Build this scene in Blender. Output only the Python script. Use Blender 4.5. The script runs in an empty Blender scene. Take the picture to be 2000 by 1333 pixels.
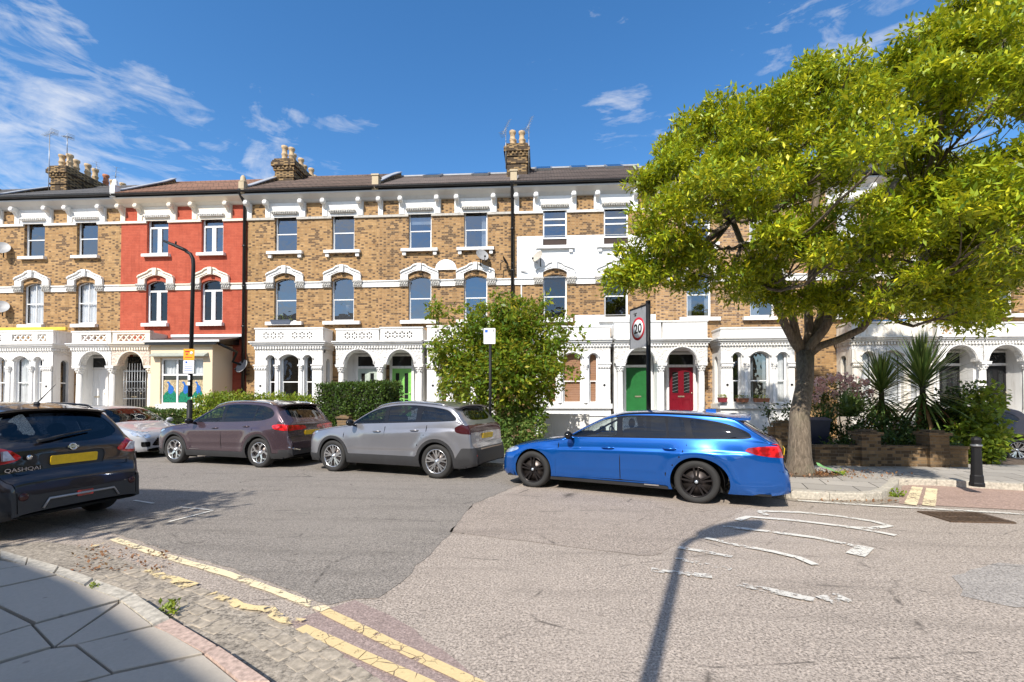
import bpy, bmesh, math, random
import numpy as np
from mathutils import Vector, Matrix
from mathutils.geometry import tessellate_polygon
random.seed(7); RNG = np.random.default_rng(7)
R = math.radians
scene = bpy.context.scene
COL = scene.collection

# ---------------------------------------------------------------- camera
YAW, PITCH, FPX, CAMZ = R(3.5), R(1.0), 889.0, 1.58
HOR = 785.0
CY = HOR - FPX*math.tan(PITCH)
cam_d = bpy.data.cameras.new('camera'); cam = bpy.data.objects.new('camera', cam_d); COL.objects.link(cam)
cam.location = (0, 0, CAMZ)
cam.rotation_euler = (R(90)+PITCH, 0, YAW)
cam_d.sensor_width = 36.0
cam_d.lens = FPX/2000.0*36.0
cam_d.shift_y = (CY-666.5)/2000.0
cam_d.clip_start = 0.05
cam_d.clip_end = 3000
scene.camera = cam

# ---------------------------------------------------------------- light
SUN_EL = R(43.0)
SUN_AZ = R(20.9)                     # shadows run 20.9 degrees right of +Y
sun_dir = Vector((math.sin(SUN_AZ)*math.cos(SUN_EL), math.cos(SUN_AZ)*math.cos(SUN_EL), -math.sin(SUN_EL)))
sd = bpy.data.lights.new('sun', 'SUN'); so = bpy.data.objects.new('sun', sd); COL.objects.link(so)
sd.energy = 5.0; sd.angle = R(0.5); sd.color = (1.0, 0.94, 0.85)
so.rotation_euler = sun_dir.to_track_quat('-Z', 'Y').to_euler()
so.location = (0, 0, 60)

scene.view_settings.view_transform = 'Standard'
scene.view_settings.look = 'None'
scene.view_settings.gamma = 1.0
scene.view_settings.exposure = 0.36

# ---------------------------------------------------------------- node helpers
class NT:
    def __init__(s, tree): s.t = tree; s.n = tree.nodes; s.l = tree.links
    def a(s, typ, ins=None, **kw):
        nd = s.n.new(typ)
        for k, v in kw.items(): setattr(nd, k, v)
        for k, v in (ins or {}).items():
            sock = nd.inputs[k]
            if isinstance(v, bpy.types.NodeSocket): s.l.new(v, sock)
            else: sock.default_value = v
        return nd
    def link(s, a, b): s.l.new(a, b)
    def math(s, op, a, b=0.0, c=None, clamp=False):
        d = {0: a, 1: b}
        if c is not None: d[2] = c
        nd = s.a('ShaderNodeMath', d, operation=op); nd.use_clamp = clamp
        return nd.outputs[0]
    def mix(s, fac, a, b, blend='MIX'):
        nd = s.n.new('ShaderNodeMix'); nd.data_type = 'RGBA'; nd.blend_type = blend
        for idx, v in ((0, fac), (6, a), (7, b)):
            if isinstance(v, bpy.types.NodeSocket): s.l.new(v, nd.inputs[idx])
            else:
                if idx and len(v) == 3: v = (*v, 1)
                nd.inputs[idx].default_value = v
        return nd.outputs[2]
    def noise(s, vec, scale, detail=3, rough=0.6, dist=0.0):
        nd = s.a('ShaderNodeTexNoise', {'Scale': scale, 'Detail': detail, 'Roughness': rough, 'Distortion': dist})
        if vec is not None: s.l.new(vec, nd.inputs['Vector'])
        return nd.outputs[0]
    def ramp(s, fac, lo, hi, a=0.0, b=1.0):
        nd = s.a('ShaderNodeMapRange', {0: fac, 1: lo, 2: hi, 3: a, 4: b}); nd.clamp = True
        return nd.outputs[0]
    def mapping(s, vec, scale=(1, 1, 1), rot=(0, 0, 0), loc=(0, 0, 0)):
        nd = s.a('ShaderNodeMapping', {'Scale': scale, 'Rotation': rot, 'Location': loc})
        s.l.new(vec, nd.inputs['Vector']); return nd.outputs[0]

# ---------------------------------------------------------------- world: Nishita sky with thin clouds
world = bpy.data.worlds.new('World'); scene.world = world; world.use_nodes = True
w = NT(world.node_tree); w.n.clear()
sky = w.a('ShaderNodeTexSky', sky_type='NISHITA'); sky.sun_disc = False
sky.sun_elevation = SUN_EL
to_sun = -sun_dir
sky.sun_rotation = math.atan2(to_sun.x, to_sun.y)
sky.altitude = 50; sky.air_density = 1.0; sky.dust_density = 0.25; sky.ozone_density = 3.0
tc = w.a('ShaderNodeTexCoord').outputs['Generated']
hs = w.a('ShaderNodeHueSaturation', {'Color': sky.outputs[0], 'Saturation': 1.25, 'Value': 1.17})
def pxdir(px, py):
    fw = Vector((-math.sin(YAW)*math.cos(PITCH), math.cos(YAW)*math.cos(PITCH), math.sin(PITCH)))
    rt = Vector((math.cos(YAW), math.sin(YAW), 0)); up = rt.cross(fw)
    return (fw + rt*(px-1000)/FPX + up*(CY-py)/FPX)
# clouds drift as separate banks: each bank is a soft spot of directions multiplied by streaky noise
banks = [  # px, py, radius (deg), strength
    (60, 170, 11, 1.0), (190, 230, 10, .95), (340, 285, 9, .75), (520, 300, 9, .72), (60, 330, 12, 1.0),
    (270, 350, 8, .95), (690, 300, 8, .68), (1275, 60, 8, .62), (1250, 190, 9, .55), (1085, 130, 3, .5), (1090, 290, 3, .45),
    (1720, 60, 15, .9), (1960, 0, 10, 1.0), (1870, 330, 6, .9), (1240, 300, 5, .5), (-300, 100, 20, .9), (2400, 100, 20, .9)]
acc = None
for px, py, rad, st in banks:
    d = pxdir(px, py).normalized()
    dp = w.a('ShaderNodeVectorMath', {0: tc, 1: tuple(d)}, operation='DOT_PRODUCT').outputs['Value']
    m = w.ramp(dp, math.cos(R(rad)), 1.0, 0.0, st)
    acc = m if acc is None else w.math('MAXIMUM', acc, m)
front = w.a('ShaderNodeSeparateXYZ', {0: tc}).outputs
back_fill = w.ramp(front[1], -0.30, 0.10, 1.25, 0.0)  # unseen cloud added behind the camera as neutral fill light
over = w.ramp(front[2], .76, .88, 0.0, 1.15)  # unseen overhead cloud, added to make the fill less blue
acc = w.math('MAXIMUM', w.math('MAXIMUM', acc, back_fill), over)
mp = w.mapping(tc, scale=(1.0, 1.0, 2.6), rot=(0, R(32), 0))
n1 = w.noise(mp, 5.5, 9, 0.62, 0.9)
n2 = w.noise(w.mapping(tc, scale=(1.5, 1.5, 5.0), rot=(0, R(24), 0)), 7.0, 8, 0.6, 1.4)
dens = w.math('ADD', w.math('MULTIPLY', n1, 0.65), w.math('MULTIPLY', n2, 0.35))
thr = w.math('SUBTRACT', 0.66, w.math('MULTIPLY', acc, 0.22))
cl = w.math('SUBTRACT', dens, thr)
cl = w.ramp(cl, 0.0, 0.27)
cl = w.math('MULTIPLY', cl, w.ramp(acc, 0.0, 0.25))
skyc = w.mix(w.math('MULTIPLY', cl, 0.8), hs.outputs[0], (6.3, 6.1, 5.8))
bg = w.a('ShaderNodeBackground', {'Color': skyc, 'Strength': 0.142})
wo = w.a('ShaderNodeOutputWorld'); w.link(bg.outputs[0], wo.inputs[0])

# ---------------------------------------------------------------- picture measurements -> places
def ray(px, py): return pxdir(px, py)
def atY(px, py, Y):
    r = ray(px, py); return Vector((0, 0, CAMZ)) + r*(Y/r.y)
def G(px, py, z=0.0):
    r = ray(px, py); return Vector((0, 0, CAMZ)) + r*((z-CAMZ)/r.z)
def atD(px, py, d):                  # point at distance d along the view axis
    return Vector((0, 0, CAMZ)) + ray(px, py)*d

# ---------------------------------------------------------------- mesh helpers
class MB:
    def __init__(s): s.v = []; s.f = []; s.sm = []
    def vert(s, p): s.v.append(tuple(p)); return len(s.v)-1
    def face(s, idx, smooth=False): s.f.append(tuple(idx)); s.sm.append(smooth)
    def poly(s, pts, smooth=False):
        i0 = len(s.v); s.v += [tuple(p) for p in pts]; s.face(range(i0, i0+len(pts)), smooth)
    def box(s, x0, x1, y0, y1, z0, z1):
        i = len(s.v)
        s.v += [(x, y, z) for z in (z0, z1) for x, y in ((x0, y0), (x1, y0), (x1, y1), (x0, y1))]
        for q in ((3, 2, 1, 0), (4, 5, 6, 7), (0, 1, 5, 4), (1, 2, 6, 5), (2, 3, 7, 6), (3, 0, 4, 7)):
            s.face([i+k for k in q])
    def bbox(s, x0, x1, y0, y1, z0, z1, b=0.01):     # box with chamfered edges towards the front
        s.prism_y([(x0+b, z0), (x1-b, z0), (x1, z0+b), (x1, z1-b), (x1-b, z1), (x0+b, z1), (x0, z1-b), (x0, z0+b)], y0, y1)
    def prism(s, pts3a, pts3b, smooth=False, caps=True):
        n = len(pts3a); i = len(s.v)
        s.v += [tuple(p) for p in pts3a] + [tuple(p) for p in pts3b]
        for k in range(n): s.face((i+k, i+(k+1) % n, i+n+(k+1) % n, i+n+k), smooth)
        if caps:
            s.face([i+k for k in reversed(range(n))]); s.face([i+n+k for k in range(n)])
    def prism_y(s, xz, y0, y1, smooth=False):
        s.prism([(x, y0, z) for x, z in xz], [(x, y1, z) for x, z in xz], smooth)
    def prism_x(s, yz, x0, x1, smooth=False):
        s.prism([(x0, y, z) for y, z in yz], [(x1, y, z) for y, z in yz], smooth)
    def prism_z(s, xy, z0, z1, smooth=False):
        s.prism([(x, y, z0) for x, y in xy], [(x, y, z1) for x, y in xy], smooth)
    def tube(s, pts, rad, n=8, caps=True):
        pts = [Vector(p) for p in pts]
        if not hasattr(rad, '__len__'): rad = [rad]*len(pts)
        i0 = len(s.v); prev = None
        for k, p in enumerate(pts):
            t = (pts[min(k+1, len(pts)-1)] - pts[max(k-1, 0)])
            if t.length < 1e-9: t = Vector((0, 0, 1))
            t.normalize()
            if prev is None:
                a = Vector((1, 0, 0)) if abs(t.x) < .9 else Vector((0, 1, 0))
                u = t.cross(a).normalized()
            else: u = (prev - t*prev.dot(t)).normalized()
            prev = u; v = t.cross(u)
            for j in range(n):
                an = 2*math.pi*j/n
                s.v.append(tuple(p + (u*math.cos(an)+v*math.sin(an))*rad[k]))
        for k in range(len(pts)-1):
            for j in range(n):
                a = i0+k*n+j; b = i0+k*n+(j+1) % n
                s.face((a, b, b+n, a+n), True)
        if caps:
            s.face([i0+j for j in reversed(range(n))]); s.face([i0+(len(pts)-1)*n+j for j in range(n)])
    def lathe(s, prof, c=(0, 0, 0), axis='z', n=16, smooth=True, caps=True):   # prof: (r, h)
        i0 = len(s.v); c = Vector(c)
        for r, h in prof:
            for j in range(n):
                a = 2*math.pi*j/n; x, y = r*math.cos(a), r*math.sin(a)
                p = (x, y, h) if axis == 'z' else ((h, x, y) if axis == 'x' else (x, h, y))
                s.v.append(tuple(c+Vector(p)))
        for k in range(len(prof)-1):
            for j in range(n):
                a = i0+k*n+j; b = i0+k*n+(j+1) % n
                s.face((a, b, b+n, a+n), smooth)
        if not caps: return
        if prof[0][0] > 1e-6: s.face([i0+j for j in reversed(range(n))])
        if prof[-1][0] > 1e-6: s.face([i0+(len(prof)-1)*n+j for j in range(n)])
    def ball(s, c, r, n=10, m=6, sc=(1, 1, 1)):
        c = Vector(c); i0 = len(s.v)
        for k in range(m+1):
            th = math.pi*k/m
            for j in range(n):
                a = 2*math.pi*j/n
                s.v.append((c.x+r*sc[0]*math.sin(th)*math.cos(a), c.y+r*sc[1]*math.sin(th)*math.sin(a), c.z+r*sc[2]*math.cos(th)))
        for k in range(m):
            for j in range(n):
                a = i0+k*n+j; b = i0+k*n+(j+1) % n
                s.face((a, a+n, b+n, b), True)
    def holed(s, outer, holes, y, depth, xf=None):
        """panel in the xz plane at y (facing -y) with holes whose sides run back by depth"""
        loops = [[Vector((x, z, 0)) for x, z in outer]] + [[Vector((x, z, 0)) for x, z in h] for h in holes]
        flat = [p for l in loops for p in l]
        tf = xf or (lambda x, yy, z: (x, yy, z))
        i0 = len(s.v)
        s.v += [tf(p.x, y, p.y) for p in flat]
        for t in tessellate_polygon(loops):
            a, b, c = (flat[k] for k in t)
            if ((b-a).cross(c-a)).z < 0: t = (t[0], t[2], t[1])
            s.face([i0+k for k in t])
        for l in loops[1:]:
            n = len(l); i1 = len(s.v)
            s.v += [tf(p.x, y, p.y) for p in l] + [tf(p.x, y+depth, p.y) for p in l]
            for k in range(n): s.face((i1+k, i1+(k+1) % n, i1+n+(k+1) % n, i1+n+k))
    def build(s, name, mat, parent=None, xf=None):
        me = bpy.data.meshes.new(name)
        vs = s.v if xf is None else [tuple(xf @ Vector(p)) for p in s.v]
        me.from_pydata(vs, [], s.f)
        me.polygons.foreach_set('use_smooth', s.sm)
        me.update()
        if mat is not None: me.materials.append(mat)
        o = bpy.data.objects.new(name, me); COL.objects.link(o)
        if parent is not None: o.parent = parent
        return o

def tag(o, label=None, cat=None, group=None, kind=None):
    if label: o['label'] = label
    if cat: o['category'] = cat
    if group: o['group'] = group
    if kind: o['kind'] = kind
    return o
def thing(name, loc, label, cat, rz=0, group=None):
    o = bpy.data.objects.new(name, None); COL.objects.link(o)
    o.empty_display_size = .3
    o.location = loc; o.rotation_euler = (0, 0, rz)
    return tag(o, label, cat, group)
def copy_tree(o, parent=None):
    c = o.copy(); COL.objects.link(c)
    if parent is not None: c.parent = parent
    for ch in list(o.children): copy_tree(ch, c)
    return c
def arc_open(x0, x1, z0, zs, rise, n=10):
    """window outline: flat sill, segmental head of given rise above the springing (counter-clockwise)"""
    pts = [(x0, z0), (x1, z0), (x1, zs)]
    if rise > 0:
        wd = (x1-x0)/2
        if rise >= wd*0.98:
            for k in range(1, n): a = math.pi*k/n; pts.append(((x0+x1)/2+wd*math.cos(a), zs+rise*math.sin(a)))
        else:
            rad = (wd*wd+rise*rise)/(2*rise); a0 = math.asin(wd/rad)
            for k in range(1, n):
                a = a0-2*a0*k/n; pts.append(((x0+x1)/2+rad*math.sin(a), zs+rise-rad+rad*math.cos(a)))
    pts.append((x0, zs))
    return pts

# ---------------------------------------------------------------- materials
MATS = {}
def mat(name):
    m = bpy.data.materials.new(name); m.use_nodes = True
    t = NT(m.node_tree); t.n.clear()
    out = t.a('ShaderNodeOutputMaterial')
    return m, t, out
def pbr(t, out, color, rough=0.6, **kw):
    ins = {'Base Color': color if isinstance(color, bpy.types.NodeSocket) else (*color[:3], 1), 'Roughness': rough}
    ins.update(kw)
    b = t.a('ShaderNodeBsdfPrincipled', ins); t.link(b.outputs[0], out.inputs[0]); return b
def bump(t, b, h, strength=0.3, dist=0.02):
    bn = t.a('ShaderNodeBump', {'Strength': strength, 'Distance': dist, 'Height': h})
    t.link(bn.outputs[0], b.inputs['Normal'])
def objc(t): return t.a('ShaderNodeTexCoord').outputs['Object']
def worldc(t): return t.a('ShaderNodeNewGeometry').outputs['Position']

def m_flat(name, col, rough=0.6, metal=0.0, coat=0.0, var=0.12, scale=6.0, spec=0.5):
    if name in MATS: return MATS[name]
    m, t, out = mat(name)
    n = t.noise(objc(t), scale, 4)
    c = t.mix(t.ramp(n, .3, .7), tuple(x*(1-var) for x in col), tuple(min(1, x*(1+var)) for x in col))
    b = pbr(t, out, c, rough, Metallic=metal)
    b.inputs['Coat Weight'].default_value = coat; b.inputs['Coat Roughness'].default_value = 0.04
    b.inputs['Specular IOR Level'].default_value = spec
    MATS[name] = m; return m

def m_brick(name, c1, c2, c3, mortar, dark=0.5, bands=True, stain=0.5, painted=False):
    m, t, out = mat(name)
    oc = objc(t)
    xyz = t.a('ShaderNodeSeparateXYZ', {0: oc}).outputs
    # brick pattern runs along x+y so that side faces are bricked too
    u = t.math('ADD', xyz[0], xyz[1])
    vec = t.a('ShaderNodeCombineXYZ', {0: u, 1: xyz[2], 2: 0.0}).outputs[0]
    # Flemish bond: a long and a short brick alternate along each course
    zc = t.math('DIVIDE', xyz[2], .075); row = t.math('FLOOR', zc); fz = t.math('FRACT', zc)
    par = t.math('MULTIPLY', t.math('FLOORED_MODULO', row, 2.0), .5)
    uc = t.math('ADD', t.math('DIVIDE', u, .345), par); cell = t.math('FLOOR', uc); fu = t.math('FRACT', uc)
    hd = t.math('GREATER_THAN', fu, .655)
    wn = t.a('ShaderNodeTexWhiteNoise', {'Vector': t.a('ShaderNodeCombineXYZ', {0: t.math('ADD', cell, t.math('MULTIPLY', hd, .37)), 1: row, 2: 3.1}).outputs[0]}, noise_dimensions='3D')
    rnd = wn.outputs[1]; lum = wn.outputs[0]
    e1 = t.math('MINIMUM', t.math('MULTIPLY', t.math('MINIMUM', fz, t.math('SUBTRACT', 1.0, fz)), .075), 1.0)
    du = t.math('MINIMUM', t.math('MINIMUM', fu, t.math('SUBTRACT', 1.0, fu)), t.math('ABSOLUTE', t.math('SUBTRACT', fu, .655)))
    e2 = t.math('MULTIPLY', du, .345)
    mor = t.ramp(t.math('MINIMUM', e1, e2), .0075, .0045)
    big = t.noise(oc, 0.55, 4, .65); mid = t.noise(oc, 2.3, 3, .6); fine = t.noise(oc, 22, 3, .7)
    col = t.mix(t.ramp(mid, .35, .68), c1, c2)
    if not painted:
        thr = t.math('SUBTRACT', 1-dark*.45, t.math('MULTIPLY', hd, dark*.9)); thr = t.math('ADD', thr, t.ramp(big, .35, .62, -.16, .12))
        kk = t.math('MULTIPLY', t.ramp(t.math('SUBTRACT', lum, thr), 0, .05), .88)
        col = t.mix(t.ramp(wn.outputs[0], 0, 1, 0, .30), col, c2, 'MULTIPLY') if False else t.mix(t.math('MULTIPLY', t.math('FRACT', t.math('MULTIPLY', lum, 7.3)), .6), col, tuple(x*.50 for x in c1)); col = t.mix(t.math('MULTIPLY', t.math('FRACT', t.math('MULTIPLY', lum, 13.7)), .35), col, tuple(min(1, x*1.35) for x in c2))
        col = t.mix(kk, col, c3)
    else:
        col = t.mix(t.math('MULTIPLY', t.ramp(lum, .5, .9), .25), col, c3)
    col = t.mix(t.math('MULTIPLY', mor, .8 if not painted else .25), col, mortar)
    col = t.mix(t.math('MULTIPLY', t.ramp(big, .5, .75), stain*.7), col, tuple(x*.55 for x in c1), 'MIX')
    col = t.mix(t.ramp(fine, .55, .8, 0, .35), col, tuple(x*.5 for x in c1))
    streak = t.noise(t.mapping(oc, scale=(2.6, 2.6, .22)), 1.6, 5, .65)
    col = t.mix(t.ramp(streak, .52, .74, 0, .42), col, tuple(x*.40 for x in c1))
    b = pbr(t, out, col, 0.88)
    b.inputs['Specular IOR Level'].default_value = .25
    h = t.math('SUBTRACT', t.math('MULTIPLY', fine, .5), mor)
    bump(t, b, h, .6, .012)
    MATS[name] = m; return m
BR_A = m_brick('stock_brick', (.37, .205, .082), (.46, .285, .13), (.105, .062, .038), (.33, .25, .155), .32)
BR_B = m_brick('brown_brick', (.34, .19, .08), (.43, .26, .115), (.085, .052, .033), (.40, .30, .19), .42)
BR_C = m_brick('weathered_brick', (.40, .23, .10), (.50, .31, .15), (.13, .08, .055), (.48, .40, .30), .48, stain=.9)
BR_RED = m_brick('red_painted_brick', (.42, .085, .046), (.50, .115, .065), (.28, .055, .035), (.28, .075, .05), .5, painted=True, stain=.45)
BR_SOOT = m_brick('chimney_brick', (.24, .15, .07), (.34, .23, .11), (.035, .026, .02), (.15, .11, .075), .75)
BR_WALL = m_brick('garden_brick', (.20, .125, .062), (.27, .18, .095), (.07, .048, .03), (.18, .15, .11), .5, stain=.9)

def m_stucco(name, col, grime=(.42, .38, .33), amt=.5, carve=False):
    if name in MATS: return MATS[name]
    m, t, out = mat(name)
    oc = objc(t)
    st = t.noise(t.mapping(oc, scale=(3.0, 3.0, .5)), 2.2, 6, .65)
    fi = t.noise(oc, 16, 5, .7); sp = t.noise(oc, 3.2, 6, .75)
    c = t.mix(t.math('MULTIPLY', t.ramp(st, .52, .78), amt), col, grime)
    c = t.mix(t.math('MULTIPLY', t.ramp(sp, .60, .74), amt*.8), c, grime)
    b = pbr(t, out, c, .62)
    if carve:
        vo = t.a('ShaderNodeTexVoronoi', {'Vector': oc, 'Scale': 13.0}).outputs[0]
        v2 = t.noise(oc, 26, 3, .6, 1.5)
        bump(t, b, t.math('ADD', vo, v2), 1.0, .030)
    else: bump(t, b, t.math('ADD', fi, t.math('MULTIPLY', sp, .8)), .25, .010)
    MATS[name] = m; return m
WHITE = m_stucco('white_stucco', (.77, .755, .725), amt=.62)
WHITE2 = m_stucco('bright_white_render', (.80, .80, .79), amt=.22)
CARVED = m_stucco('carved_white_stucco', (.78, .76, .72), amt=.45, carve=True)
WORN = m_stucco('worn_flaking_stucco', (.70, .66, .58), (.36, .27, .18), amt=1.0)
CREAM = m_stucco('cream_render', (.72, .58, .40), (.60, .48, .33), amt=.25)
CREAMW = m_stucco('cream_trim', (.78, .70, .58), (.50, .42, .32), amt=.3)
PINKST = m_stucco('buff_stucco', (.70, .58, .48), (.45, .34, .26), amt=.8, carve=True)
STONE = m_stucco('grey_stone', (.45, .42, .37), (.22, .2, .17), amt=.9)
STONEB = m_stucco('buff_stone', (.44, .35, .22), (.22, .17, .11), amt=.9)
LEAD = m_flat('lead_sheet', (.32, .33, .35), .55)
FRAME = m_flat('white_paint', (.80, .80, .79), .35, var=.04)
BLACK = m_flat('black_paint', (.012, .012, .013), .35)
BLACKM = m_flat('black_iron', (.010, .010, .011), .55, spec=.3)
GREYM = m_flat('grey_metal', (.30, .31, .32), .4, metal=.6)
DISHM = m_flat('dish_grey', (.30, .30, .30), .5)
POT = m_flat('buff_clay', (.47, .34, .20), .8, var=.3)
POT2 = m_flat('terracotta', (.42, .16, .08), .8, var=.25)

def m_roof(name, c1, c2, lich=0.3, scale=1.0):
    m, t, out = mat(name)
    oc = objc(t)
    xyz = t.a('ShaderNodeSeparateXYZ', {0: oc}).outputs
    vec = t.a('ShaderNodeCombineXYZ', {0: xyz[0], 1: xyz[1], 2: 0.0}).outputs[0]
    br = t.a('ShaderNodeTexBrick', {'Vector': vec, 'Color1': (*c1, 1), 'Color2': (*c2, 1), 'Mortar': (c1[0]*.35, c1[1]*.35, c1[2]*.35, 1),
             'Scale': 1.0, 'Mortar Size': 0.012, 'Brick Width': .27*scale, 'Row Height': .20*scale})
    n = t.noise(oc, 5, 6, .7); n2 = t.noise(oc, 1.2, 4)
    c = t.mix(t.ramp(n, .62, .72, 0, lich), br.outputs[0], (.42, .38, .30))
    c = t.mix(t.ramp(n2, .45, .7, 0, .5), c, tuple(x*.55 for x in c1))
    b = pbr(t, out, c, .7); bump(t, b, br.outputs[1], .6, -.015)
    MATS[name] = m; return m
SLATE = m_roof('grey_slate', (.075, .075, .082), (.105, .10, .105))
TILE_R = m_roof('red_brown_tile', (.20, .10, .065), (.27, .14, .09), .15)
TILE_B = m_roof('brown_tile', (.12, .078, .062), (.17, .11, .085), .75)
SLATE_W = m_roof('warm_slate', (.11, .085, .08), (.145, .11, .10), .15)

def schlick(t, ior):
    g = t.a('ShaderNodeNewGeometry')
    dp = t.a('ShaderNodeVectorMath', {0: g.outputs['Normal'], 1: g.outputs['Incoming']}, operation='DOT_PRODUCT').outputs['Value']
    f0 = ((ior-1)/(ior+1))**2
    k = t.math('POWER', t.math('SUBTRACT', 1.0, t.math('ABSOLUTE', dp), clamp=True), 5.0)
    return t.math('ADD', t.math('MULTIPLY', k, 1-f0), f0, clamp=True)
def m_glass(name, tint=(.05, .06, .07), ior=1.9, wav=.015, alpha=.35):
    """window glass: mirror reflection over a dim view of the room"""
    m, t, out = mat(name)
    oc = objc(t)
    gl = t.a('ShaderNodeBsdfGlossy', {'Color': (.92, .96, 1, 1), 'Roughness': .015})
    tr = t.a('ShaderNodeBsdfTransparent', {'Color': (*tint, 1)})
    bn = t.a('ShaderNodeBump', {'Strength': .35, 'Distance': wav, 'Height': t.noise(oc, 1.6, 2)})
    t.link(bn.outputs[0], gl.inputs['Normal'])
    ms = t.a('ShaderNodeMixShader', {0: schlick(t, ior)})
    t.link(tr.outputs[0], ms.inputs[1]); t.link(gl.outputs[0], ms.inputs[2])
    t.link(ms.outputs[0], out.inputs[0])
    MATS[name] = m; return m
GLASS = m_glass('window_glass', (.42, .46, .50), 2.75)
GLASS_D = m_glass('dim_window_glass', (.42, .46, .50), 2.0, .03)
GLASS_C = m_glass('clear_window_glass', (.80, .82, .84), 1.7)
CURTAIN = m_flat('white_curtain', (.78, .77, .76), .9, var=.1, scale=3)
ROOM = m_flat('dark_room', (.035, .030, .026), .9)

def m_leaf(name, c1, c2, c3, trans=.45, rough=.42):
    m, t, out = mat(name)
    ri = t.a('ShaderNodeNewGeometry').outputs['Random Per Island']
    n = t.noise(worldc(t), .9, 3)
    c = t.mix(t.ramp(ri, 0.0, .75), c1, c2)
    c = t.mix(t.math('MULTIPLY', t.ramp(ri, .7, 1.0), t.ramp(n, .35, .6)), c, c3)
    b = t.a('ShaderNodeBsdfPrincipled', {'Base Color': c, 'Roughness': rough})
    b.inputs['Specular IOR Level'].default_value = .4
    tl = t.a('ShaderNodeBsdfTranslucent', {'Color': t.mix(.5, c, c3)})
    ms = t.a('ShaderNodeMixShader', {0: trans}); t.link(b.outputs[0], ms.inputs[1]); t.link(tl.outputs[0], ms.inputs[2])
    t.link(ms.outputs[0], out.inputs[0])
    MATS[name] = m; return m
LEAF_ASH = m_leaf('ash_leaf', (.06, .135, .008), (.36, .45, .016), (.90, .77, .035), .26)
LEAF_BUSH = m_leaf('bush_leaf', (.04, .115, .010), (.17, .28, .020), (.60, .50, .05))
LEAF_IVY = m_leaf('variegated_ivy_leaf', (.07, .15, .03), (.17, .27, .06), (.40, .40, .12))
LEAF_HEDGE = m_leaf('hedge_leaf', (.035, .08, .014), (.085, .155, .022), (.16, .17, .03), .3)
LEAF_DARK = m_leaf('dark_leaf', (.030, .07, .016), (.07, .13, .025), (.14, .17, .03), .3)
LEAF_LIME = m_leaf('lime_leaf', (.13, .22, .02), (.25, .34, .03), (.40, .36, .04), .35)
LEAF_SPIKE = m_leaf('spiky_leaf', (.07, .13, .028), (.15, .22, .05), (.27, .31, .08), .25, .35)
LEAF_DEAD = m_leaf('dry_leaf', (.20, .09, .04), (.30, .15, .07), (.38, .24, .10), .2)
PETAL = m_leaf('pink_petal', (.75, .42, .42), (.82, .58, .55), (.85, .70, .62), .3)
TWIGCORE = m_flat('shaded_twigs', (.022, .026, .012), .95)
def m_bark():
    m, t, out = mat('tree_bark'); oc = objc(t)
    n = t.noise(t.mapping(oc, scale=(5, 5, 1.2)), 5.5, 6, .7, .6); n2 = t.noise(oc, 2.0, 3)
    c = t.mix(t.ramp(n, .35, .65), (.085, .065, .045), (.235, .185, .135)); c = t.mix(t.ramp(n2, .5, .75, 0, .4), c, (.20, .20, .12))
    b = pbr(t, out, c, .9); bump(t, b, n, 1.0, .03); return m
BARK = m_bark()

# ================================================================ ground
def m_asphalt(name, base, spread=.35, tint=(1, 1, 1), agg=60, patch=.35, crack=True):
    m, t, out = mat(name)
    p = worldc(t)
    fine = t.noise(p, agg, 2, .8); mid = t.noise(p, agg*.30, 3, .7); big = t.noise(p, .45, 5, .6); sm = t.noise(t.mapping(p, scale=(1, 1, 1), rot=(0, 0, R(25))), 2.4, 6, .7)
    vo = t.a('ShaderNodeTexVoronoi', {'Vector': p, 'Scale': agg*1.3}).outputs[1]
    vl = t.a('ShaderNodeRGBToBW', {0: vo}).outputs[0]
    b1 = tuple(base*x for x in tint)
    c = t.mix(t.ramp(fine, .3, .7), tuple(x*(1-spread) for x in b1), tuple(x*(1+spread) for x in b1))
    c = t.mix(t.ramp(vl, .55, .95, 0, .55), c, tuple(min(1, x*2.1) for x in b1))
    c = t.mix(t.ramp(mid, .55, .75, 0, .5), c, tuple(x*.5 for x in b1))
    c = t.mix(t.ramp(big, .42, .66, 0, patch), c, tuple(x*1.35 for x in b1))
    c = t.mix(t.ramp(sm, .58, .75, 0, .45), c, tuple(x*.62 for x in b1))
    gum = t.a('ShaderNodeTexVoronoi', {'Vector': p, 'Scale': 1.7, 'Randomness': 1.0}).outputs[0]
    c = t.mix(t.ramp(gum, .045, .02, 0, .75), c, tuple(x*.32 for x in b1))
    trk = t.noise(t.mapping(p, scale=(.35, 2.6, 1), rot=(0, 0, R(20))), 1.3, 4, .6)
    c = t.mix(t.ramp(trk, .50, .72, 0, .38), c, tuple(x*.58 for x in b1))
    if crack:
        wv = t.a('ShaderNodeTexVoronoi', {'Vector': t.mapping(p, scale=(.55, .9, 1), rot=(0, 0, .5)), 'Scale': 1.0, 'Randomness': 1.0}, feature='DISTANCE_TO_EDGE').outputs[0]
        c = t.mix(t.math('MULTIPLY', t.ramp(wv, .012, .0), t.ramp(sm, .5, .62)), c, tuple(x*.3 for x in b1))
    b = pbr(t, out, c, .85); b.inputs['Specular IOR Level'].default_value = .3
    bump(t, b, t.math('ADD', fine, t.math('MULTIPLY', vl, .8)), .55, .012)
    MATS[name] = m; return m
ASPH = m_asphalt('worn_asphalt', .275, .82, (1.18, 1.0, .84), 55)
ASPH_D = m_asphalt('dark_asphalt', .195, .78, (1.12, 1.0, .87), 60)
ASPH_P = m_asphalt('pink_asphalt', .25, .8, (1.18, .99, .83), 60)
ASPH_R = m_asphalt('red_brown_asphalt', .27, .3, (1.22, .86, .70), 40)
SOIL = m_asphalt('soil', .09, .5, (1.2, .9, .65), 18, crack=False)
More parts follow.
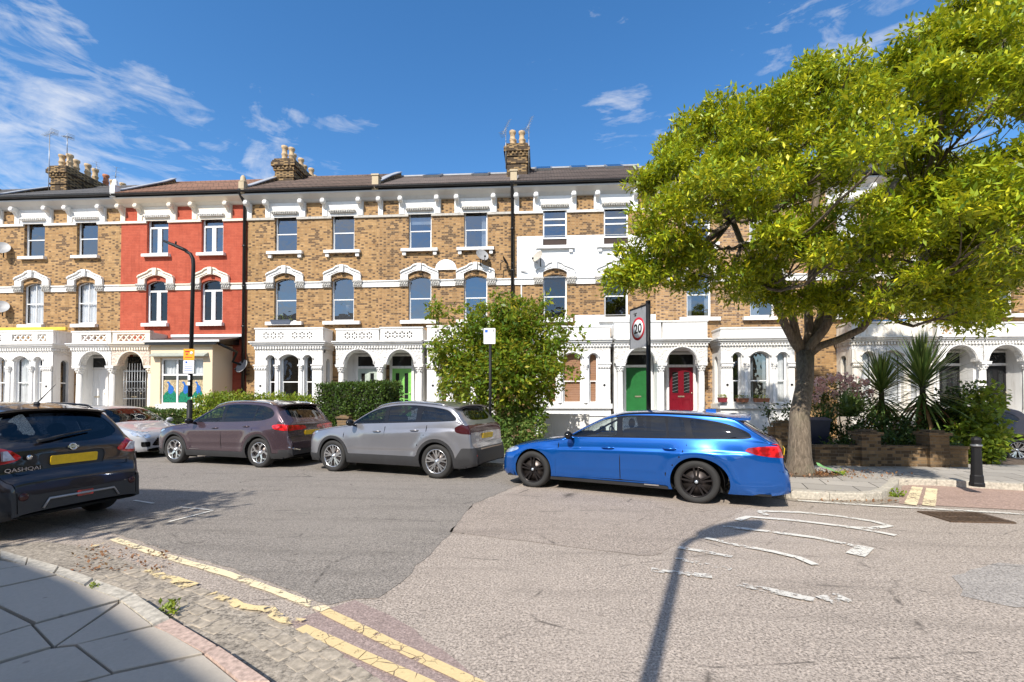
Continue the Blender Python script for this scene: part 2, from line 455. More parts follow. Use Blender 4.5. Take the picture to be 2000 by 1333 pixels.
GRIT = m_asphalt('dirty_gutter', .23, .75, (1.12, .97, .78), 28, crack=False)
def m_paving(name, base, bw=.9, rh=.6, rot=0.0, tint=(1.07, .98, .86)):
    m, t, out = mat(name); p = worldc(t)
    pv = t.mapping(p, rot=(0, 0, rot))
    br = t.a('ShaderNodeTexBrick', {'Vector': pv, 'Color1': (0, 0, 0, 1), 'Color2': (1, 1, 1, 1), 'Mortar': (0, 0, 0, 1), 'Scale': 1.0,
         'Mortar Size': .009, 'Mortar Smooth': .2, 'Brick Width': bw, 'Row Height': rh})
    l = t.a('ShaderNodeRGBToBW', {0: br.outputs[0]}).outputs[0]
    f = t.noise(p, 45, 3, .7); g = t.noise(p, 1.7, 6, .65); s = t.noise(p, 7, 4, .75)
    b1 = tuple(base*x for x in tint)
    c = t.mix(t.ramp(l, .1, .9), tuple(x*.86 for x in b1), tuple(x*1.12 for x in b1))
    c = t.mix(t.ramp(f, .35, .7, 0, .35), c, tuple(x*.65 for x in b1))
    c = t.mix(t.ramp(g, .45, .7, 0, .45), c, tuple(x*.7 for x in b1))
    c = t.mix(t.ramp(s, .68, .74, 0, .7), c, tuple(x*.4 for x in b1))
    gum = t.a('ShaderNodeTexVoronoi', {'Vector': p, 'Scale': 4.5, 'Randomness': 1.0}).outputs[0]
    c = t.mix(t.ramp(gum, .09, .05, 0, .6), c, tuple(x*.4 for x in b1))
    c = t.mix(br.outputs[1], c, (.045, .04, .03))
    b = pbr(t, out, c, .85); bump(t, b, t.math('SUBTRACT', t.math('MULTIPLY', f, .35), br.outputs[1]), .6, .012)
    MATS[name] = m; return m
PAVE_FAR = m_paving('far_paving', .37, .75, .6, R(20))
SLAB = m_paving('concrete_slab', .45, 50, 50, 0, (1.10, .97, .80))
KERBM = m_paving('granite_kerb', .34, .95, 60, R(20), (1.1, .97, .82))
KERBN = m_flat('granite_kerb_stone', (.44, .40, .33), .8, var=.35, scale=25)
KERBP = m_flat('pink_granite_kerb_stone', (.45, .33, .27), .8, var=.35, scale=30)
SETT = m_flat('granite_sett', (.34, .29, .225), .9, var=.35, scale=22)

def rough(pts):
    out = []
    for i, a in enumerate(pts):
        c = pts[(i+1) % len(pts)]; L = math.hypot(c[0]-a[0], c[1]-a[1]); n = max(1, int(L/.14)) if L < 4 else 1
        for k in range(n): out.append((a[0]+(c[0]-a[0])*k/n+random.uniform(-.022, .022), a[1]+(c[1]-a[1])*k/n+random.uniform(-.022, .022)))
    return out
def sheet(name, pts, z, m, kind='structure', thick=0.0, label=None):
    b = MB(); pts = [(p[0], p[1]) for p in pts]
    if 'patch' in name or 'strip' in name: pts = rough(pts)
    area = sum(pts[i][0]*pts[(i+1) % len(pts)][1]-pts[(i+1) % len(pts)][0]*pts[i][1] for i in range(len(pts)))
    if area < 0: pts = pts[::-1]
    v3 = [Vector((x, y, 0)) for x, y in pts]
    i0 = len(b.v); b.v += [(x, y, z) for x, y in pts]
    for t in tessellate_polygon([v3]):
        a, c, d = (v3[k] for k in t)
        if ((c-a).cross(d-a)).z < 0: t = (t[0], t[2], t[1])
        b.face([i0+k for k in t])
    if thick:
        n = len(pts)
        i1 = len(b.v); b.v += [(x, y, z) for x, y in pts]+[(x, y, z-thick) for x, y in pts]
        for k in range(n): b.face((i1+n+k, i1+n+(k+1) % n, i1+(k+1) % n, i1+k))
    o = b.build(name, m); tag(o, label, kind=kind); return o

sheet('ground', [(-900, -900), (900, -900), (900, 900), (-900, 900)], -.02, ASPH)
sheet('road', [(-80, -30), (80, -30), (80, 22), (-80, 22)], 0, ASPH)
# dark resurfaced half on the left, brownish patch under the blue car, pink strip beside the yellow lines
gp = lambda L, z=0: [(G(x, y, z).x, G(x, y, z).y) for x, y in L]
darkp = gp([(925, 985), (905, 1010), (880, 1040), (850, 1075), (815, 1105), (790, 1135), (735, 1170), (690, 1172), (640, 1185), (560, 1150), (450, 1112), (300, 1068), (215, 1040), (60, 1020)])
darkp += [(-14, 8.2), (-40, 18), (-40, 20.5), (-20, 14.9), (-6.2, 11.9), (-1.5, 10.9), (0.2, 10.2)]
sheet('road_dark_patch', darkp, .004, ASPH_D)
sheet('road_brown_patch', gp([(925, 985), (905, 1010), (880, 1040), (1060, 1062), (1180, 1078), (1272, 1088), (1330, 1062), (1400, 1020), (1470, 990), (1480, 975)]) + [(3.0, 8.7), (.6, 9.9)], .004, ASPH_P)
sheet('road_pink_strip', gp([(690, 1174), (650, 1188), (560, 1215), (590, 1240), (760, 1345), (960, 1345), (860, 1270), (760, 1200)]), .004, m_asphalt('pink_strip_asphalt', .23, .35, (1.22, .93, .83), 60))
sheet('road_red_paving', gp([(1755, 985), (1762, 950), (1800, 946), (2300, 966), (2300, 1020), (2000, 998)]), .008, ASPH_R)
sheet('road_grey_patch', gp([(1860, 1125), (1950, 1100), (2100, 1110), (2100, 1180), (1990, 1190), (1880, 1165)]), .004, m_asphalt('grey_patch_asphalt', .27, .72, (1.10, 1.0, .90), 60))

# far pavement with kerb
kerb_far = [(-60, 22.5), (-30, 17.6), (-20, 15.3), (-12, 13.55), (-8.6, 12.75), (-6.0, 12.15), (-3.7, 11.55), (-1.4, 10.95), (.6, 10.15), (2.5, 9.25), (3.35, 8.75), (3.75, 8.2)]
kerb_far += gp([(1545, 974), (1620, 978), (1690, 979), (1722, 976), (1742, 968), (1754, 957), (1756, 948)])
kerb_far += gp([(1830, 950), (2000, 960), (2300, 975)]) + [(40, 8.6), (60, 8.4)]
back = [(60, 19.4), (-60, 26)]
sheet('far_pavement', [(x*1.0, y+.14) for x, y in kerb_far] + [(60, 11.2), (14, 11.2), (6, 11.4), (-1, 13.5), (-7, 14.9), (-20, 18.2), (-60, 25.5)], .118, PAVE_FAR)
sheet('garden_ground', [(-60, 25.5), (-20, 18.2), (-7, 14.9), (-1, 13.5), (6, 11.4), (14, 11.2), (60, 11.2), (60, 60), (-60, 60)], .10, SOIL)
def strip(b, pts, wd, z0, z1, side=1, gap=.008, seg=.9, jitter=0.0):
    """row of stones following a polyline, width wd to its left (side=1)"""
    # resample
    P = [Vector((x, y)) for x, y in pts]; out = [P[0]]; 
    for a, c in zip(P, P[1:]):
        n = max(1, round((c-a).length/seg))
        for k in range(1, n+1): out.append(a.lerp(c, k/n))
    def nrm(i):
        t = (out[min(i+1, len(out)-1)]-out[max(i-1, 0)]).normalized(); return Vector((-t.y, t.x))*side
    for i in range(len(out)-1):
        a, c = out[i], out[i+1]; t = (c-a).normalized()*gap/2
        z = z1 + random.uniform(-jitter, jitter)
        q = [a+t, c-t, c-t+nrm(i+1)*wd, a+t+nrm(i)*wd]
        if side < 0: q = q[::-1]
        bv = .015
        n0 = (q[2]-q[1]).normalized()*bv if side > 0 else (q[1]-q[2]).normalized()*bv
        i0 = len(b.v)
        b.v += [(p.x, p.y, z0) for p in q]+[(p.x, p.y, z-bv) for p in q]
        cen = sum(q, Vector((0, 0)))/4
        b.v += [(*(p+(cen-p).normalized()*bv*1.3), z) for p in q]
        for k in range(4):
            j = (k+1) % 4
            b.face((i0+k, i0+j, i0+4+j, i0+4+k)); b.face((i0+4+k, i0+4+j, i0+8+j, i0+8+k))
        b.face((i0+8, i0+9, i0+10, i0+11))
b = MB(); strip(b, kerb_far, .15, -.02, .125, 1, seg=.9, jitter=.004); tag(b.build('far_kerb', KERBN), kind='structure')
# gutter dirt along far kerb
b = MB()
def ribbon(b, pts, wd, z, close=False, wob=0.0):
    P = [Vector((p[0], p[1])) for p in pts]; n = len(P); L = []; Rr = []
    for i in range(n):
        t = (P[min(i+1, n-1)]-P[max(i-1, 0)]).normalized(); nn = Vector((-t.y, t.x))
        w1 = wd/2*(1+random.uniform(-wob, wob)); w2 = wd/2*(1+random.uniform(-wob, wob))
        L.append(P[i]+nn*w1); Rr.append(P[i]-nn*w2)
    for i in range(n-1): b.poly([(*Rr[i], z), (*Rr[i+1], z), (*L[i+1], z), (*L[i], z)])
ribbon(b, [(x, y-.13) for x, y in kerb_far[3:18]], .26, .007)
tag(b.build('gutter_dirt', GRIT), kind='structure')

# near pavement: slabs, kerb stones, granite setts
kin = gp([(-300, 1030), (-120, 1060), (0, 1089), (105, 1120), (235, 1171), (300, 1221), (400, 1275), (470, 1333), (560, 1410), (700, 1530)], .1)
kout = gp([(-300, 1018), (-120, 1048), (0, 1074), (115, 1106), (262, 1158), (332, 1206), (425, 1261), (530, 1333), (625, 1410), (780, 1530)], .1)
sheet('near_pavement_base', kout + [(.2, -.6), (.4, -6), (-30, -6), (-30, 6)], .055, SOIL)
b = MB()
cross = gp([(35, 1140), (62, 1220), (102, 1262), (235, 1172)], .1)
slabs_px = [  # slab outlines traced on the pavement surface
 [(-300, 1036), (-120, 1066), (-3, 1094), (50, 1103), (-60, 1120), (-400, 1100)],
 [(55, 1104), (110, 1122), (-10, 1148), (-150, 1175), (-400, 1130), (-60, 1122)],
 [(112, 1124), (232, 1171), (70, 1216), (0, 1183), (-60, 1165), (-8, 1150)],
 [(-3, 1186), (62, 1219), (0, 1238), (-200, 1290), (-300, 1240), (-90, 1200)],
 [(66, 1220), (232, 1175), (106, 1262)],
 [(0, 1241), (62, 1222), (100, 1263), (0, 1292), (-260, 1350), (-190, 1295)],
 [(238, 1176), (297, 1220), (150, 1258), (110, 1262)],
 [(150, 1260), (300, 1224), (330, 1236), (396, 1276), (220, 1313)],
 [(0, 1296), (100, 1266), (148, 1261), (218, 1315), (100, 1345), (-100, 1400), (-240, 1350)],
 [(222, 1316), (398, 1278), (466, 1333), (520, 1380), (300, 1440), (110, 1348)],
 [(522, 1383), (560, 1412), (695, 1530), (400, 1560), (300, 1442)]]
for q in slabs_px:
    pts = gp(q, .1); cx = sum(p[0] for p in pts)/len(pts); cy = sum(p[1] for p in pts)/len(pts)
    v3 = [Vector((x, y, 0)) for x, y in pts]
    area = sum(pts[i][0]*pts[(i+1) % len(pts)][1]-pts[(i+1) % len(pts)][0]*pts[i][1] for i in range(len(pts)))
    if area < 0: pts = pts[::-1]
    z = .1+random.uniform(-.003, .004)
    def sh(p, d): v = Vector((cx-p[0], cy-p[1])); v = v.normalized()*d; return (p[0]+v.x, p[1]+v.y)
    i0 = len(b.v); n = len(pts)
    b.v += [(*sh(p, .003), .03) for p in pts]+[(*sh(p, .003), z-.004) for p in pts]+[(*sh(p, .008), z) for p in pts]
    for k in range(n):
        j = (k+1) % n
        b.face((i0+k, i0+j, i0+n+j, i0+n+k)); b.face((i0+n+k, i0+n+j, i0+2*n+j, i0+2*n+k))
    b.face([i0+2*n+k for k in range(n)])
for gx in range(-26, -2):             # the rest of the pavement, outside the frame, in regular flags
    for gy in range(-9, 7):
        x0, y0 = gx*.9+.3, gy*.6
        if y0 > -(x0+3.6)*.55+2.0-.2 or (x0 > -6.4 and y0 > -.2): continue
        b.box(x0+.005, x0+.895, y0+.005, y0+.595, .03, .098)
tag(b.build('near_pavement', SLAB), kind='structure')
# kerb stones of unequal length, grey then pink granite, each cut between the inner and outer edges
def kerbstones(i0p, i1p, n, m, name, zt):
    b = MB()
    for s in range(len(i0p)-1):
        for k in range(n[s]):
            g = .004
            a0, a1 = Vector(i0p[s]).lerp(Vector(i0p[s+1]), k/n[s]+g), Vector(i0p[s]).lerp(Vector(i0p[s+1]), (k+1)/n[s]-g)
            c0, c1 = Vector(i1p[s]).lerp(Vector(i1p[s+1]), k/n[s]+g), Vector(i1p[s]).lerp(Vector(i1p[s+1]), (k+1)/n[s]-g)
            q = [a0, c0, c1, a1]
            z = zt+random.uniform(-.003, .003)
            j0 = len(b.v); cen = (a0+a1+c0+c1)/4
            b.v += [(p.x, p.y, -.02) for p in q]+[(p.x, p.y, z-.014) for p in q]+[(*(p.lerp(cen, .05)), z) for p in q]
            for kk in range(4):
                jj = (kk+1) % 4
                b.face((j0+kk, j0+jj, j0+4+jj, j0+4+kk)); b.face((j0+4+kk, j0+4+jj, j0+8+jj, j0+8+kk))
            b.face((j0+8, j0+9, j0+10, j0+11))
    tag(b.build(name, m), kind='structure')
kerbstones(kin[0:6], kout[0:6], [3, 2, 2, 2, 1], KERBN, 'near_kerb', .1)
kerbstones(kin[5:], kout[5:], [1, 1, 1, 2], KERBP, 'near_kerb_pink', .1)
sheet('gutter_grit', gp([(-200, 1032), (0, 1066), (90, 1060), (190, 1072), (300, 1120), (450, 1180), (600, 1240), (760, 1345), (900, 1460), (800, 1545), (540, 1340), (425, 1262), (332, 1208), (262, 1162), (110, 1108), (0, 1078), (-200, 1040)]), .006, GRIT)
b = MB()
rows_px = [[(250, 1115), (330, 1150), (430, 1190), (520, 1232), (620, 1290), (720, 1350)],
           [(215, 1122), (300, 1160), (400, 1202), (500, 1252), (600, 1312), (680, 1365)],
           [(185, 1128), (262, 1165), (340, 1196), (430, 1238), (480, 1262)],
           [(280, 1112), (360, 1145), (455, 1180), (560, 1228), (660, 1290), (750, 1350)]]
for rw in rows_px:
    P = gp(rw)
    PP = [Vector(p) for p in P]
    out = []
    for a, c in zip(PP, PP[1:]):
        n = max(1, int((c-a).length/.155))
        for k in range(n): out.append((a.lerp(c, (k+.5)/n), (c-a).normalized(), (c-a).length/n))
    for c, t, L in out:
        if random.random() < .18: continue
        nn = Vector((-t.y, t.x)); hw = .052*random.uniform(.85, 1.08); hl = L/2*random.uniform(.78, .92)
        a0 = random.uniform(-.08, .08); tt = Vector((t.x*math.cos(a0)-t.y*math.sin(a0), t.x*math.sin(a0)+t.y*math.cos(a0))); nn = Vector((-tt.y, tt.x))
        z = .009+random.uniform(-.003, .004)
        base = [c-tt*hl-nn*hw, c+tt*hl-nn*hw, c+tt*hl+nn*hw, c-tt*hl+nn*hw]
        i0 = len(b.v)
        b.v += [(*p, -.01) for p in base]+[(*p.lerp(c, .06), z-.004) for p in base]+[(*p.lerp(c, .2), z+.001) for p in base]
        for k in range(4):
            j = (k+1) % 4
            b.face((i0+k, i0+j, i0+4+j, i0+4+k)); b.face((i0+4+k, i0+4+j, i0+8+j, i0+8+k), True)
        b.face((i0+8, i0+9, i0+10, i0+11))
tag(b.build('gutter_setts', SETT), kind='structure')

# ---- painted markings
def m_marking(name, col, wear, scale=14, under=(.2, .19, .175)):
    m, t, out = mat(name); p = worldc(t)
    n = t.noise(p, scale, 6, .75); n2 = t.noise(p, 2.4, 3); f = t.noise(p, 60, 3, .7)
    vo = t.a('ShaderNodeTexVoronoi', {'Vector': p, 'Scale': 9.0}, feature='DISTANCE_TO_EDGE').outputs[0]
    c = t.mix(t.ramp(f, .4, .7, 0, .4), col, tuple(x*.7 for x in col))
    pb = t.a('ShaderNodeBsdfPrincipled', {'Base Color': c, 'Roughness': .7})
    tr = t.a('ShaderNodeBsdfTransparent')
    fac = t.math('ADD', t.math('MULTIPLY', n, .75), t.math('MULTIPLY', n2, .35))
    k = t.ramp(fac, wear, wear+.05)
    k2 = t.math('MULTIPLY', t.ramp(vo, .03, .012), t.ramp(n2, .45, .55))
    k = t.math('MAXIMUM', k, k2)
    ms = t.a('ShaderNodeMixShader', {0: k}); t.link(pb.outputs[0], ms.inputs[1]); t.link(tr.outputs[0], ms.inputs[2])
    t.link(ms.outputs[0], out.inputs[0]); MATS[name] = m; return m
YEL = m_marking('yellow_road_paint', (.68, .52, .27), .62)
YELW = m_marking('worn_yellow_road_paint', (.78, .66, .42), .60, 10)
YELW2 = m_marking('flaking_yellow_road_paint', (.74, .58, .30), .52, 9)
WHT = m_marking('worn_white_road_paint', (.68, .65, .58), .585, 16)
WHT2 = m_marking('faded_white_road_paint', (.62, .59, .53), .53, 13)
def mark(name, paths, wd, m, z=.010, wob=.15):
    b = MB()
    for i, pth in enumerate(paths):
        P = gp(pth); out = []
        for a, c in zip(P, P[1:]):
            a, c = Vector(a), Vector(c); n = max(1, int((c-a).length/.12))
            for k in range(n): out.append(a.lerp(c, k/n))
        out.append(Vector(P[-1])); ribbon(b, out, wd[i] if hasattr(wd, '__len__') else wd, z+i*.0006, wob=wob)
    tag(b.build(name, m), kind='structure')
mark('yellow_line_worn', [[(222, 1054), (292, 1079), (375, 1104), (440, 1122), (520, 1151), (636, 1194)]], .085, YELW, .012)
mark('yellow_line_flaking', [[(178, 1072), (222, 1056)], [(290, 1117), (350, 1141), (372, 1150)], [(415, 1163), (470, 1186), (520, 1196), (560, 1216), (585, 1222)]], [.07, .10, .09], YELW2, .020, .5)
mark('double_yellow_line', [[(634, 1196), (780, 1268), (915, 1332), (1080, 1412)], [(588, 1228), (700, 1280), (825, 1336), (1000, 1420)]], .085, YEL, .012, .06)
mark('parking_bay_line', [[(352, 992), (416, 998)], [(416, 999), (330, 1021)], [(262, 979), (300, 985)]], .05, WHT, .012)
mark('entry_white_line', [[(1558, 979), (1640, 985), (1770, 993), (1900, 1000), (2100, 1012)]], .11, WHT, .014)
mark('entry_yellow_lines', [[(1778, 988), (1792, 953)], [(1814, 990), (1820, 956)]], .15, YELW, .016, .05)
# stretched lettering across the lane, seen from its side and badly worn
mark('road_lettering', [
    [(1482, 1000), (1560, 1002), (1640, 1010), (1705, 1020), (1738, 1029), (1700, 1034), (1650, 1031)],
    [(1482, 1000), (1498, 1008)],
    [(1440, 1018), (1462, 1011), (1560, 1019), (1650, 1030), (1720, 1042), (1750, 1048)],
    [(1412, 1030), (1500, 1040), (1590, 1052), (1660, 1066), (1682, 1072)],
    [(1690, 1070), (1668, 1086)],
    [(1378, 1053), (1440, 1067), (1510, 1080), (1560, 1092), (1592, 1106)]], [.095, .09, .095, .09, .16, .085], WHT, .012, .2)
mark('road_lettering_faded', [
    [(1325, 1071), (1380, 1080), (1430, 1090)], [(1320, 1093), (1370, 1103), (1428, 1115)], [(1272, 1115), (1330, 1122), (1390, 1128)],
    [(1440, 1143), (1500, 1155), (1560, 1168), (1590, 1175)], [(1600, 1172), (1640, 1166), (1655, 1174), (1620, 1180)]], [.075, .09, .085, .10, .09], WHT2, .012, .3)
# drain grate
g0 = [G(1800, 1001), G(1905, 1003), G(1972, 1021), G(1862, 1023)]
gc = sum(g0, Vector())/4
ux = (g0[1]-g0[0]).normalized()
b = MB()
gxl, gyl = .78, .56
rot = -.03
dr = thing('drain_cover', (gc.x, gc.y, 0), 'rusty ribbed iron drain cover set in the road near the side turning', 'drain cover', rot)
RUST = m_flat('rusty_iron', (.13, .085, .055), .6, metal=.4, var=.4, scale=20)
b.box(-gxl/2, gxl/2, -gyl/2, -gyl/2+.04, .0, .018); b.box(-gxl/2, gxl/2, gyl/2-.04, gyl/2, .0, .018)
b.box(-gxl/2, -gxl/2+.04, -gyl/2+.04, gyl/2-.04, 0, .018); b.box(gxl/2-.04, gxl/2, -gyl/2+.04, gyl/2-.04, 0, .018)
b.build('frame', RUST, dr)
b = MB(); b.box(-gxl/2+.04, gxl/2-.04, -gyl/2+.04, gyl/2-.04, .006, .0085)
for k in range(13):
    x = -gxl/2+.07+k*.06
    b.box(x-.014, x+.014, -gyl/2+.05, gyl/2-.05, .0085, .017)
b.box(-gxl/2+.04, gxl/2-.04, -.015, .015, .0085, .0165)
b.build('grate', RUST, dr)

# ================================================================ the terrace
FY = 19.56; HW = 6.0; P0 = -19.1
def bx(px, house_x, y=700, Y=FY-.93): return atY(px, y, Y).x-house_x
GREYSLIM = m_flat('grey_upvc', (.62, .63, .64), .4)
BLINDM, _t, _o = mat('slatted_wood_blind'); _oc = objc(_t); _s = _t.a('ShaderNodeSeparateXYZ', {0: _oc}).outputs
_wv = _t.math('FRACT', _t.math('MULTIPLY', _s[2], 14.0)); _c = _t.mix(_t.ramp(_wv, .1, .9), (.36, .16, .08), (.62, .34, .19)); pbr(_t, _o, _c, .6)

def curtain(b, x0, x1, z0, z1, y, amp=.025, folds=7):
    n = folds*6; i0 = len(b.v)
    for k in range(n+1):
        x = x0+(x1-x0)*k/n; yy = y+amp*math.sin(k/6*2*math.pi)+amp*.4*math.sin(k*.7)
        b.v += [(x, yy, z0), (x, yy, z1)]
    for k in range(n): a = i0+2*k; b.face((a, a+2, a+3, a+1), True)

def sash(parent, cx, z0, zs, rise, wd, y, sill=.55, name='window', pane_m=None, style='sash', brackets=True, curt=None, fm=None, sillz=None, mid=None):
    """window frame with its pane, sill and curtain as sub-parts"""
    fm = fm or FRAME; pane_m = pane_m or GLASS
    x0, x1 = cx-wd/2, cx+wd/2; ft = .055
    b = MB()
    outer = arc_open(x0, x1, z0, zs, rise)
    inn = arc_open(x0+ft, x1-ft, z0+ft*1.3, zs-(0 if rise > 0 else ft), max(rise-.01, 0) if rise > 0 else 0)
    b.holed(outer, [inn], y, .05)
    top = zs+rise; m_ = mid if mid else (z0+(top-z0)*.5)
    if style == 'sash':
        b.box(x0+ft, x1-ft, y+.004, y+.05, m_-.022, m_+.022)
        b.box(x0+ft, x0+ft+.02, y+.02, y+.05, z0+ft*1.3, m_-.022); b.box(x1-ft-.02, x1-ft, y+.02, y+.05, z0+ft*1.3, m_-.022)
    elif style == 'sash_bars':
        b.box(x0+ft, x1-ft, y+.004, y+.05, m_-.022, m_+.022)
        b.box(cx-.012, cx+.012, y+.006, y+.045, z0+ft*1.3, m_-.022); b.box(cx-.012, cx+.012, y+.006, y+.045, m_+.022, top-.03)
    elif style == 'casement':
        zt = z0+(top-z0)*.76
        b.box(x0+ft, x1-ft, y-.006, y+.05, zt-.04, zt+.04)
        b.box(cx-.055, cx+.055, y-.004, y+.05, z0+ft*1.3, zt-.04)
        for a, c in ((x0+ft, cx-.055), (cx+.055, x1-ft)):
            b.box(a, a+.035, y-.008, y+.05, z0+ft*1.3, zt-.04); b.box(c-.035, c, y-.008, y+.05, z0+ft*1.3, zt-.04)
            b.box(a+.035, c-.035, y-.008, y+.05, z0+ft*1.3, z0+ft*1.3+.04)
    elif style == 'triple':
        for zz in (z0+(top-z0)*.44, z0+(top-z0)*.63): b.box(x0+ft, x1-ft, y-.004, y+.05, zz-.03, zz+.03)
    wobj = b.build(name, fm, parent)
    b = MB(); pts = arc_open(x0+ft*.7, x1-ft*.7, z0+ft, zs-(0 if rise > 0 else ft*.6), max(rise-.01, 0) if rise > 0 else 0)
    tip = random.uniform(-.004, .006)
    b.poly([(x, y+.034+(z-z0)*tip, z) for x, z in pts])
    b.build('pane', pane_m, wobj)
    if curt:
        b = MB()
        if curt == 'full': curtain(b, x0+.05, x1-.05, z0+.06, top-.02, y+.12)
        elif curt == 'sides':
            curtain(b, x0+.05, x0+.05+wd*.22, z0+.06, top-.02, y+.12, folds=3); curtain(b, x1-.05-wd*.16, x1-.05, z0+.06, top-.02, y+.12, folds=3)
        elif curt == 'left': curtain(b, x0+.05, x0+.05+wd*.4, z0+.06, top-.02, y+.12, folds=4)
        elif curt == 'right': curtain(b, x1-.05-wd*.22, x1-.05, z0+.06, top-.02, y+.12, folds=3)
        elif curt == 'half': curtain(b, x0+.05, x1-.05, z0+.06, z0+(top-z0)*.55, y+.12)
        elif curt == 'blindtop': b.box(x0+.05, x1-.05, y+.08, y+.09, top-(top-z0)*.3, top-.02)
        if curt == 'wood':
            b.box(x0+.04, x1-.04, y+.09, y+.10, z0+.04, top); b.build('blind', BLINDM, wobj)
        else: b.build('curtain', CURTAIN, wobj)
    return wobj

def sill(parent, cx, wd, z, m, brackets=True, proj=.17, th=.13, sub=None):
    b = MB(); x0, x1 = cx-wd/2, cx+wd/2
    b.prism_x([(-proj, z-th), (-proj, z-.015), (-proj+.015, z), (.10, z+.03), (.10, z-th+.02), (-.01, z-th+.02), (-proj+.03, z-th)][::-1], x0, x1)
    if brackets:
        for s in (x0+.13, x1-.13): b.bbox(s-.075, s+.075, -.11, 0, z-th-.16, z-th, .02)
    b.build('sill', m, sub or parent)

def hood(parent, cx, z, m, wd=.51, name='window_hood', sub=None):
    """shouldered segmental surround with a raised hump and keystone above a first-floor window"""
    b = MB()
    wi = wd; zsp = z+.25   # springing where arch opening begins
    W = .84
    out = [(W, z), (W, z+.34), (W-.05, z+.40), (.36, z+.57), (.26, z+.66), (.14, z+.70), (0, z+.715)]
    left = [(-x, zz) for x, zz in reversed(out[:-1])]
    rise = .17; rad = (wi*wi+rise*rise)/(2*rise); a0 = math.asin(wi/rad); inner = []
    for k in range(11):
        a = -a0+2*a0*k/10; inner.append((rad*math.sin(a), zsp+rise-rad+rad*math.cos(a)))
    ring = [(cx+x, zz) for x, zz in ([(W, z)]+out[1:]+left+[(-wi, z)]+inner+[(wi, z)])]
    def ex(ring, y0, y1):
        n = len(ring); v3 = [Vector((x, zz, 0)) for x, zz in ring]; i0 = len(b.v)
        b.v += [(x, y0, zz) for x, zz in ring]+[(x, y1, zz) for x, zz in ring]
        for t in tessellate_polygon([v3]):
            p, q, r = (v3[k] for k in t)
            if ((q-p).cross(r-p)).z < 0: t = (t[0], t[2], t[1])
            b.face([i0+k for k in t])
        for k in range(n): j = (k+1) % n; b.face((i0+k, i0+n+k, i0+n+j, i0+j))
    ex(ring, -.10, 0.0)
    # raised outer moulding following the top, in two short lengths either side of the keystone
    for s in (1, -1):
        path = [(s*W, z+.35), (s*(W-.06), z+.41), (s*.37, z+.575), (s*.27, z+.665), (s*.13, z+.705)]
        pp = [(cx+x, zz+.02) for x, zz in path]+[(cx+x, zz-.045) for x, zz in reversed(path)]
        if s < 0: pp = pp[::-1]
        pp = pp[::-1]
        # orientation fix handled by tessellation; sides may face either way
        ex(pp if sum(pp[i][0]*pp[(i+1) % len(pp)][1]-pp[(i+1) % len(pp)][0]*pp[i][1] for i in range(len(pp))) > 0 else pp[::-1], -.155, -.09)
        inc = [(s*.70, z+.27), (s*.68, z+.30), (s*.16, z+.505), (s*.16, z+.47)]
        pp = [(cx+x, zz) for x, zz in inc]
        ex(pp if sum(pp[i][0]*pp[(i+1) % 4][1]-pp[(i+1) % 4][0]*pp[i][1] for i in range(4)) > 0 else pp[::-1], -.125, -.098)
    b.prism_y([(cx-.075, z+.40), (cx+.075, z+.40), (cx+.10, z+.73), (cx-.10, z+.73)], -.185, -.05)
    return b.build(name, m, sub or parent)

def capital(b, cx, y, z0, z1, r):
    """leafy capital: flared block with knobs under a square abacus"""
    h = z1-z0
    b.lathe([(r*.82, 0), (r*.95, h*.08), (r*.9, h*.14), (r*1.05, h*.4), (r*1.45, h*.72), (r*1.35, h*.76)], (cx, y, z0), n=12)
    b.box(cx-r*1.55, cx+r*1.55, y-r*1.55, y+r*1.55, z1-h*.24, z1)
    for k in range(8):
        a = math.pi*2*k/8
        b.ball((cx+r*1.2*math.cos(a), y+r*1.2*math.sin(a), z0+h*.55), r*.36, 6, 4, (1, 1, 1.3))
        b.ball((cx+r*1.0*math.cos(a+.4), y+r*1.0*math.sin(a+.4), z0+h*.25), r*.26, 6, 4, (1, 1, 1.3))

def dentils(b, x0, x1, y0, z, h=.09, d=.05, step=.115):
    n = max(1, int((x1-x0)/step))
    for k in range(n):
        x = x0+(x1-x0)*(k+.5)/n; b.box(x-step*.28, x+step*.28, y0-d, y0, z, z+h)

def circle_pts(cx, cz, r, n=8, ph=0.0): return [(cx+r*math.cos(ph+2*math.pi*k/n), cz+r*math.sin(ph+2*math.pi*k/n)) for k in range(n)]

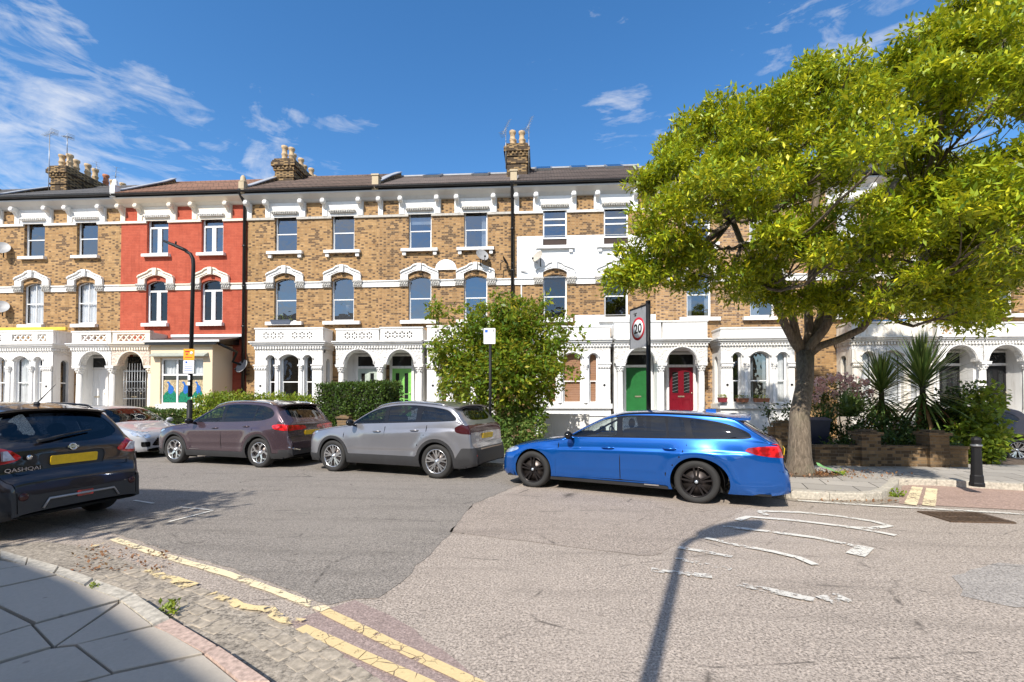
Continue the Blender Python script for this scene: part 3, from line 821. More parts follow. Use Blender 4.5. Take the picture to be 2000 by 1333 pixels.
def parapet(b, x0, x1, y, z0, z1, style, groups, th=.14):
    """front parapet panel facing -y"""
    outer = [(x0, z0), (x1, z0), (x1, z1), (x0, z1)]
    zc = (z0+z1)/2; holes = []
    if style == 'rosette':
        for cx in groups:
            for k in range(6):
                a = 2*math.pi*k/6+.5; holes.append(circle_pts(cx+.100*math.cos(a), zc+.115*math.sin(a), .046, 6, a))
    elif style == 'lattice':
        for a, c in groups: holes.append([(a, zc-.15), (c, zc-.15), (c, zc+.15), (a, zc+.15)])
    b.holed(outer, holes, y, th)
    b.poly([(x0, y+th, z0), (x0, y+th, z1), (x1, y+th, z1), (x1, y+th, z0)] if not holes else [(x0, y+th, z0)]*3)
    b.box(x0-.03, x1+.03, y-.03, y+th+.03, z1+.001, z1+.06)
    b.poly([(x0, y, z0), (x0, y, z1), (x0, y+th, z1), (x0, y+th, z0)]); b.poly([(x1, y, z0), (x1, y+th, z0), (x1, y+th, z1), (x1, y, z1)])
    if style == 'lattice':
        for a, c in groups:
            n = max(1, round((c-a)/.27)); s = (c-a)/n
            for k in range(n):
                for (xa, xb) in ((a+k*s, a+(k+1)*s), (a+(k+1)*s, a+k*s)):
                    d = Vector((xb-xa, .30)).normalized(); nn = Vector((-d.y, d.x))*.022
                    yo = .03 if xb > xa else .055
                    b.prism([(xa+nn.x, y+yo, zc-.15+nn.y), (xa-nn.x, y+yo, zc-.15-nn.y), (xb-nn.x, y+yo, zc+.15-nn.y), (xb+nn.x, y+yo, zc+.15+nn.y)],
                            [(xa+nn.x, y+yo+.05, zc-.15+nn.y), (xa-nn.x, y+yo+.05, zc-.15-nn.y), (xb-nn.x, y+yo+.05, zc+.15-nn.y), (xb+nn.x, y+yo+.05, zc+.15+nn.y)])

BAYP = .93
def bay(h, x0, x1, lights, m=WHITE, carved=CARVED, par=('solid', []), pier=None, curt=None, cellar=False, blind=False, ztop=4.68):
    """canted-free square bay: piers, colonnettes, arched lights, dentil cornice and parapet"""
    yf = -BAYP
    b = MB()
    # plinth and sill band
    b.box(x0-.02, x1+.02, yf+.02, 0, 0, 1.30)
    b.box(x0-.07, x1+.07, yf-.07, 0, 1.302, 1.50)
    if cellar: b.box(x0-.04, x1+.04, yf-.03, 0, 1.0, 1.05)
    # front with arched lights
    holes = [arc_open(a, c, 1.505, 3.36 if c-a > .6 else 3.36, (.20 if c-a > .6 else .17)) for a, c in lights]
    b.holed([(x0, 1.50), (x1, 1.50), (x1, 3.62), (x0, 3.62)], holes, yf, .20)
    # rear of the wall so light does not leak, returns
    sl = (.30, .62)
    for xs, sgn in ((x0, -1), (x1, 1)):
        tf = (lambda x, yy, z, xs=xs, sgn=sgn: (xs-sgn*(yy), (-BAYP+.02)+ (x if sgn > 0 else BAYP-.02-x), z))
        b.holed([(0, 1.5), (BAYP-.02, 1.5), (BAYP-.02, 3.62), (0, 3.62)], [arc_open(.32, .66, 1.55, 3.3, .14, 8)] if sgn > 0 else [arc_open(BAYP-.02-.66, BAYP-.02-.32, 1.55, 3.3, .14, 8)], 0, .15, tf)
    body = b.build('bay', m, h)
    b = MB(); b.box(x0+.0, x1-.0, yf+.003, 0, 3.622, 3.80); 
    b.build('frieze', carved, body)
    b = MB()
    b.box(x0-.08, x1+.08, yf-.09, 0, 3.93, 4.00); b.box(x0-.14, x1+.14, yf-.15, 0, 4.002, 4.07); b.box(x0-.19, x1+.19, yf-.20, 0, 4.072, 4.12)
    b.box(x0-.02, x1+.02, yf-.02, 0, 3.802, 3.928)
    dentils(b, x0-.02, x1+.02, yf-.021, 3.82, .10, .05)
    for k in range(int(BAYP/.115)):
        yy = yf+.06+k*.115
        b.box(x1+.021, x1+.07, yy-.03, yy+.03, 3.82, 3.92); b.box(x0-.07, x0-.021, yy-.03, yy+.03, 3.82, 3.92)
    b.build('cornice', m, body)
    b = MB()
    parapet(b, x0, x1, yf, 4.122, ztop-.06, par[0], par[1])
    b.box(x0, x0+.12, yf+.16, -.01, 4.122, ztop-.06); b.box(x1-.12, x1, yf+.16, -.01, 4.122, ztop-.06)
    b.box(x0-.03, x0+.15, yf+.175, -.01, ztop-.058, ztop); b.box(x1-.15, x1+.03, yf+.175, -.01, ztop-.058, ztop)
    b.build('parapet', m, body)
    b = MB(); b.box(x0+.12, x1-.12, yf+.15, 0, 4.08, 4.13); b.build('bay_roof', LEAD, body)
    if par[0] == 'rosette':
        b = MB(); b.box(x0+.13, x1-.13, yf+.143, yf+.15, 4.14, ztop-.07); b.build('hole_shade_panel', ROOM, body)  # dark panel added so the rosette holes look shaded
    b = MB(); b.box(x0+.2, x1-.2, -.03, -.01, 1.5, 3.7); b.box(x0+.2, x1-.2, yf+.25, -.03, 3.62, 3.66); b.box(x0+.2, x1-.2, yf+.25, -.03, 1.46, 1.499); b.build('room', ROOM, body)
    # piers + colonnettes
    edges = sorted([v for l in lights for v in l])
    for k in range(len(lights)-1):
        cxm = (lights[k][1]+lights[k+1][0])/2
        cb = MB(); cb.lathe([(.085, 0), (.085, .05), (.06, .09), (.058, 1.35)], (cxm, yf-.03, 1.505), n=12)
        capital(cb, cxm, yf-.03, 2.86, 3.14, .066); cb.build('colonnette', m, body)
    for a, c in ((x0, lights[0][0]), (lights[-1][1], x1)):
        if c-a < .15: continue
        pb = MB(); pb.bbox(a+.02, c-.02, yf-.04, yf-.001, 1.505, 2.90, .012)
        pb.box(a-.0, c+.0, yf-.055, yf-.001, 1.506, 1.66)
        pb.lathe([(.0, .0), (.075, .0), (.09, .012), (.075, .02), (.06, .012), (.05, .0)], ((a+c)/2, yf-.041, 2.25), axis='y', n=14)
        cx = (a+c)/2; wcap = (c-a)/2
        pb.box(cx-wcap, cx+wcap, yf-.06, yf-.001, 2.93, 3.10); pb.box(cx-wcap-.04, cx+wcap+.04, yf-.09, yf-.001, 3.10, 3.15)
        for q in range(5):
            xx = cx-wcap+.04+q*(2*wcap-.08)/4
            pb.ball((xx, yf-.07, 3.0), .045, 6, 4, (1, .7, 1.4))
        pb.build('pilaster', m, body)
    # drip mouldings above lights
    for a, c in lights:
        w2 = (c-a)/2+.05; cxm = (a+c)/2; rise = .22 if c-a > .6 else .19
        rad = (w2*w2+rise*rise)/(2*rise); a0 = math.asin(w2/rad); pts = []
        for k in range(11): an = -a0+2*a0*k/10; pts.append((cxm+rad*math.sin(an), yf-.03, 3.38+rise-rad+rad*math.cos(an)))
        tb = MB(); tb.tube(pts, .032, 6); tb.build('moulding', m, body)
    # windows in the lights
    for i, (a, c) in enumerate(lights):
        cc = curt[i] if curt else None
        wo_ = sash(h, (a+c)/2, 1.51, 3.36, (.19 if c-a > .6 else .16), c-a, yf+.13, style='sash', curt=cc, mid=2.42, pane_m=(GLASS_C if cc in ('full', 'wood', 'half') else GLASS), name='bay_window')
    for xs, sgn in ((x1, 1), (x0, -1)):
        gb = MB(); x = xs-sgn*.12
        gb.box(min(x, x-sgn*.03), max(x, x-sgn*.03), yf+.32, yf+.70, 2.39, 2.44)
        gb.build('side_window', FRAME, h)
        g2 = MB(); x = xs-sgn*.13; g2.poly([(x, yf+.30, 1.5), (x, yf+.70, 1.5), (x, yf+.70, 3.5), (x, yf+.30, 3.5)]); g2.build('pane', GLASS, h.children[-1] if False else gb_last(h))
    return body
def gb_last(h): return [c for c in h.children if c.name.startswith('side_window')][-1]

def door_leaf(h, cx, m, kind='panel', wd=.86, z0=.95, z1=3.02, y=.06):
    b = MB(); b.box(cx-wd/2, cx+wd/2, y, y+.05, z0, z1)
    def pan(x0, x1, za, zb):
        b.box(x0, x1, y-.012, y, za, za+.03); b.box(x0, x1, y-.012, y, zb-.03, zb)
        b.box(x0, x0+.03, y-.012, y, za+.03, zb-.03); b.box(x1-.03, x1, y-.012, y, za+.03, zb-.03)
    if kind in ('panel', 'glass2', 'stained'):
        for s in (-1, 1):
            xa, xb = (cx-wd/2+.10, cx-.07) if s < 0 else (cx+.07, cx+wd/2-.10)
            pan(xa, xb, z0+.18, z0+.75); pan(xa, xb, z0+.95, z1-.15)
    d = b.build('door', m, h)
    if kind in ('glass2', 'stained'):
        for s in (-1, 1):
            xa, xb = (cx-wd/2+.15, cx-.12) if s < 0 else (cx+.12, cx+wd/2-.15)
            g = MB(); g.box(xa, xb, y-.006, y+.001, (z0+.22 if kind == 'glass2' else z0+1.0), z1-.2)
            if kind == 'stained':
                g2 = MB()
                for k in range(6): zz = z0+1.05+k*.14; g2.prism([(xa, y-.016, zz), (xb, y-.016, zz+.07), (xb, y-.016, zz+.085), (xa, y-.016, zz+.015)], [(xa, y-.007, zz), (xb, y-.007, zz+.07), (xb, y-.007, zz+.085), (xa, y-.007, zz+.015)])
                g2.build('leading', GREYM, d)
            g.build('glass_panel', DARKGL, d)
    k = MB(); k.ball((cx+wd/2-.07, y-.035, z0+1.0), .028, 8, 6); k.tube([(cx+wd/2-.07, y, z0+1.0), (cx+wd/2-.07, y-.03, z0+1.0)], .012, 6); k.build('handle', BRASS, d)
    k = MB(); k.box(cx-.13, cx+.13, y-.02, y-.0121, z0+.82, z0+.88); k.build('letterbox', BRASS, d)
    return d
DARKGL = m_flat('dark_door_glass', (.015, .017, .018), .08)
BRASS = m_flat('brass', (.70, .62, .45), .3, metal=.8)

def porch(h, x0, x1, arches, m=WHITE, carved=CARVED, par=('solid', []), zpar=4.66, cols=None, left=True, right=True, doors=(), jr=False):
    yf = -BAYP
    b = MB()
    holes = []
    # arched front: polygon with the arch cut from its lower edge
    pts = [(x0, 3.14)]
    for a, c in arches:
        pts.append((a, 3.14)); r = (c-a)/2; cx = (a+c)/2; rz = min(r*1.05, .60)
        for k in range(1, 14): an = math.pi-math.pi*k/14; pts.append((cx+r*math.cos(an), 3.14+rz*math.sin(an)))
        pts.append((c, 3.14))
    pts += [(x1, 3.14), (x1, 3.80), (x0, 3.80)]
    v3 = [Vector((x, z, 0)) for x, z in pts]; i0 = len(b.v); n = len(pts); th = .26
    b.v += [(x, yf, z) for x, z in pts]+[(x, yf+th, z) for x, z in pts]
    for t in tessellate_polygon([v3]):
        p, q, r = (v3[k] for k in t)
        if ((q-p).cross(r-p)).z < 0: t = (t[0], t[2], t[1])
        b.face([i0+k for k in t]); b.face([i0+n+k for k in reversed(t)])
    for k in range(n): j = (k+1) % n; b.face((i0+k, i0+j, i0+n+j, i0+n+k))
    body = b.build('porch', carved, h)
    b = MB()
    kl, kr_ = (1 if left else 0), (0 if jr else 1)
    b.box(x0-.02*kl, x1+.02*kr_, yf-.02, 0, 3.802, 3.928); dentils(b, x0-.02*kl, x1+.02*kr_, yf-.021, 3.82, .10, .05)
    b.box(x0-.06*kl, x1+.06*kr_, yf-.09, 0, 3.93, 4.00); b.box(x0-.10*kl, x1+.10*kr_, yf-.15, 0, 4.002, 4.06); b.box(x0-.12*kl, x1+.12*kr_, yf-.20, 0, 4.062, 4.11)
    b.build('cornice', m, body)
    b = MB(); parapet(b, x0+(0 if left else .034), x1-(.034 if jr else 0), yf, 4.112, zpar-.06, par[0], par[1])
    b.box(x0, x0+.1, yf+.16, -.01, 4.112, zpar-.06); b.box(x1-.1, x1, yf+.16, -.01, 4.112, zpar-.06)
    b.build('parapet', m, body)
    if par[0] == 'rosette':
        b = MB(); b.box(x0+.11, x1-.11, yf+.145, yf+.16, 4.13, zpar-.07); b.build('hole_shade_panel', ROOM, body)  # added dark sheet, stands in for shade inside the pierced rosettes
    # side walls, partition, steps
    b = MB()
    b.box(x0, x1, yf-.05, 0, 0, .93)
    b.box(x0+.2, x1-.2, yf-.45, yf-.052, 0, .62); b.box(x0+.2, x1-.2, yf-.80, yf-.452, 0, .31)
    if left: b.box(x0+.03, x0+.13, yf+.262, 0, .932, 3.80)
    if right: b.box(x1-.13, x1-.03, yf+.262, 0, .932, 3.80)
    b.box(x0+.131, x1-.131, -.03, -.002, .932, 3.69)
    b.build('porch_walls', m, body)
    b = MB(); b.box(x0+.132, x1-.132, yf+.262, 0, 3.70, 3.79); b.build('ceiling', m, body)
    # raised band round each arch
    for a, c in arches:
        r = (c-a)/2; cx = (a+c)/2; rz = min(r*1.05, .60); P = []
        for k in range(15): an = math.pi-math.pi*k/14; P.append((cx+(r+.05)*math.cos(an), yf-.012, 3.14+(rz+.05)*math.sin(an)))
        tb = MB(); tb.tube(P, .035, 6); tb.build('moulding', m, body)
    for cx in (cols if cols is not None else [x0+.13, x1-.13]):
        cb = MB()
        cb.box(cx-.17, cx+.17, yf-.04, yf+.30, .932, 1.12); cb.box(cx-.15, cx+.15, yf-.02, yf+.28, 1.121, 1.17)
        cb.lathe([(.135, 0), (.15, .04), (.125, .08), (.115, .12), (.10, 1.62)], (cx, yf+.13, 1.171), n=16)
        capital(cb, cx, yf+.13, 2.80, 3.10, .115)
        cb.box(cx-.20, cx+.20, yf-.05, yf+.31, 3.101, 3.138)
        cb.build('column', m, body)
    return body

def doorway(h, cx, dm, kind, surround=WHITE, glow=False, wd=.86, y=-.10, transom=True):
    """flat wall inside the porch with door, frame and fanlight"""
    b = MB()
    x0, x1 = cx-wd/2, cx+wd/2
    b.box(x0-.10, x0, y-.03, y+.06, .95, 3.62); b.box(x1, x1+.10, y-.03, y+.06, .95, 3.62); b.box(x0, x1, y-.03, y+.06, 3.03, 3.13); b.box(x0, x1, y-.03, y+.06, 3.56, 3.62)
    f = b.build('door_frame', surround, h)
    b = MB(); b.box(x0, x1, y+.01, y+.05, 3.13, 3.56); b.build('fanlight', DARKGL, f)
    return door_leaf(h, cx, dm, kind, wd, y=y+.01)
def dx(px, X): return atY(px, 740, FY-.1).x-X

COVE_SHADE = m_stucco('shade_grey_cove', (.56, .55, .53), amt=.4)  # white stucco greyed: shade of the cove's underside put into the colour
def cornice_top(h, wins, white, brickz, dark=False, party=True):
    """white panels over the top windows, scroll brackets, cove and gutter"""
    b = MB()
    b.prism_x([(0, 10.44), (-.06, 10.46), (-.16, 10.56), (-.38, 10.66), (-.42, 10.68), (-.42, 10.74), (0, 10.74)][::-1], 0.0, HW)
    c = b.build('eaves_cove', COVE_SHADE if white is not CREAMW else white, h)
    for cx in wins:
        b = MB(); wd = .52
        b.holed([(cx-.93, 9.80), (cx+.93, 9.80), (cx+.93, 10.45), (cx-.93, 10.45)], [], -.045, .04)
        for s in (-1, 1): b.box(cx+s*.93-.005, cx+s*.93+.005, -.045, 0, 9.80, 10.44)
        for s in (-1, 1):
            xx = cx+s*.80; b.box(xx-.11, xx+.11, -.085, -.047, 9.80, 10.42)
        b.build('window_panel', white, h)
        b = MB(); b.bbox(cx-.60, cx+.60, -.15, -.05, 9.93, 10.06, .03)
        for k in range(12): b.ball((cx-.55+k*.1, -.16, 9.99), .04, 6, 4)
        b.build('window_lintel', CARVED if dark is False else carv_grey, h)
    br_x = [cx+s*.80 for cx in wins for s in (-1, 1)]
    if party: br_x = [0.10]+br_x
    for xx in br_x:
        b = MB()
        b.prism_x([(-.05, 10.05), (-.12, 10.15), (-.30, 10.36), (-.36, 10.50), (-.05, 10.50)][::-1], xx-.065, xx+.065)
        b.lathe([(.10, -.09), (.11, -.07), (.11, .07), (.10, .09)], (xx, -.27, 10.38), axis='x', n=12)
        b.lathe([(.045, -.11), (.045, .11)], (xx, -.27, 10.38), axis='x', n=8)
        b.build('bracket', white, h)
    if party:
        b = MB(); b.box(-.0, .21, -.06, 0, 9.80, 10.44); b.build('pilaster', white, h)
carv_grey = m_stucco('grimy_carving', (.52, .50, .46), (.25, .23, .2), amt=.8, carve=True)

def gutter(h, m=BLACK):
    b = MB()
    y, z, r = -.50, 10.86, .075; n = 8
    prof = [(y+r*math.cos(math.pi+math.pi*k/n), z+r*math.sin(math.pi+math.pi*k/n)) for k in range(n+1)]
    prof2 = [(y+(r-.01)*math.cos(math.pi+math.pi*k/n), z+(r-.01)*math.sin(math.pi+math.pi*k/n)) for k in range(n+1)]
    b.prism_x((prof+prof2[::-1])[::-1], 0.01, HW-.01)
    b.box(0.01, HW-.01, -.424, -.405, 10.742, 10.92)
    b.build('gutter', m, h)

def roof(h, m, rise=1.85, dep=3.6, flat=False, lights=0, xo=0.0):
    b = MB(); y0, z0 = -.46, 10.90; y1, z1 = dep-.46, 10.90+rise
    th = .07
    b.prism_x([(y0, z0-.03), (y0, z0+th-.03), (y1, z1+th), (y1, z1)][::-1], .0, HW)
    if not flat: b.prism_x([(y1, z1), (y1, z1+th), (y1+dep, z0+th), (y1+dep, z0)][::-1], 0, HW)
    else: b.box(0, HW, y1, y1+4.0, z1-.03, z1+.05)
    # slates: low course steps across the front slope so that the surface is not a plane
    n = int(math.hypot(dep, rise)/.20); 
    for k in range(n):
        t0 = k/n; t1 = (k+1)/n
        ya, za = y0+(y1-y0)*t0, z0-.03+th+(z1-z0+.03)*t0; yb, zb = y0+(y1-y0)*t1, z0-.03+th+(z1-z0+.03)*t1
        b.prism_x([(ya-.02, za+.003), (ya-.02, za+.020), (yb, zb+.005), (yb, zb+.001)][::-1], 0.003, HW-.003)
    r = b.build('roof', m, h)
    b = MB()
    if flat: b.box(0, HW, y1-.10, y1+.10, z1+.06, z1+.13)
    else: b.tube([(0, y1, z1+.07), (HW, y1, z1+.07)], .085, 8)
    b.build('ridge', LEAD if flat else m, r)
    for k in range(lights):
        cx = HW*(k+.75)/(lights+.5) + xo
        t = .88; yy = y0+(y1-y0)*t; zz = z0+th+(z1-z0)*t
        b = MB()
        sl = math.atan2(rise, dep); mtx = Matrix.Translation((cx, yy, zz+.03)) @ Matrix.Rotation(sl, 4, 'X')
        b.box(-.42, .42, -.5, .5, 0, .10); o = b.build('skylight', GREYM, r, mtx)
        b = MB(); b.box(-.35, .35, -.43, .43, .101, .106); b.build('pane', GLASS, o, mtx)
    return r

def party_wall(h, m_front=STONEB, m_side=BR_SOOT, rise=1.85, dep=3.6, finial=True, up=.40, start=1.2, end_y=None):
    """upstand on the party wall: small stone pier at the eaves and a sloping coped wall behind"""
    b = MB()
    if finial == 'pier':
        b.box(-.14, .14, -.45, -.12, 10.74, 11.36); b.box(-.17, .17, -.48, -.09, 11.361, 11.43)
    else:
        b.box(-.12, .12, -.48, -.20, 10.74, 11.27)
        b.lathe([(.15, 0), (.15, .04), (.12, .09), (.11, .20), (.07, .30), (0, .35)], (0, -.34, 11.27), n=10)
    b.build('gable_pier', m_front, h)
    b = MB()
    y0, z0 = -.10, 10.98; y1, z1 = dep-.46, 10.90+rise
    ya = y0+ (start if start else 0)
    slope = rise/dep
    def zz(y): return z0+slope*(y-y0)
    b.prism_x([(y0, zz(y0)-.1), (y0, zz(y0)+up*.6), (ya, zz(ya)+up), (y1-.25, zz(y1)+up*.9), (y1-.05, z1-.15)][::-1], -.11, .11)
    w_ = b.build('party_parapet', m_side, h)
    b = MB()
    b.prism_x([(y0-.02, zz(y0)+up*.6), (y0-.02, zz(y0)+up*.6+.05), (ya, zz(ya)+up+.05), (y1-.22, zz(y1)+up*.9+.05), (y1-.22, zz(y1)+up*.9), (ya, zz(ya)+up)][::-1], -.15, .15)
    b.build('coping', LEAD, w_)

def chimney(h, y0=1.9, y1=7.0, z0=11.3, z1=13.4, w=.90, npots=8, x=0.0, rows=1, potm=POT, allm=False):
    b = MB(); x0, x1 = x-w/2, x+w/2
    b.box(x0, x1, y0, y1, z0, z1-.95)
    b.box(x0-.04, x1+.04, y0-.04, y1+.04, z1-.948, z1-.87); b.box(x0, x1, y0, y1, z1-.868, z1-.60)
    b.box(x0-.05, x1+.05, y0-.05, y1+.05, z1-.598, z1-.52)
    n = int(w/.16)
    for k in range(n):
        xx = x0+(k+.5)*w/n; b.box(xx-.04, xx+.04, y0-.10, y0-.051, z1-.52, z1-.40)
    b.box(x0-.06, x1+.06, y0-.06, y1+.06, z1-.518, z1-.40)
    b.box(x0-.13, x1+.13, y0-.13, y1+.13, z1-.398, z1-.20); b.box(x0-.09, x1+.09, y0-.09, y1+.09, z1-.198, z1-.10); b.box(x0-.03, x1+.03, y0-.03, y1+.03, z1-.098, z1)
    c = b.build('chimney', BR_SOOT, h)
    for k in range(npots):
        t = k/(max(1, npots-1))
        if rows == 2: px_ = x+(-.22 if k % 2 == 0 else .22); py_ = y0+.35+(k//2)*.75
        else: px_ = x+(.15 if k % 2 else -.15)*(1 if k < 2 else .35); py_ = y0+.3+(y1-y0-.6)*(max(0, k-.8)/(npots-1))
        p = MB(); s = random.uniform(.92, 1.1)
        p.lathe([(.17, 0), (.17, .05), (.135, .12), (.125, .28*s), (.15, .31*s), (.15, .36*s), (.12, .40*s), (.115, .60*s), (.155, .64*s), (.155, .74*s), (.12, .75*s), (.11, .60*s), (0, .60*s)], (px_, py_, z1), n=14)
        p.build('chimney_pot', potm if (allm or random.random() < .8) else POT2, c)
    return c

def wall(h, m, z1=10.74, w2=(8.27, 9.92), w1=(5.15, 6.92, .15), wins=(1.75, 4.35), extra=(), lower=None):
    b = MB(); holes = []
    for cx in wins:
        holes.append([(cx-.51, w2[0]), (cx+.51, w2[0]), (cx+.51, w2[1]), (cx-.51, w2[1])])
        holes.append(arc_open(cx-.51, cx+.51, w1[0], w1[1], w1[2]))
    holes += list(extra)
    b.holed([(0, 0), (HW, 0), (HW, z1), (0, z1)], holes, 0, .20)
    # back and sides of the house and a dark room behind the windows
    wl = b.build('wall', m, h)
    b = MB(); b.box(0, HW, 9.5, 9.6, 0, 10.9)
    b.poly([(0, .2, 0), (0, 9.5, 0), (0, 9.5, 10.9), (0, .2, 10.9)]); b.poly([(HW, .2, 0), (HW, 9.5, 0), (HW, 9.5, 10.9), (HW, .2, 10.9)])
    b.build('rear_walls', BR_B, h)
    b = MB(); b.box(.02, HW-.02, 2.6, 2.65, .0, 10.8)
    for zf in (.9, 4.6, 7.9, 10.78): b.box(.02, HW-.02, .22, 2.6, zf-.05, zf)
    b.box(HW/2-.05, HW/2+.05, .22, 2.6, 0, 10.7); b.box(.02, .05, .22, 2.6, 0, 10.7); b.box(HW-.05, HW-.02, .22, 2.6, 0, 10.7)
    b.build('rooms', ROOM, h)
    return wl

def belts(h, wins, m, z0=6.62, z1=6.90, string=True, m2=None):
    xs = [0.0]+[v for cx in wins for v in (cx-.51, cx+.51)]+[HW]
    for k in range(0, len(xs), 2):
        a, c = xs[k], xs[k+1]; b = MB()
        b.box(a+.001, c-.001, -.05, 0, z0, z1-.05); b.box(a+.001, c-.001, -.09, 0, z1-.049, z1)
        b.build('belt_course', m, h)
        if string:
            b = MB(); b.box(a+.001, c-.001, -.07, 0, 9.70, 9.80); b.build('string_course', m2 or STONE, h)
    for cx in wins:
        for s in (-1, 1):
            b = MB()
            xx = cx+s*.70; b.box(xx-.19, xx+.19, -.11, -.001, z0+.02, z1-.06); b.box(xx-.22, xx+.22, -.14, -.001, z1-.055, z1+.02)
            for q in (-.14, -.05, .05, .14): b.ball((xx+q, -.115, z0+.10), .045, 6, 4, (1, .8, 1.2))
            for q in (-.10, 0, .10): b.ball((xx+q, -.12, z0+.17), .035, 6, 4)
            b.build('impost', carv_grey, h)

# ---------------------------------------------------------------- build houses from left to right
def H(k, label, name='terraced_house'):
    return thing(name, (P0+HW*k, FY, 0), label, 'house', group='terraced houses in the row')
W_ = (1.75, 4.35)

def upper(h, wins=W_, st2='sash', st1='sash', white=WHITE, hoodm=None, w2z=(8.27, 9.92), c1=(None, None), c2=(None, None), sillm=None, br=True, belt=True, frame=None, panes=(None, None)):
    for i, cx in enumerate(wins):
        w2 = sash(h, cx, w2z[0], w2z[1], 0, 1.02, .12, style=st2, curt=c2[i], fm=frame, name='upper_window', pane_m=(GLASS_C if c2[i] == 'full' else None))
        sill(h, cx, 1.62 if br else 1.28, 8.27, sillm or white, br, sub=w2)
        w1 = sash(h, cx, 5.15, 6.92, .15, 1.02, .12, style=st1, curt=c1[i], fm=frame, name='first_floor_window', pane_m=(GLASS_C if (c1[i] == 'full' or st1 == 'casement') else None))
        sill(h, cx, 1.66 if br else 1.2, 5.12, sillm or white, False, th=.15, sub=w1)
        hood(h, cx, 6.88, hoodm or white, sub=w1)

# house beyond the left edge
h = H(-2, 'brick terraced house at the left edge, only a strip of it showing')
wall(h, BR_A); belts(h, W_, WHITE, m2=WHITE); cornice_top(h, W_, WHITE, 0); gutter(h); roof(h, SLATE, 2.0); upper(h)
bay(h, 3.0, 5.75, [(3.4, 3.75), (4.0, 4.75), (5.0, 5.35)])

# leftmost whole house: brick, bay on the left, white porch on the right
h = H(-1, 'yellow brick terraced house with white arched porch, left of the red house'); X = h.location.x
wall(h, BR_A); belts(h, W_, WHITE, m2=WHITE); cornice_top(h, W_, WHITE, 0); gutter(h); roof(h, SLATE, 2.02)
upper(h, c1=('full', 'full'), br=False, st1='sash_bars')
party_wall(h, STONEB, BR_SOOT, 2.02, finial='pier', up=.30)
chimney(h, 1.7, 7.4, 11.2, 13.45, .85, 11, x=.95)
b0 = bx(-22, X); b1 = bx(103, X)
bay(h, b0, b1, [(bx(-8, X), bx(11, X)), (bx(27, X), bx(57, X)), (bx(69, X), bx(83, X))], par=('lattice', [(bx(-10, X), bx(2, X)), (bx(22, X), bx(62, X)), (bx(72, X), bx(90, X))]), curt=('full', 'full', 'full'), ztop=4.72)
a = (bx(157, X), bx(208, X))
porch(h, bx(140, X), bx(217, X), [a], par=('lattice', [(bx(158, X), bx(207, X))]), cols=[bx(150, X), bx(215, X)], jr=True)
doorway(h, dx(190, X), WHITE2, 'panel')
# red house
h = H(0, 'red painted terraced house with a cream ground-floor extension and peacock window panels'); X = h.location.x
wall(h, BR_RED); belts(h, W_, CREAMW, m2=CREAMW); cornice_top(h, W_, CREAMW, 0); gutter(h); roof(h, TILE_R, 2.13)
upper(h, st2='casement', st1='casement', white=CREAMW, br=False, sillm=WHITE)
party_wall(h, WHITE, BR_SOOT, 2.13, finial='ball', up=.36, start=2.3)
a = (bx(232, X), bx(279, X))
porch(h, bx(218, X), bx(292, X), [a], m=CREAMW, carved=PINKST, par=('lattice', [(bx(228, X), bx(283, X))]), cols=[bx(291, X)-.02], left=False)
dcx = dx(262, X)
d = doorway(h, dcx, BLACK, 'panel', surround=BLACKM)
b = MB()     # iron gate across the arch
ya = -.72
for k in range(9):
    x = a[0]+.05+(a[1]-a[0]-.1)*k/8; b.tube([(x, ya, .95), (x, ya, 2.9+(.35 if 1 < k < 7 else .1))], .011, 6)
for z in (1.0, 1.7, 2.45, 2.9): b.box(a[0]+.03, a[1]-.03, ya-.012, ya+.012, z, z+.03)
for k in range(6):
    for z in (1.25, 2.1):
        cx = a[0]+.14+(a[1]-a[0]-.28)*k/5; P = [(cx+.08*math.cos(q*.6), ya, z+.08*math.sin(q*.6)) for q in range(11)]; b.tube(P, .008, 5)
b.build('iron_gate', GREYM, h)
# cream extension with sloping eaves, hood and large window
e0, e1 = bx(294, X, 700, FY-1.25), bx(415, X, 700, FY-1.25)
ew = (bx(313, X, 700, FY-1.25), bx(397, X, 700, FY-1.25)); ye = -1.25
b = MB()
b.holed([(e0, 0), (e1, 0), (e1, 4.05), (e0, 4.05)], [[(ew[0], 1.48), (ew[1], 1.48), (ew[1], 3.42), (ew[0], 3.42)]], ye, .2)
b.poly([(e1, ye, 0), (e1, 0, 0), (e1, 0, 4.05), (e1, ye, 4.05)]); b.poly([(e0, 0, 0), (e0, ye, 0), (e0, ye, 4.05), (e0, 0, 4.05)])
ext = b.build('extension', CREAM, h)
b = MB(); b.prism_x([(ye-.22, 4.06), (ye-.22, 4.14), (0, 4.48), (0, 4.40)][::-1], e0-.15, e1+.45); b.prism_x([(ye-.20, 3.96), (ye-.20, 4.055), (-.0, 4.39), (-.0, 4.1), (ye, 4.04)][::-1], e0-.10, e1+.30); b.build('extension_roof', BLACK, ext)
b = MB(); b.box(e0-.15, e1+.45, ye-.235, ye-.221, 4.08, 4.16); b.box(e0-.1, e1+.46, -.09, -.01, 4.485, 4.60); b.build('flashing', WHITE2, ext)
b = MB(); b.prism_x([(ye-.24, 3.48), (ye-.24, 3.52), (ye-.001, 3.66), (ye-.001, 3.48)][::-1], e0+.12, e1-.18); b.build('window_canopy', m_flat('sage_grey_paint', (.36, .38, .33), .5), ext)
b = MB(); b.box(ew[0]-.12, ew[1]+.12, ye-.10, ye-.001, 1.22, 1.46); b.box(e0-.02, e1+.02, ye-.05, ye-.001, .0, 1.05)
b.build('sill', WHITE2, ext)
b = MB(); yw = ye+.08; xm = ew[0]+(ew[1]-ew[0])*.37; xm2 = ew[0]+(ew[1]-ew[0])*.70
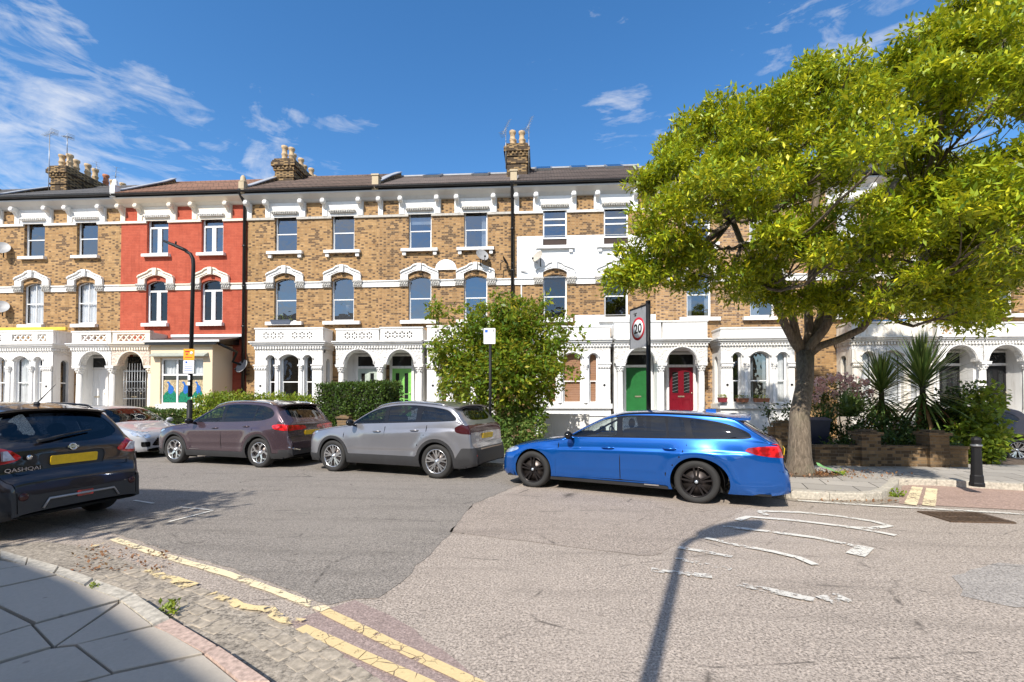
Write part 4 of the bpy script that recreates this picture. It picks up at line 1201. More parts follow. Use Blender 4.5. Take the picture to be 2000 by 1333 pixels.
for xx in (ew[0]+.03, xm, ew[1]-.03): b.box(xx-.035, xx+.035, yw, yw+.05, 1.48, 3.42)
b.box(xm2-.02, xm2+.02, yw+.01, yw+.05, 1.48, 3.42)
for z in (1.50, 2.72, 3.39): b.box(ew[0], ew[1], yw-.003, yw+.05, z-.035, z+.035)
fw_ = b.build('window', FRAME, h)
b = MB(); b.poly([(ew[0], yw+.04, 1.48), (ew[1], yw+.04, 1.48), (ew[1], yw+.04, 3.42), (ew[0], yw+.04, 3.42)]); b.build('pane', GLASS_C, fw_)
b = MB(); curtain(b, ew[0]+.05, xm-.05, 2.72, 3.4, yw+.14, folds=4); curtain(b, xm2+.05, ew[1]-.02, 2.72, 3.4, yw+.14, folds=3); b.build('curtain', CURTAIN, fw_)
# peacock panels behind the lower panes: gold ground, blue bird, green train with eye spots
GOLD = m_flat('pale_gold_film', (.42, .33, .19), .4, var=.8, scale=26)
TURQ = m_flat('turquoise_film', (.0, .16, .085), .35, var=.95, scale=38)
BLUEF = m_flat('blue_film', (.015, .12, .42), .35, var=.3, scale=18)
for i, (xa, xb) in enumerate(((ew[0]+.07, xm-.06), (xm+.05, xm2-.03), (xm2+.03, ew[1]-.08))):
    wd = xb-xa; yy = yw+.030
    b = MB(); b.box(xa, xb, yy-.004, yy, 1.55, 2.50); g = b.build('window_film', GOLD, fw_)
    b = MB(); b.poly([(xa, yy-.007, 1.55), (xb, yy-.007, 1.55), (xb, yy-.007, 1.90), (xa+wd*.88, yy-.007, 2.02), (xa+wd*.75, yy-.007, 2.06), (xa+wd*.5, yy-.007, 2.10), (xa+wd*.28, yy-.007, 2.02), (xa+wd*.12, yy-.007, 1.95), (xa, yy-.007, 1.82)])
    b.build('peacock_train', TURQ, g)
    b = MB(); b.poly([(xa+wd*.38, yy-.009, 1.96), (xa+wd*.55, yy-.009, 1.90), (xa+wd*.76, yy-.009, 1.98), (xa+wd*.82, yy-.009, 2.12), (xa+wd*.74, yy-.009, 2.24), (xa+wd*.56, yy-.009, 2.30), (xa+wd*.48, yy-.009, 2.40), (xa+wd*.38, yy-.009, 2.45), (xa+wd*.24, yy-.009, 2.39), (xa+wd*.36, yy-.009, 2.36), (xa+wd*.42, yy-.009, 2.26), (xa+wd*.36, yy-.009, 2.12)])
    b.build('peacock_body', BLUEF, g)
# downpipe between the red house and its neighbour
def downpipe(h, x, z0, z1, y=-.09, m=BLACK, offset=True, r=.055):
    b = MB()
    pts = [(x, -.48, z1+.12), (x, -.48, z1), (x, y, z1-.35), (x, y, z0)] if offset else [(x, y, z1), (x, y, z0)]
    b.tube(pts, r, 8)
    z = z0+1.2
    while z < z1-.8: b.lathe([(r+.018, 0), (r+.018, .07)], (x, y, z), n=8); z += 1.8
    return b.build('downpipe', m, h)
downpipe(h, 5.92, .1, 10.8, r=.075)
b = MB(); b.tube([(e1+.35, ye-.1, 4.0), (e1+.55, -.5, 3.75), (5.55, -.25, 3.35), (5.90, -.12, 3.2)], .06, 8); b.build('drainpipe', BLACK, h)

# next: brick with rosette parapets
h = H(1, 'brick terraced house with grey-green front door, right next to the red house'); X = h.location.x
wall(h, BR_A, wins=(1.78, 4.4)); belts(h, (1.78, 4.4), WHITE); cornice_top(h, (1.78, 4.4), WHITE, 0, dark=True); gutter(h); roof(h, TILE_B, 2.2)
upper(h, wins=(1.78, 4.4), c2=(None, None))
party_wall(h, STONEB, BR_SOOT, 2.2, finial='ball', up=.36, start=1.6)
chimney(h, 2.0, 8.0, 11.3, 13.6, .95, 11, x=.5)
b0, b1 = bx(498, X), bx(630, X)
bay(h, b0, b1, [(bx(522, X), bx(537, X)), (bx(547, X), bx(583, X)), (bx(594, X), bx(610, X))],
    par=('rosette', [bx(p, X) for p in (519, 533.5, 548, 575, 589.5, 604)]), ztop=4.72)
porch(h, bx(656, X), bx(741, X), [(bx(673, X), bx(729, X))], par=('rosette', [bx(p, X) for p in (678, 692, 706.5, 721)]), cols=[bx(664, X), bx(741, X)], jr=True)
doorway(h, dx(718, X), m_flat('grey_green_door_paint', (.42, .48, .42), .35), 'glass2')
b = MB(); b.box(bx(710, X)+.1, bx(710, X)+.16, -.10, -.06, 2.0, 2.3); 
# next: light green door
h = H(2, 'brick terraced house with a bright light-green front door, half hidden by the bushy tree'); X = h.location.x
wall(h, BR_B, wins=(1.86, 4.32)); belts(h, (1.86, 4.32), WHITE); cornice_top(h, (1.86, 4.32), WHITE, 0, dark=True); gutter(h); roof(h, SLATE_W, 2.08, flat=True, lights=2)
upper(h, wins=(1.86, 4.32), c2=('blindtop', 'right'))
party_wall(h, STONEB, BR_SOOT, 2.0, finial='pier', up=.45, start=1.5)
porch(h, bx(741, X)+.002, bx(825, X), [(bx(757, X), bx(808, X))], par=('rosette', [bx(p, X) for p in (757, 771, 785, 799.5)]), cols=[bx(818, X)], left=False, zpar=4.70)
doorway(h, dx(785, X), m_flat('light_green_door_paint', (.22, .52, .12), .35), 'glass2')
bay(h, bx(834, X), bx(965, X), [(bx(858, X), bx(874, X)), (bx(884, X), bx(922, X)), (bx(933, X), bx(948, X))], par=('rosette', [bx(p, X) for p in (855, 870, 885, 915, 930, 945)]), ztop=4.75, curt=('wood', None, None))
b = MB()    # blank white half-round panel between the windows
pts = [(3.02+.46*math.cos(math.pi*k/14), 7.38+.40*math.sin(math.pi*k/14)) for k in range(15)]
b.prism_y(pts[::-1][::-1], -.06, -.001); b.box(2.52, 3.52, -.08, -.001, 7.32, 7.379); b.build('lunette', WHITE2, h)
downpipe(h, 5.93, 4.2, 10.8, r=.075)
# house with the white rendered middle storey
h = H(3, 'terraced house with white rendered middle band and dark green front door'); X = h.location.x
wall(h, BR_B, w2=(8.29, 9.95)); belts(h, W_, WHITE2, m2=WHITE); cornice_top(h, W_, WHITE2, 0, dark=True); gutter(h); roof(h, SLATE_W, 2.28, flat=True, lights=3)
b = MB()
holes = []
b.holed([(.12, 6.93), (HW, 6.93), (HW, 8.72), (.12, 8.72)], [[(cx-.51, 8.27), (cx+.51, 8.27), (cx+.51, 8.71), (cx-.51, 8.71)] for cx in W_]+[[(cx-.83, 6.94), (cx+.83, 6.94), (cx+.83, 7.2), (cx, 7.55), (cx-.83, 7.2)] for cx in W_], -.02, .02)
b.holed([(2.6, 4.72), (HW, 4.72), (HW, 5.28), (2.6, 5.28)], [[(W_[1]-.51, 5.12), (W_[1]+.51, 5.12), (W_[1]+.51, 5.27), (W_[1]-.51, 5.27)]], -.02, .02)
b.build('render_band', WHITE2, h)
for i, cx in enumerate(W_):
    w2 = sash(h, cx, 8.60, 9.95, 0, 1.02, .03, style='triple', name='upper_window')
    b = MB(); b.box(cx-.51, cx+.51, .06, .10, 8.29, 8.598); b.build('window_box', m_flat('dark_timber', (.035, .018, .012), .7), w2)
    sill(h, cx, 1.62, 8.27, WHITE2, True, sub=w2)
    w1 = sash(h, cx, 5.15, 6.92, .15, 1.02, .12, style='sash', name='first_floor_window', pane_m=GLASS_D)
    sill(h, cx, 1.5, 5.12, WHITE2, False, th=.15, sub=w1); hood(h, cx, 6.88, WHITE2, sub=w1)
party_wall(h, STONEB, BR_SOOT, 2.0, finial='pier', up=.25, start=1.0)
chimney(h, 1.3, 4.6, 11.4, 13.55, .95, 4, x=.05, rows=2, allm=True)
b0, b1 = bx(1045, X), bx(1192, X)
bay(h, b0, b1, [(bx(1069, X), bx(1088, X)), (bx(1099, X), bx(1137, X)), (bx(1150, X), bx(1168, X))], m=WHITE2, par=('solid', []), curt=('wood', 'wood', 'wood'), cellar=True)
b = MB(); b.box(b0+.3, b0+1.2, -BAYP-.0, -BAYP+.015, .25, .95); b.build('cellar_window', DARKGL, h)
porch(h, bx(1200, X), bx(1293, X), [(bx(1224, X), bx(1280, X))], m=WHITE2, par=('solid', []), cols=[bx(1212, X), bx(1293, X)], zpar=4.85, jr=True)
doorway(h, dx(1246, X), m_flat('dark_green_door_paint', (.02, .13, .035), .3), 'plain', wd=1.0)
b = MB(); b.box(.28, .34, -.03, -.005, 5.0, 7.2); b.tube([(.3, -.05, 7.2), (.55, -.12, 7.2)], .03, 6); b.build('wall_pipe', GREYSLIM, h)
# dark red door
h = H(4, 'brick terraced house with dark red front door and pots on its bay sill'); X = h.location.x
wall(h, BR_C, wins=(1.8, 4.4)); belts(h, (1.8, 4.4), WHITE); cornice_top(h, (1.8, 4.4), WHITE, 0); gutter(h); roof(h, SLATE, 2.1)
upper(h, wins=(1.8, 4.4), c1=('sides', 'left'), c2=(None, 'full'))
party_wall(h, STONEB, BR_SOOT, 2.0, finial='pier', up=.35)
porch(h, bx(1293, X)+.002, bx(1382, X), [(bx(1303, X), bx(1362, X))], par=('solid', []), cols=[bx(1372, X)], left=False, zpar=4.85)
doorway(h, dx(1330, X), m_flat('dark_red_door_paint', (.16, .006, .015), .3), 'stained', wd=1.0)
bay(h, bx(1408, X), bx(1552, X), [(bx(1431, X), bx(1448, X)), (bx(1465, X), bx(1503, X)), (bx(1518, X), bx(1538, X))], par=('solid', []), curt=(None, 'sides', 'full'), ztop=4.55)
# worn house behind the spiky plants
h = H(5, 'terraced house with flaking parapet above the two spiky palms'); X = h.location.x
wall(h, BR_A, wins=(1.9, 4.6)); belts(h, (1.9, 4.6), WHITE); cornice_top(h, (1.9, 4.6), WHITE, 0); gutter(h); roof(h, SLATE, 2.0)
upper(h, wins=(1.9, 4.6), c1=('full', 'full'), c2=('full', None))
party_wall(h, STONEB, BR_SOOT, 2.0, finial='pier', up=.35); chimney(h, 1.8, 6.5, 11.3, 13.4, .9, 6, x=.05)
bay(h, bx(1664, X), bx(1822, X), [(bx(1684, X), bx(1706, X)), (bx(1720, X), bx(1764, X)), (bx(1778, X), bx(1800, X))], m=WORN, par=('solid', []), curt=('full', 'full', 'full'), ztop=4.72)
b = MB(); b.box(bx(1690, X), bx(1780, X), -.80, -.75, 4.74, 4.82); b.build('blue_board', m_flat('faded_blue_board', (.05, .12, .25), .6), h)
porch(h, bx(1832, X), bx(1920, X), [(bx(1845, X), bx(1908, X))], m=WHITE, par=('lattice', [(bx(1838, X), bx(1866, X))]), cols=[bx(1925, X)], jr=True)
doorway(h, dx(1855, X), BLACKM, 'glass2')
h = H(6, 'terraced house with pale arched porch at the right edge'); X = h.location.x
wall(h, BR_A); belts(h, W_, WHITE); cornice_top(h, W_, WHITE, 0); gutter(h); roof(h, SLATE, 2.0); upper(h, c1=(None, None))
party_wall(h, STONEB, BR_SOOT, 2.0, finial='pier', up=.35)
porch(h, bx(1922, X), bx(2015, X), [(bx(1932, X), bx(1999, X))], m=WHITE, par=('solid', []), cols=[bx(2012, X)], left=False)
doorway(h, dx(1945, X), BLACKM, 'glass2')
bay(h, bx(2045, X), bx(2210, X), [(bx(2070, X), bx(2092, X)), (bx(2108, X), bx(2150, X)), (bx(2165, X), bx(2187, X))])

# ================================================================ cars
def pchip(xs, ys):
    xs = np.array(xs, float); ys = np.array(ys, float); h = np.diff(xs); d = np.diff(ys)/h
    m = np.zeros_like(xs)
    for i in range(1, len(xs)-1):
        if d[i-1]*d[i] > 0:
            w1 = 2*h[i]+h[i-1]; w2 = h[i]+2*h[i-1]; m[i] = (w1+w2)/(w1/d[i-1]+w2/d[i])
    m[0] = d[0]; m[-1] = d[-1]
    def f(x):
        x = min(max(x, xs[0]), xs[-1]); i = min(int(np.searchsorted(xs, x, 'right'))-1, len(xs)-2); i = max(i, 0)
        t = (x-xs[i])/h[i]
        return float((1+2*t)*(1-t)**2*ys[i]+t*(1-t)**2*h[i]*m[i]+t*t*(3-2*t)*ys[i+1]+t*t*(t-1)*h[i]*m[i+1])
    return f
def sdpoly(P):
    P = [tuple(p) for p in P]; n = len(P)
    def f(x, y):
        d = 1e9; ins = False
        for i in range(n):
            ax, ay = P[i]; bx_, by = P[(i+1) % n]
            ex, ey = bx_-ax, by-ay; wx, wy = x-ax, y-ay
            t = (wx*ex+wy*ey)/(ex*ex+ey*ey+1e-12); t = 0 if t < 0 else (1 if t > 1 else t)
            qx, qy = wx-ex*t, wy-ey*t; dd = qx*qx+qy*qy
            if dd < d: d = dd
            if (ay > y) != (by > y) and x < (bx_-ax)*(y-ay)/(by-ay)+ax: ins = not ins
        return -math.sqrt(d) if ins else math.sqrt(d)
    return f
def sdline(P, w):
    def f(x, y):
        d = 1e9
        for (ax, ay), (bx_, by) in zip(P, P[1:]):
            ex, ey = bx_-ax, by-ay; wx, wy = x-ax, y-ay
            t = (wx*ex+wy*ey)/(ex*ex+ey*ey+1e-12); t = 0 if t < 0 else (1 if t > 1 else t)
            dd = (wx-ex*t)**2+(wy-ey*t)**2
            if dd < d: d = dd
        return math.sqrt(d)-w
    return f
def smooth_poly(P, it=2):
    for _ in range(it):
        Q = []
        for i in range(len(P)):
            a, c = P[i], P[(i+1) % len(P)]
            Q += [(a[0]*.8+c[0]*.2, a[1]*.8+c[1]*.2), (a[0]*.2+c[0]*.8, a[1]*.2+c[1]*.8)]
        P = Q
    return P

def m_paint(name, col, metal=.45, rough=.32, flake=0.0):
    m, t, out = mat(name)
    n = t.noise(objc(t), 3, 3)
    c = t.mix(t.ramp(n, .3, .7), tuple(x*.96 for x in col), tuple(min(1, x*1.04) for x in col))
    b = pbr(t, out, c, rough, Metallic=metal)
    b.inputs['Coat Weight'].default_value = 1.0; b.inputs['Coat Roughness'].default_value = .03
    MATS[name] = m; return m
PLASTIC = m_flat('black_plastic_trim', (.028, .028, .03), .6)
GLOSSB = m_flat('gloss_black_trim', (.008, .008, .009), .1)
TYRE = m_flat('tyre_rubber', (.022, .021, .020), .8)
ALLOY = m_flat('silver_alloy', (.62, .62, .63), .25, metal=.9)
ALLOYD = m_flat('dark_alloy', (.03, .026, .026), .28, metal=.6)
CHROME = m_flat('chrome_trim', (.75, .75, .76), .12, metal=1.0, var=.02)
SEATM = m_flat('dark_seat_cloth', (.03, .03, .033), .85)
WELL = m_flat('wheel_well', (.008, .008, .008), .9)
PLATE = m_flat('yellow_number_plate', (.80, .50, .01), .4, var=.12, scale=14)
PLATEW = m_flat('white_number_plate', (.75, .75, .72), .4)
GREYP = m_flat('grey_skid_plate', (.35, .35, .36), .4, metal=.5)
def m_carglass(name, tint, ior=1.55):
    m, t, out = mat(name)
    gl = t.a('ShaderNodeBsdfGlossy', {'Color': (1, 1, 1, 1), 'Roughness': .01})
    tr = t.a('ShaderNodeBsdfTransparent', {'Color': (*tint, 1)})
    ms = t.a('ShaderNodeMixShader', {0: schlick(t, ior)}); t.link(tr.outputs[0], ms.inputs[1]); t.link(gl.outputs[0], ms.inputs[2])
    t.link(ms.outputs[0], out.inputs[0]); return m
CG_CLEAR = m_carglass('car_glass', (.72, .78, .77)); CG_DARK = m_carglass('tinted_car_glass', (.06, .075, .10), 1.7)
def m_lamp(name, col, em=0):
    m, t, out = mat(name)
    s = t.a('ShaderNodeSeparateXYZ', {0: objc(t)}).outputs
    st = t.math('FRACT', t.math('MULTIPLY', t.math('ADD', s[2], s[0]), 16.0))
    c = t.mix(t.ramp(t.noise(objc(t), 9, 2), .40, .60), tuple(x*.35 for x in col), tuple(min(1, x*1.15) for x in col))
    b = pbr(t, out, c, .15); b.inputs['Coat Weight'].default_value = 1; b.inputs['Coat Roughness'].default_value = .02; return m
REDL = m_lamp('red_lamp', (.62, .012, .015)); CLEARL = m_flat('clear_lamp', (.65, .68, .72), .08, metal=.7, var=.5, scale=14); DARKRED = m_flat('smoked_red_lamp', (.045, .008, .010), .10)
CLEARR = m_flat('clear_reversing_lamp', (.7, .68, .7), .12, metal=.3, var=.4, scale=20)

class Car:
    def __init__(s, sp):
        s.sp = sp; s.L = sp['L']
        s.T = pchip(*zip(*sp['T'])); s.B = pchip(*zip(*sp['belt'])); s.W = pchip(*zip(*sp['w'])); s.Z = pchip(*zip(*sp['zb']))
        s.lean = sp.get('lean', .36); s.drop = sp.get('drop', .075)
        s.creases = sp.get('creases', [])
        s.N1, s.N2, s.N3 = 18, 9, 13
        s.kf, s.kr = sp.get('kf', 1.0), sp.get('kr', 1.0)
    def X(s, u):
        a, b_ = s.sp['fo'], s.sp['fo']+s.sp['wb']
        if u < a: u = a-(a-u)*s.kf
        elif u > b_: u = b_+(u-b_)*s.kr
        return s.L/2-u
    def section(s, u):
        T, w, zb = s.T(u), s.W(u), s.Z(u); zs = min(s.B(u), T-.03); zs = max(zs, zb+.02)
        T = max(T, zs+.01)
        return T, w, zb, zs
    def P(s, u, v):
        T, w, zb, zs = s.section(u); H = zs-zb
        if v <= 1:
            t = v; z = zb+H*t
            y = w-.055*(max(0, .30-t)/.30)**2-.050*(max(0, t-.62)/.38)**2
            for (cz0, cz1, ua, ub, amp, wd) in s.creases:
                zc = cz0+(cz1-cz0)*(u-ua)/(ub-ua)
                k = min(1, max(0, (u-ua)/.15))*min(1, max(0, (ub-u)/.15))
                if k > 0: y += amp*k*(.5+.5*math.tanh((zc-z)/wd))*math.exp(-((z-zc)/.16)**2)
            for (ca, cr, camp) in s.sp.get('flares', []):
                d = math.hypot(u-ca, z-s.sp['r']*1.0)
                y += camp*math.exp(-((d-cr)/.11)**2)
            return Vector((u, y, z))
        y4 = w-.050; h = T-zs; hg = max(h-s.drop, 0.0) if h > s.drop+.02 else 0.0
        if h > s.drop+.02: pass
        ze = zs+hg; ye = y4-s.lean*hg-.012*(hg > 0)
        # keep the greenhouse narrower towards the rear
        if v <= 2:
            t = v-1; return Vector((u, y4+(ye-y4)*t - .0*math.sin(math.pi*t)+.012*math.sin(math.pi*t), zs+hg*t))
        t = v-2
        a = t; y = ye*math.cos(a*math.pi/2)**.8 if a < 1 else 0.0
        r = (y/ye) if ye > 0 else 0
        z = ze+(T-ze)*max(0, 1-abs(r)**2.5)**.5
        return Vector((u, y, z))
    def Nrm(s, u, v):
        e = .012; u0, u1 = max(0, u-e), min(s.L, u+e)
        v0, v1 = max(0, v-.02), min(3, v+.02)
        # stay on one side of the shoulder
        a = s.P(u1, v)-s.P(u0, v); b_ = s.P(u, v1)-s.P(u, v0)
        n = b_.cross(a)
        if v >= 2.97: n = Vector((n.x, 0, n.z))
        if n.length < 1e-9: return Vector((0, 0, 1))
        n.normalize()
        c = s.P(u, v)-Vector((s.L/2, 0, .6))
        if n.dot(c) < 0: n = -n
        return n
    def grid(s):
        us = np.linspace(0, s.L, 1400); pr_ = [(s.T(u)) for u in us]
        cs = [0]
        for i in range(1, len(us)): cs.append(cs[-1]+math.hypot(us[i]-us[i-1], pr_[i]-pr_[i-1]))
        n = int(cs[-1]/.052); st = np.interp(np.linspace(0, cs[-1], n+1), cs, us)
        vs = [k/s.N1 for k in range(s.N1)]+[1+k/s.N2 for k in range(s.N2)]+[2+k/s.N3 for k in range(s.N3+1)]
        return list(st), vs
    def run(s, regions):
        """cut the half shell into named regions, return dict name -> list of polygons of (u,v,pos)"""
        us, vs = s.grid(); cells = []
        cache = {}
        def V(u, v):
            k = (u, v)
            if k not in cache: cache[k] = (u, v, s.P(u, v))
            return cache[k]
        for i in range(len(us)-1):
            for j in range(len(vs)-1):
                q = [V(us[i], vs[j]), V(us[i+1], vs[j]), V(us[i+1], vs[j+1]), V(us[i], vs[j+1])]
                if ((q[2][2]-q[0][2]).cross(q[3][2]-q[1][2])).length < 1e-7: continue
                cells.append((q, 'side' if vs[j] < 1 else ('green' if vs[j] < 2 else 'top')))
        out = {}
        for name, zones, fn in regions:
            rest = []; ins = out.setdefault(name, [])
            for q, zone in cells:
                if zone not in zones: rest.append((q, zone)); continue
                sd_ = [fn(p[2].x, p[2].y, p[2].z, zone) for p in q]
                if all(x > 0 for x in sd_): rest.append((q, zone)); continue
                if all(x <= 0 for x in sd_): ins.append((q, zone)); continue
                a, b_ = [], []
                n = len(q)
                for k in range(n):
                    p, r = q[k], q[(k+1) % n]; dp, dr = sd_[k], sd_[(k+1) % n]
                    (a if dp <= 0 else b_).append(p)
                    if (dp <= 0) != (dr <= 0):
                        t = dp/(dp-dr)
                        u, v = p[0]+(r[0]-p[0])*t, p[1]+(r[1]-p[1])*t
                        # one refinement step against the true surface
                        P_ = s.P(u, v); x = (u, v, P_)
                        a.append(x); b_.append(x)
                if len(a) > 2: ins.append((a, zone))
                if len(b_) > 2: rest.append((b_, zone))
            cells = rest
        out['body'] = cells
        return out
    def mesh(s, polys, name, m, parent, off=0.0, sides=(1, -1), lining=False):
        vmap = {}; verts = []; norms = []; faces = []
        for sg in sides:
            for q, zone in polys:
                idx = []
                for (u, v, p) in q:
                    zk = zone if zone != 'top' else 'green'   # shoulder stays crisp between side and glasshouse
                    k = (round(u, 5), round(v, 5), sg if v < 2.999 else 0, zone == 'side')
                    if k not in vmap:
                        vv = v
                        if zone == 'side' and v > .98: vv = .98
                        if zone != 'side' and v < 1.03: vv = 1.03
                        n = s.Nrm(u, vv)
                        pp = p+n*off
                        vmap[k] = len(verts); verts.append((s.X(pp.x), sg*pp.y, pp.z)); norms.append((-n.x, sg*n.y, n.z))
                    idx.append(vmap[k])
                d = [];
                for x in idx:
                    if not d or x != d[-1]: d.append(x)
                if len(d) > 1 and d[0] == d[-1]: d.pop()
                if len(set(d)) < 3: continue
                faces.append(d if sg < 0 else d[::-1])
        if not faces: return None
        me = bpy.data.meshes.new(name); me.from_pydata(verts, [], faces)
        # orient outward
        me.update()
        flip = 0
        for pl in me.polygons:
            n = Vector(norms[pl.vertices[0]])
            if pl.normal.dot(n) < 0: flip += 1
        if flip > len(me.polygons)/2: me.flip_normals()
        me.polygons.foreach_set('use_smooth', [True]*len(me.polygons))
        if not lining:
            me.normals_split_custom_set_from_vertices(norms)
        me.materials.append(m)
        o = bpy.data.objects.new(name, me); COL.objects.link(o); o.parent = parent
        return o

def wheel(parent, x, y, r, sgn, spokes, rimm, style, width=.215, steer=0.0):
    wv = thing('wheel', (x, y, r), None, None); wv.parent = parent
    if steer: wv.rotation_euler = (0, 0, steer)
    def S(b): 
        if sgn < 0: b.v = [(p[0], -p[1], p[2]) for p in b.v]; b.f = [tuple(reversed(f)) for f in b.f]
        return b
    rr = r*.70; w2 = width
    b = MB()
    b.lathe([(rr*.97, -w2+.0), (rr*1.03, -w2), (r*.93, -w2+.01), (r*.99, -w2+.035), (r, -w2+.06), (r, -.05), (r*.985, -.025), (r*.93, -.002), (r*.86, .004), (rr*1.06, -.006), (rr*1.0, -.018), (rr*.97, -.03)], (0, 0, 0), axis='y', n=40, caps=False)
    S(b).build('tyre', TYRE, wv)
    b = MB()
    b.lathe([(rr*1.0, -.020), (rr*1.01, -.010), (rr*.96, -.012), (rr*.93, -.030), (rr*.91, -.16)], (0, 0, 0), axis='y', n=40, caps=False)
    b.lathe([(0, -.02), (.03, -.02), (.034, -.035), (.07, -.045), (.075, -.07)], (0, 0, 0), axis='y', n=16, caps=False)
    n = spokes
    for k in range(n):
        a = 2*math.pi*k/n+.3
        def ring(rad, half, yy, th, tw=0.0):
            ca, sa = math.cos(a+tw), math.sin(a+tw)
            return [Vector((ca*rad-sa*h_, yy_, sa*rad+ca*h_)) for h_, yy_ in ((-half, yy), (half, yy), (half, yy-th), (-half, yy-th))]
        if style == 'twin':
            for s2 in (-1, 1):
                b.prism(ring(.05, .016, -.035, .03, s2*.25), ring(rr*.94, .013, -.018, .03, s2*.16))
        elif style == 'swirl':
            b.prism(ring(.05, .028, -.035, .03), ring(rr*.55, .022, -.022, .03, .12)); b.prism(ring(rr*.55, .022, -.022, .03, .12), ring(rr*.94, .026, -.014, .03, .42))
            b.prism(ring(rr*.60, .014, -.03, .02, .1), ring(rr*.94, .014, -.02, .02, -.28))
        else:
            b.prism(ring(.05, .026, -.035, .03), ring(rr*.94, .020, -.016, .03))
            b.prism(ring(rr*.35, .010, -.03, .02, .22), ring(rr*.94, .010, -.02, .02, .36)); b.prism(ring(rr*.35, .010, -.03, .02, -.22), ring(rr*.94, .010, -.02, .02, -.36))
    S(b).build('rim', rimm, wv)
    b = MB(); b.lathe([(0, -.075), (rr*.75, -.075), (rr*.75, -.085), (rr*.90, -.09), (rr*.9, -.10)], (0, 0, 0), axis='y', n=24); S(b).build('brake_disc', BRAKE, wv)
    b = MB(); b.lathe([(0, -.012), (.024, -.013), (.026, -.02)], (0, 0, 0), axis='y', n=12); S(b).build('hub_cap', HUB, wv)
    return wv
BRAKE = m_flat('brake_disc_steel', (.10, .085, .08), .4, metal=.7)
HUB = m_flat('hub_badge', (.45, .5, .55), .3, metal=.5)

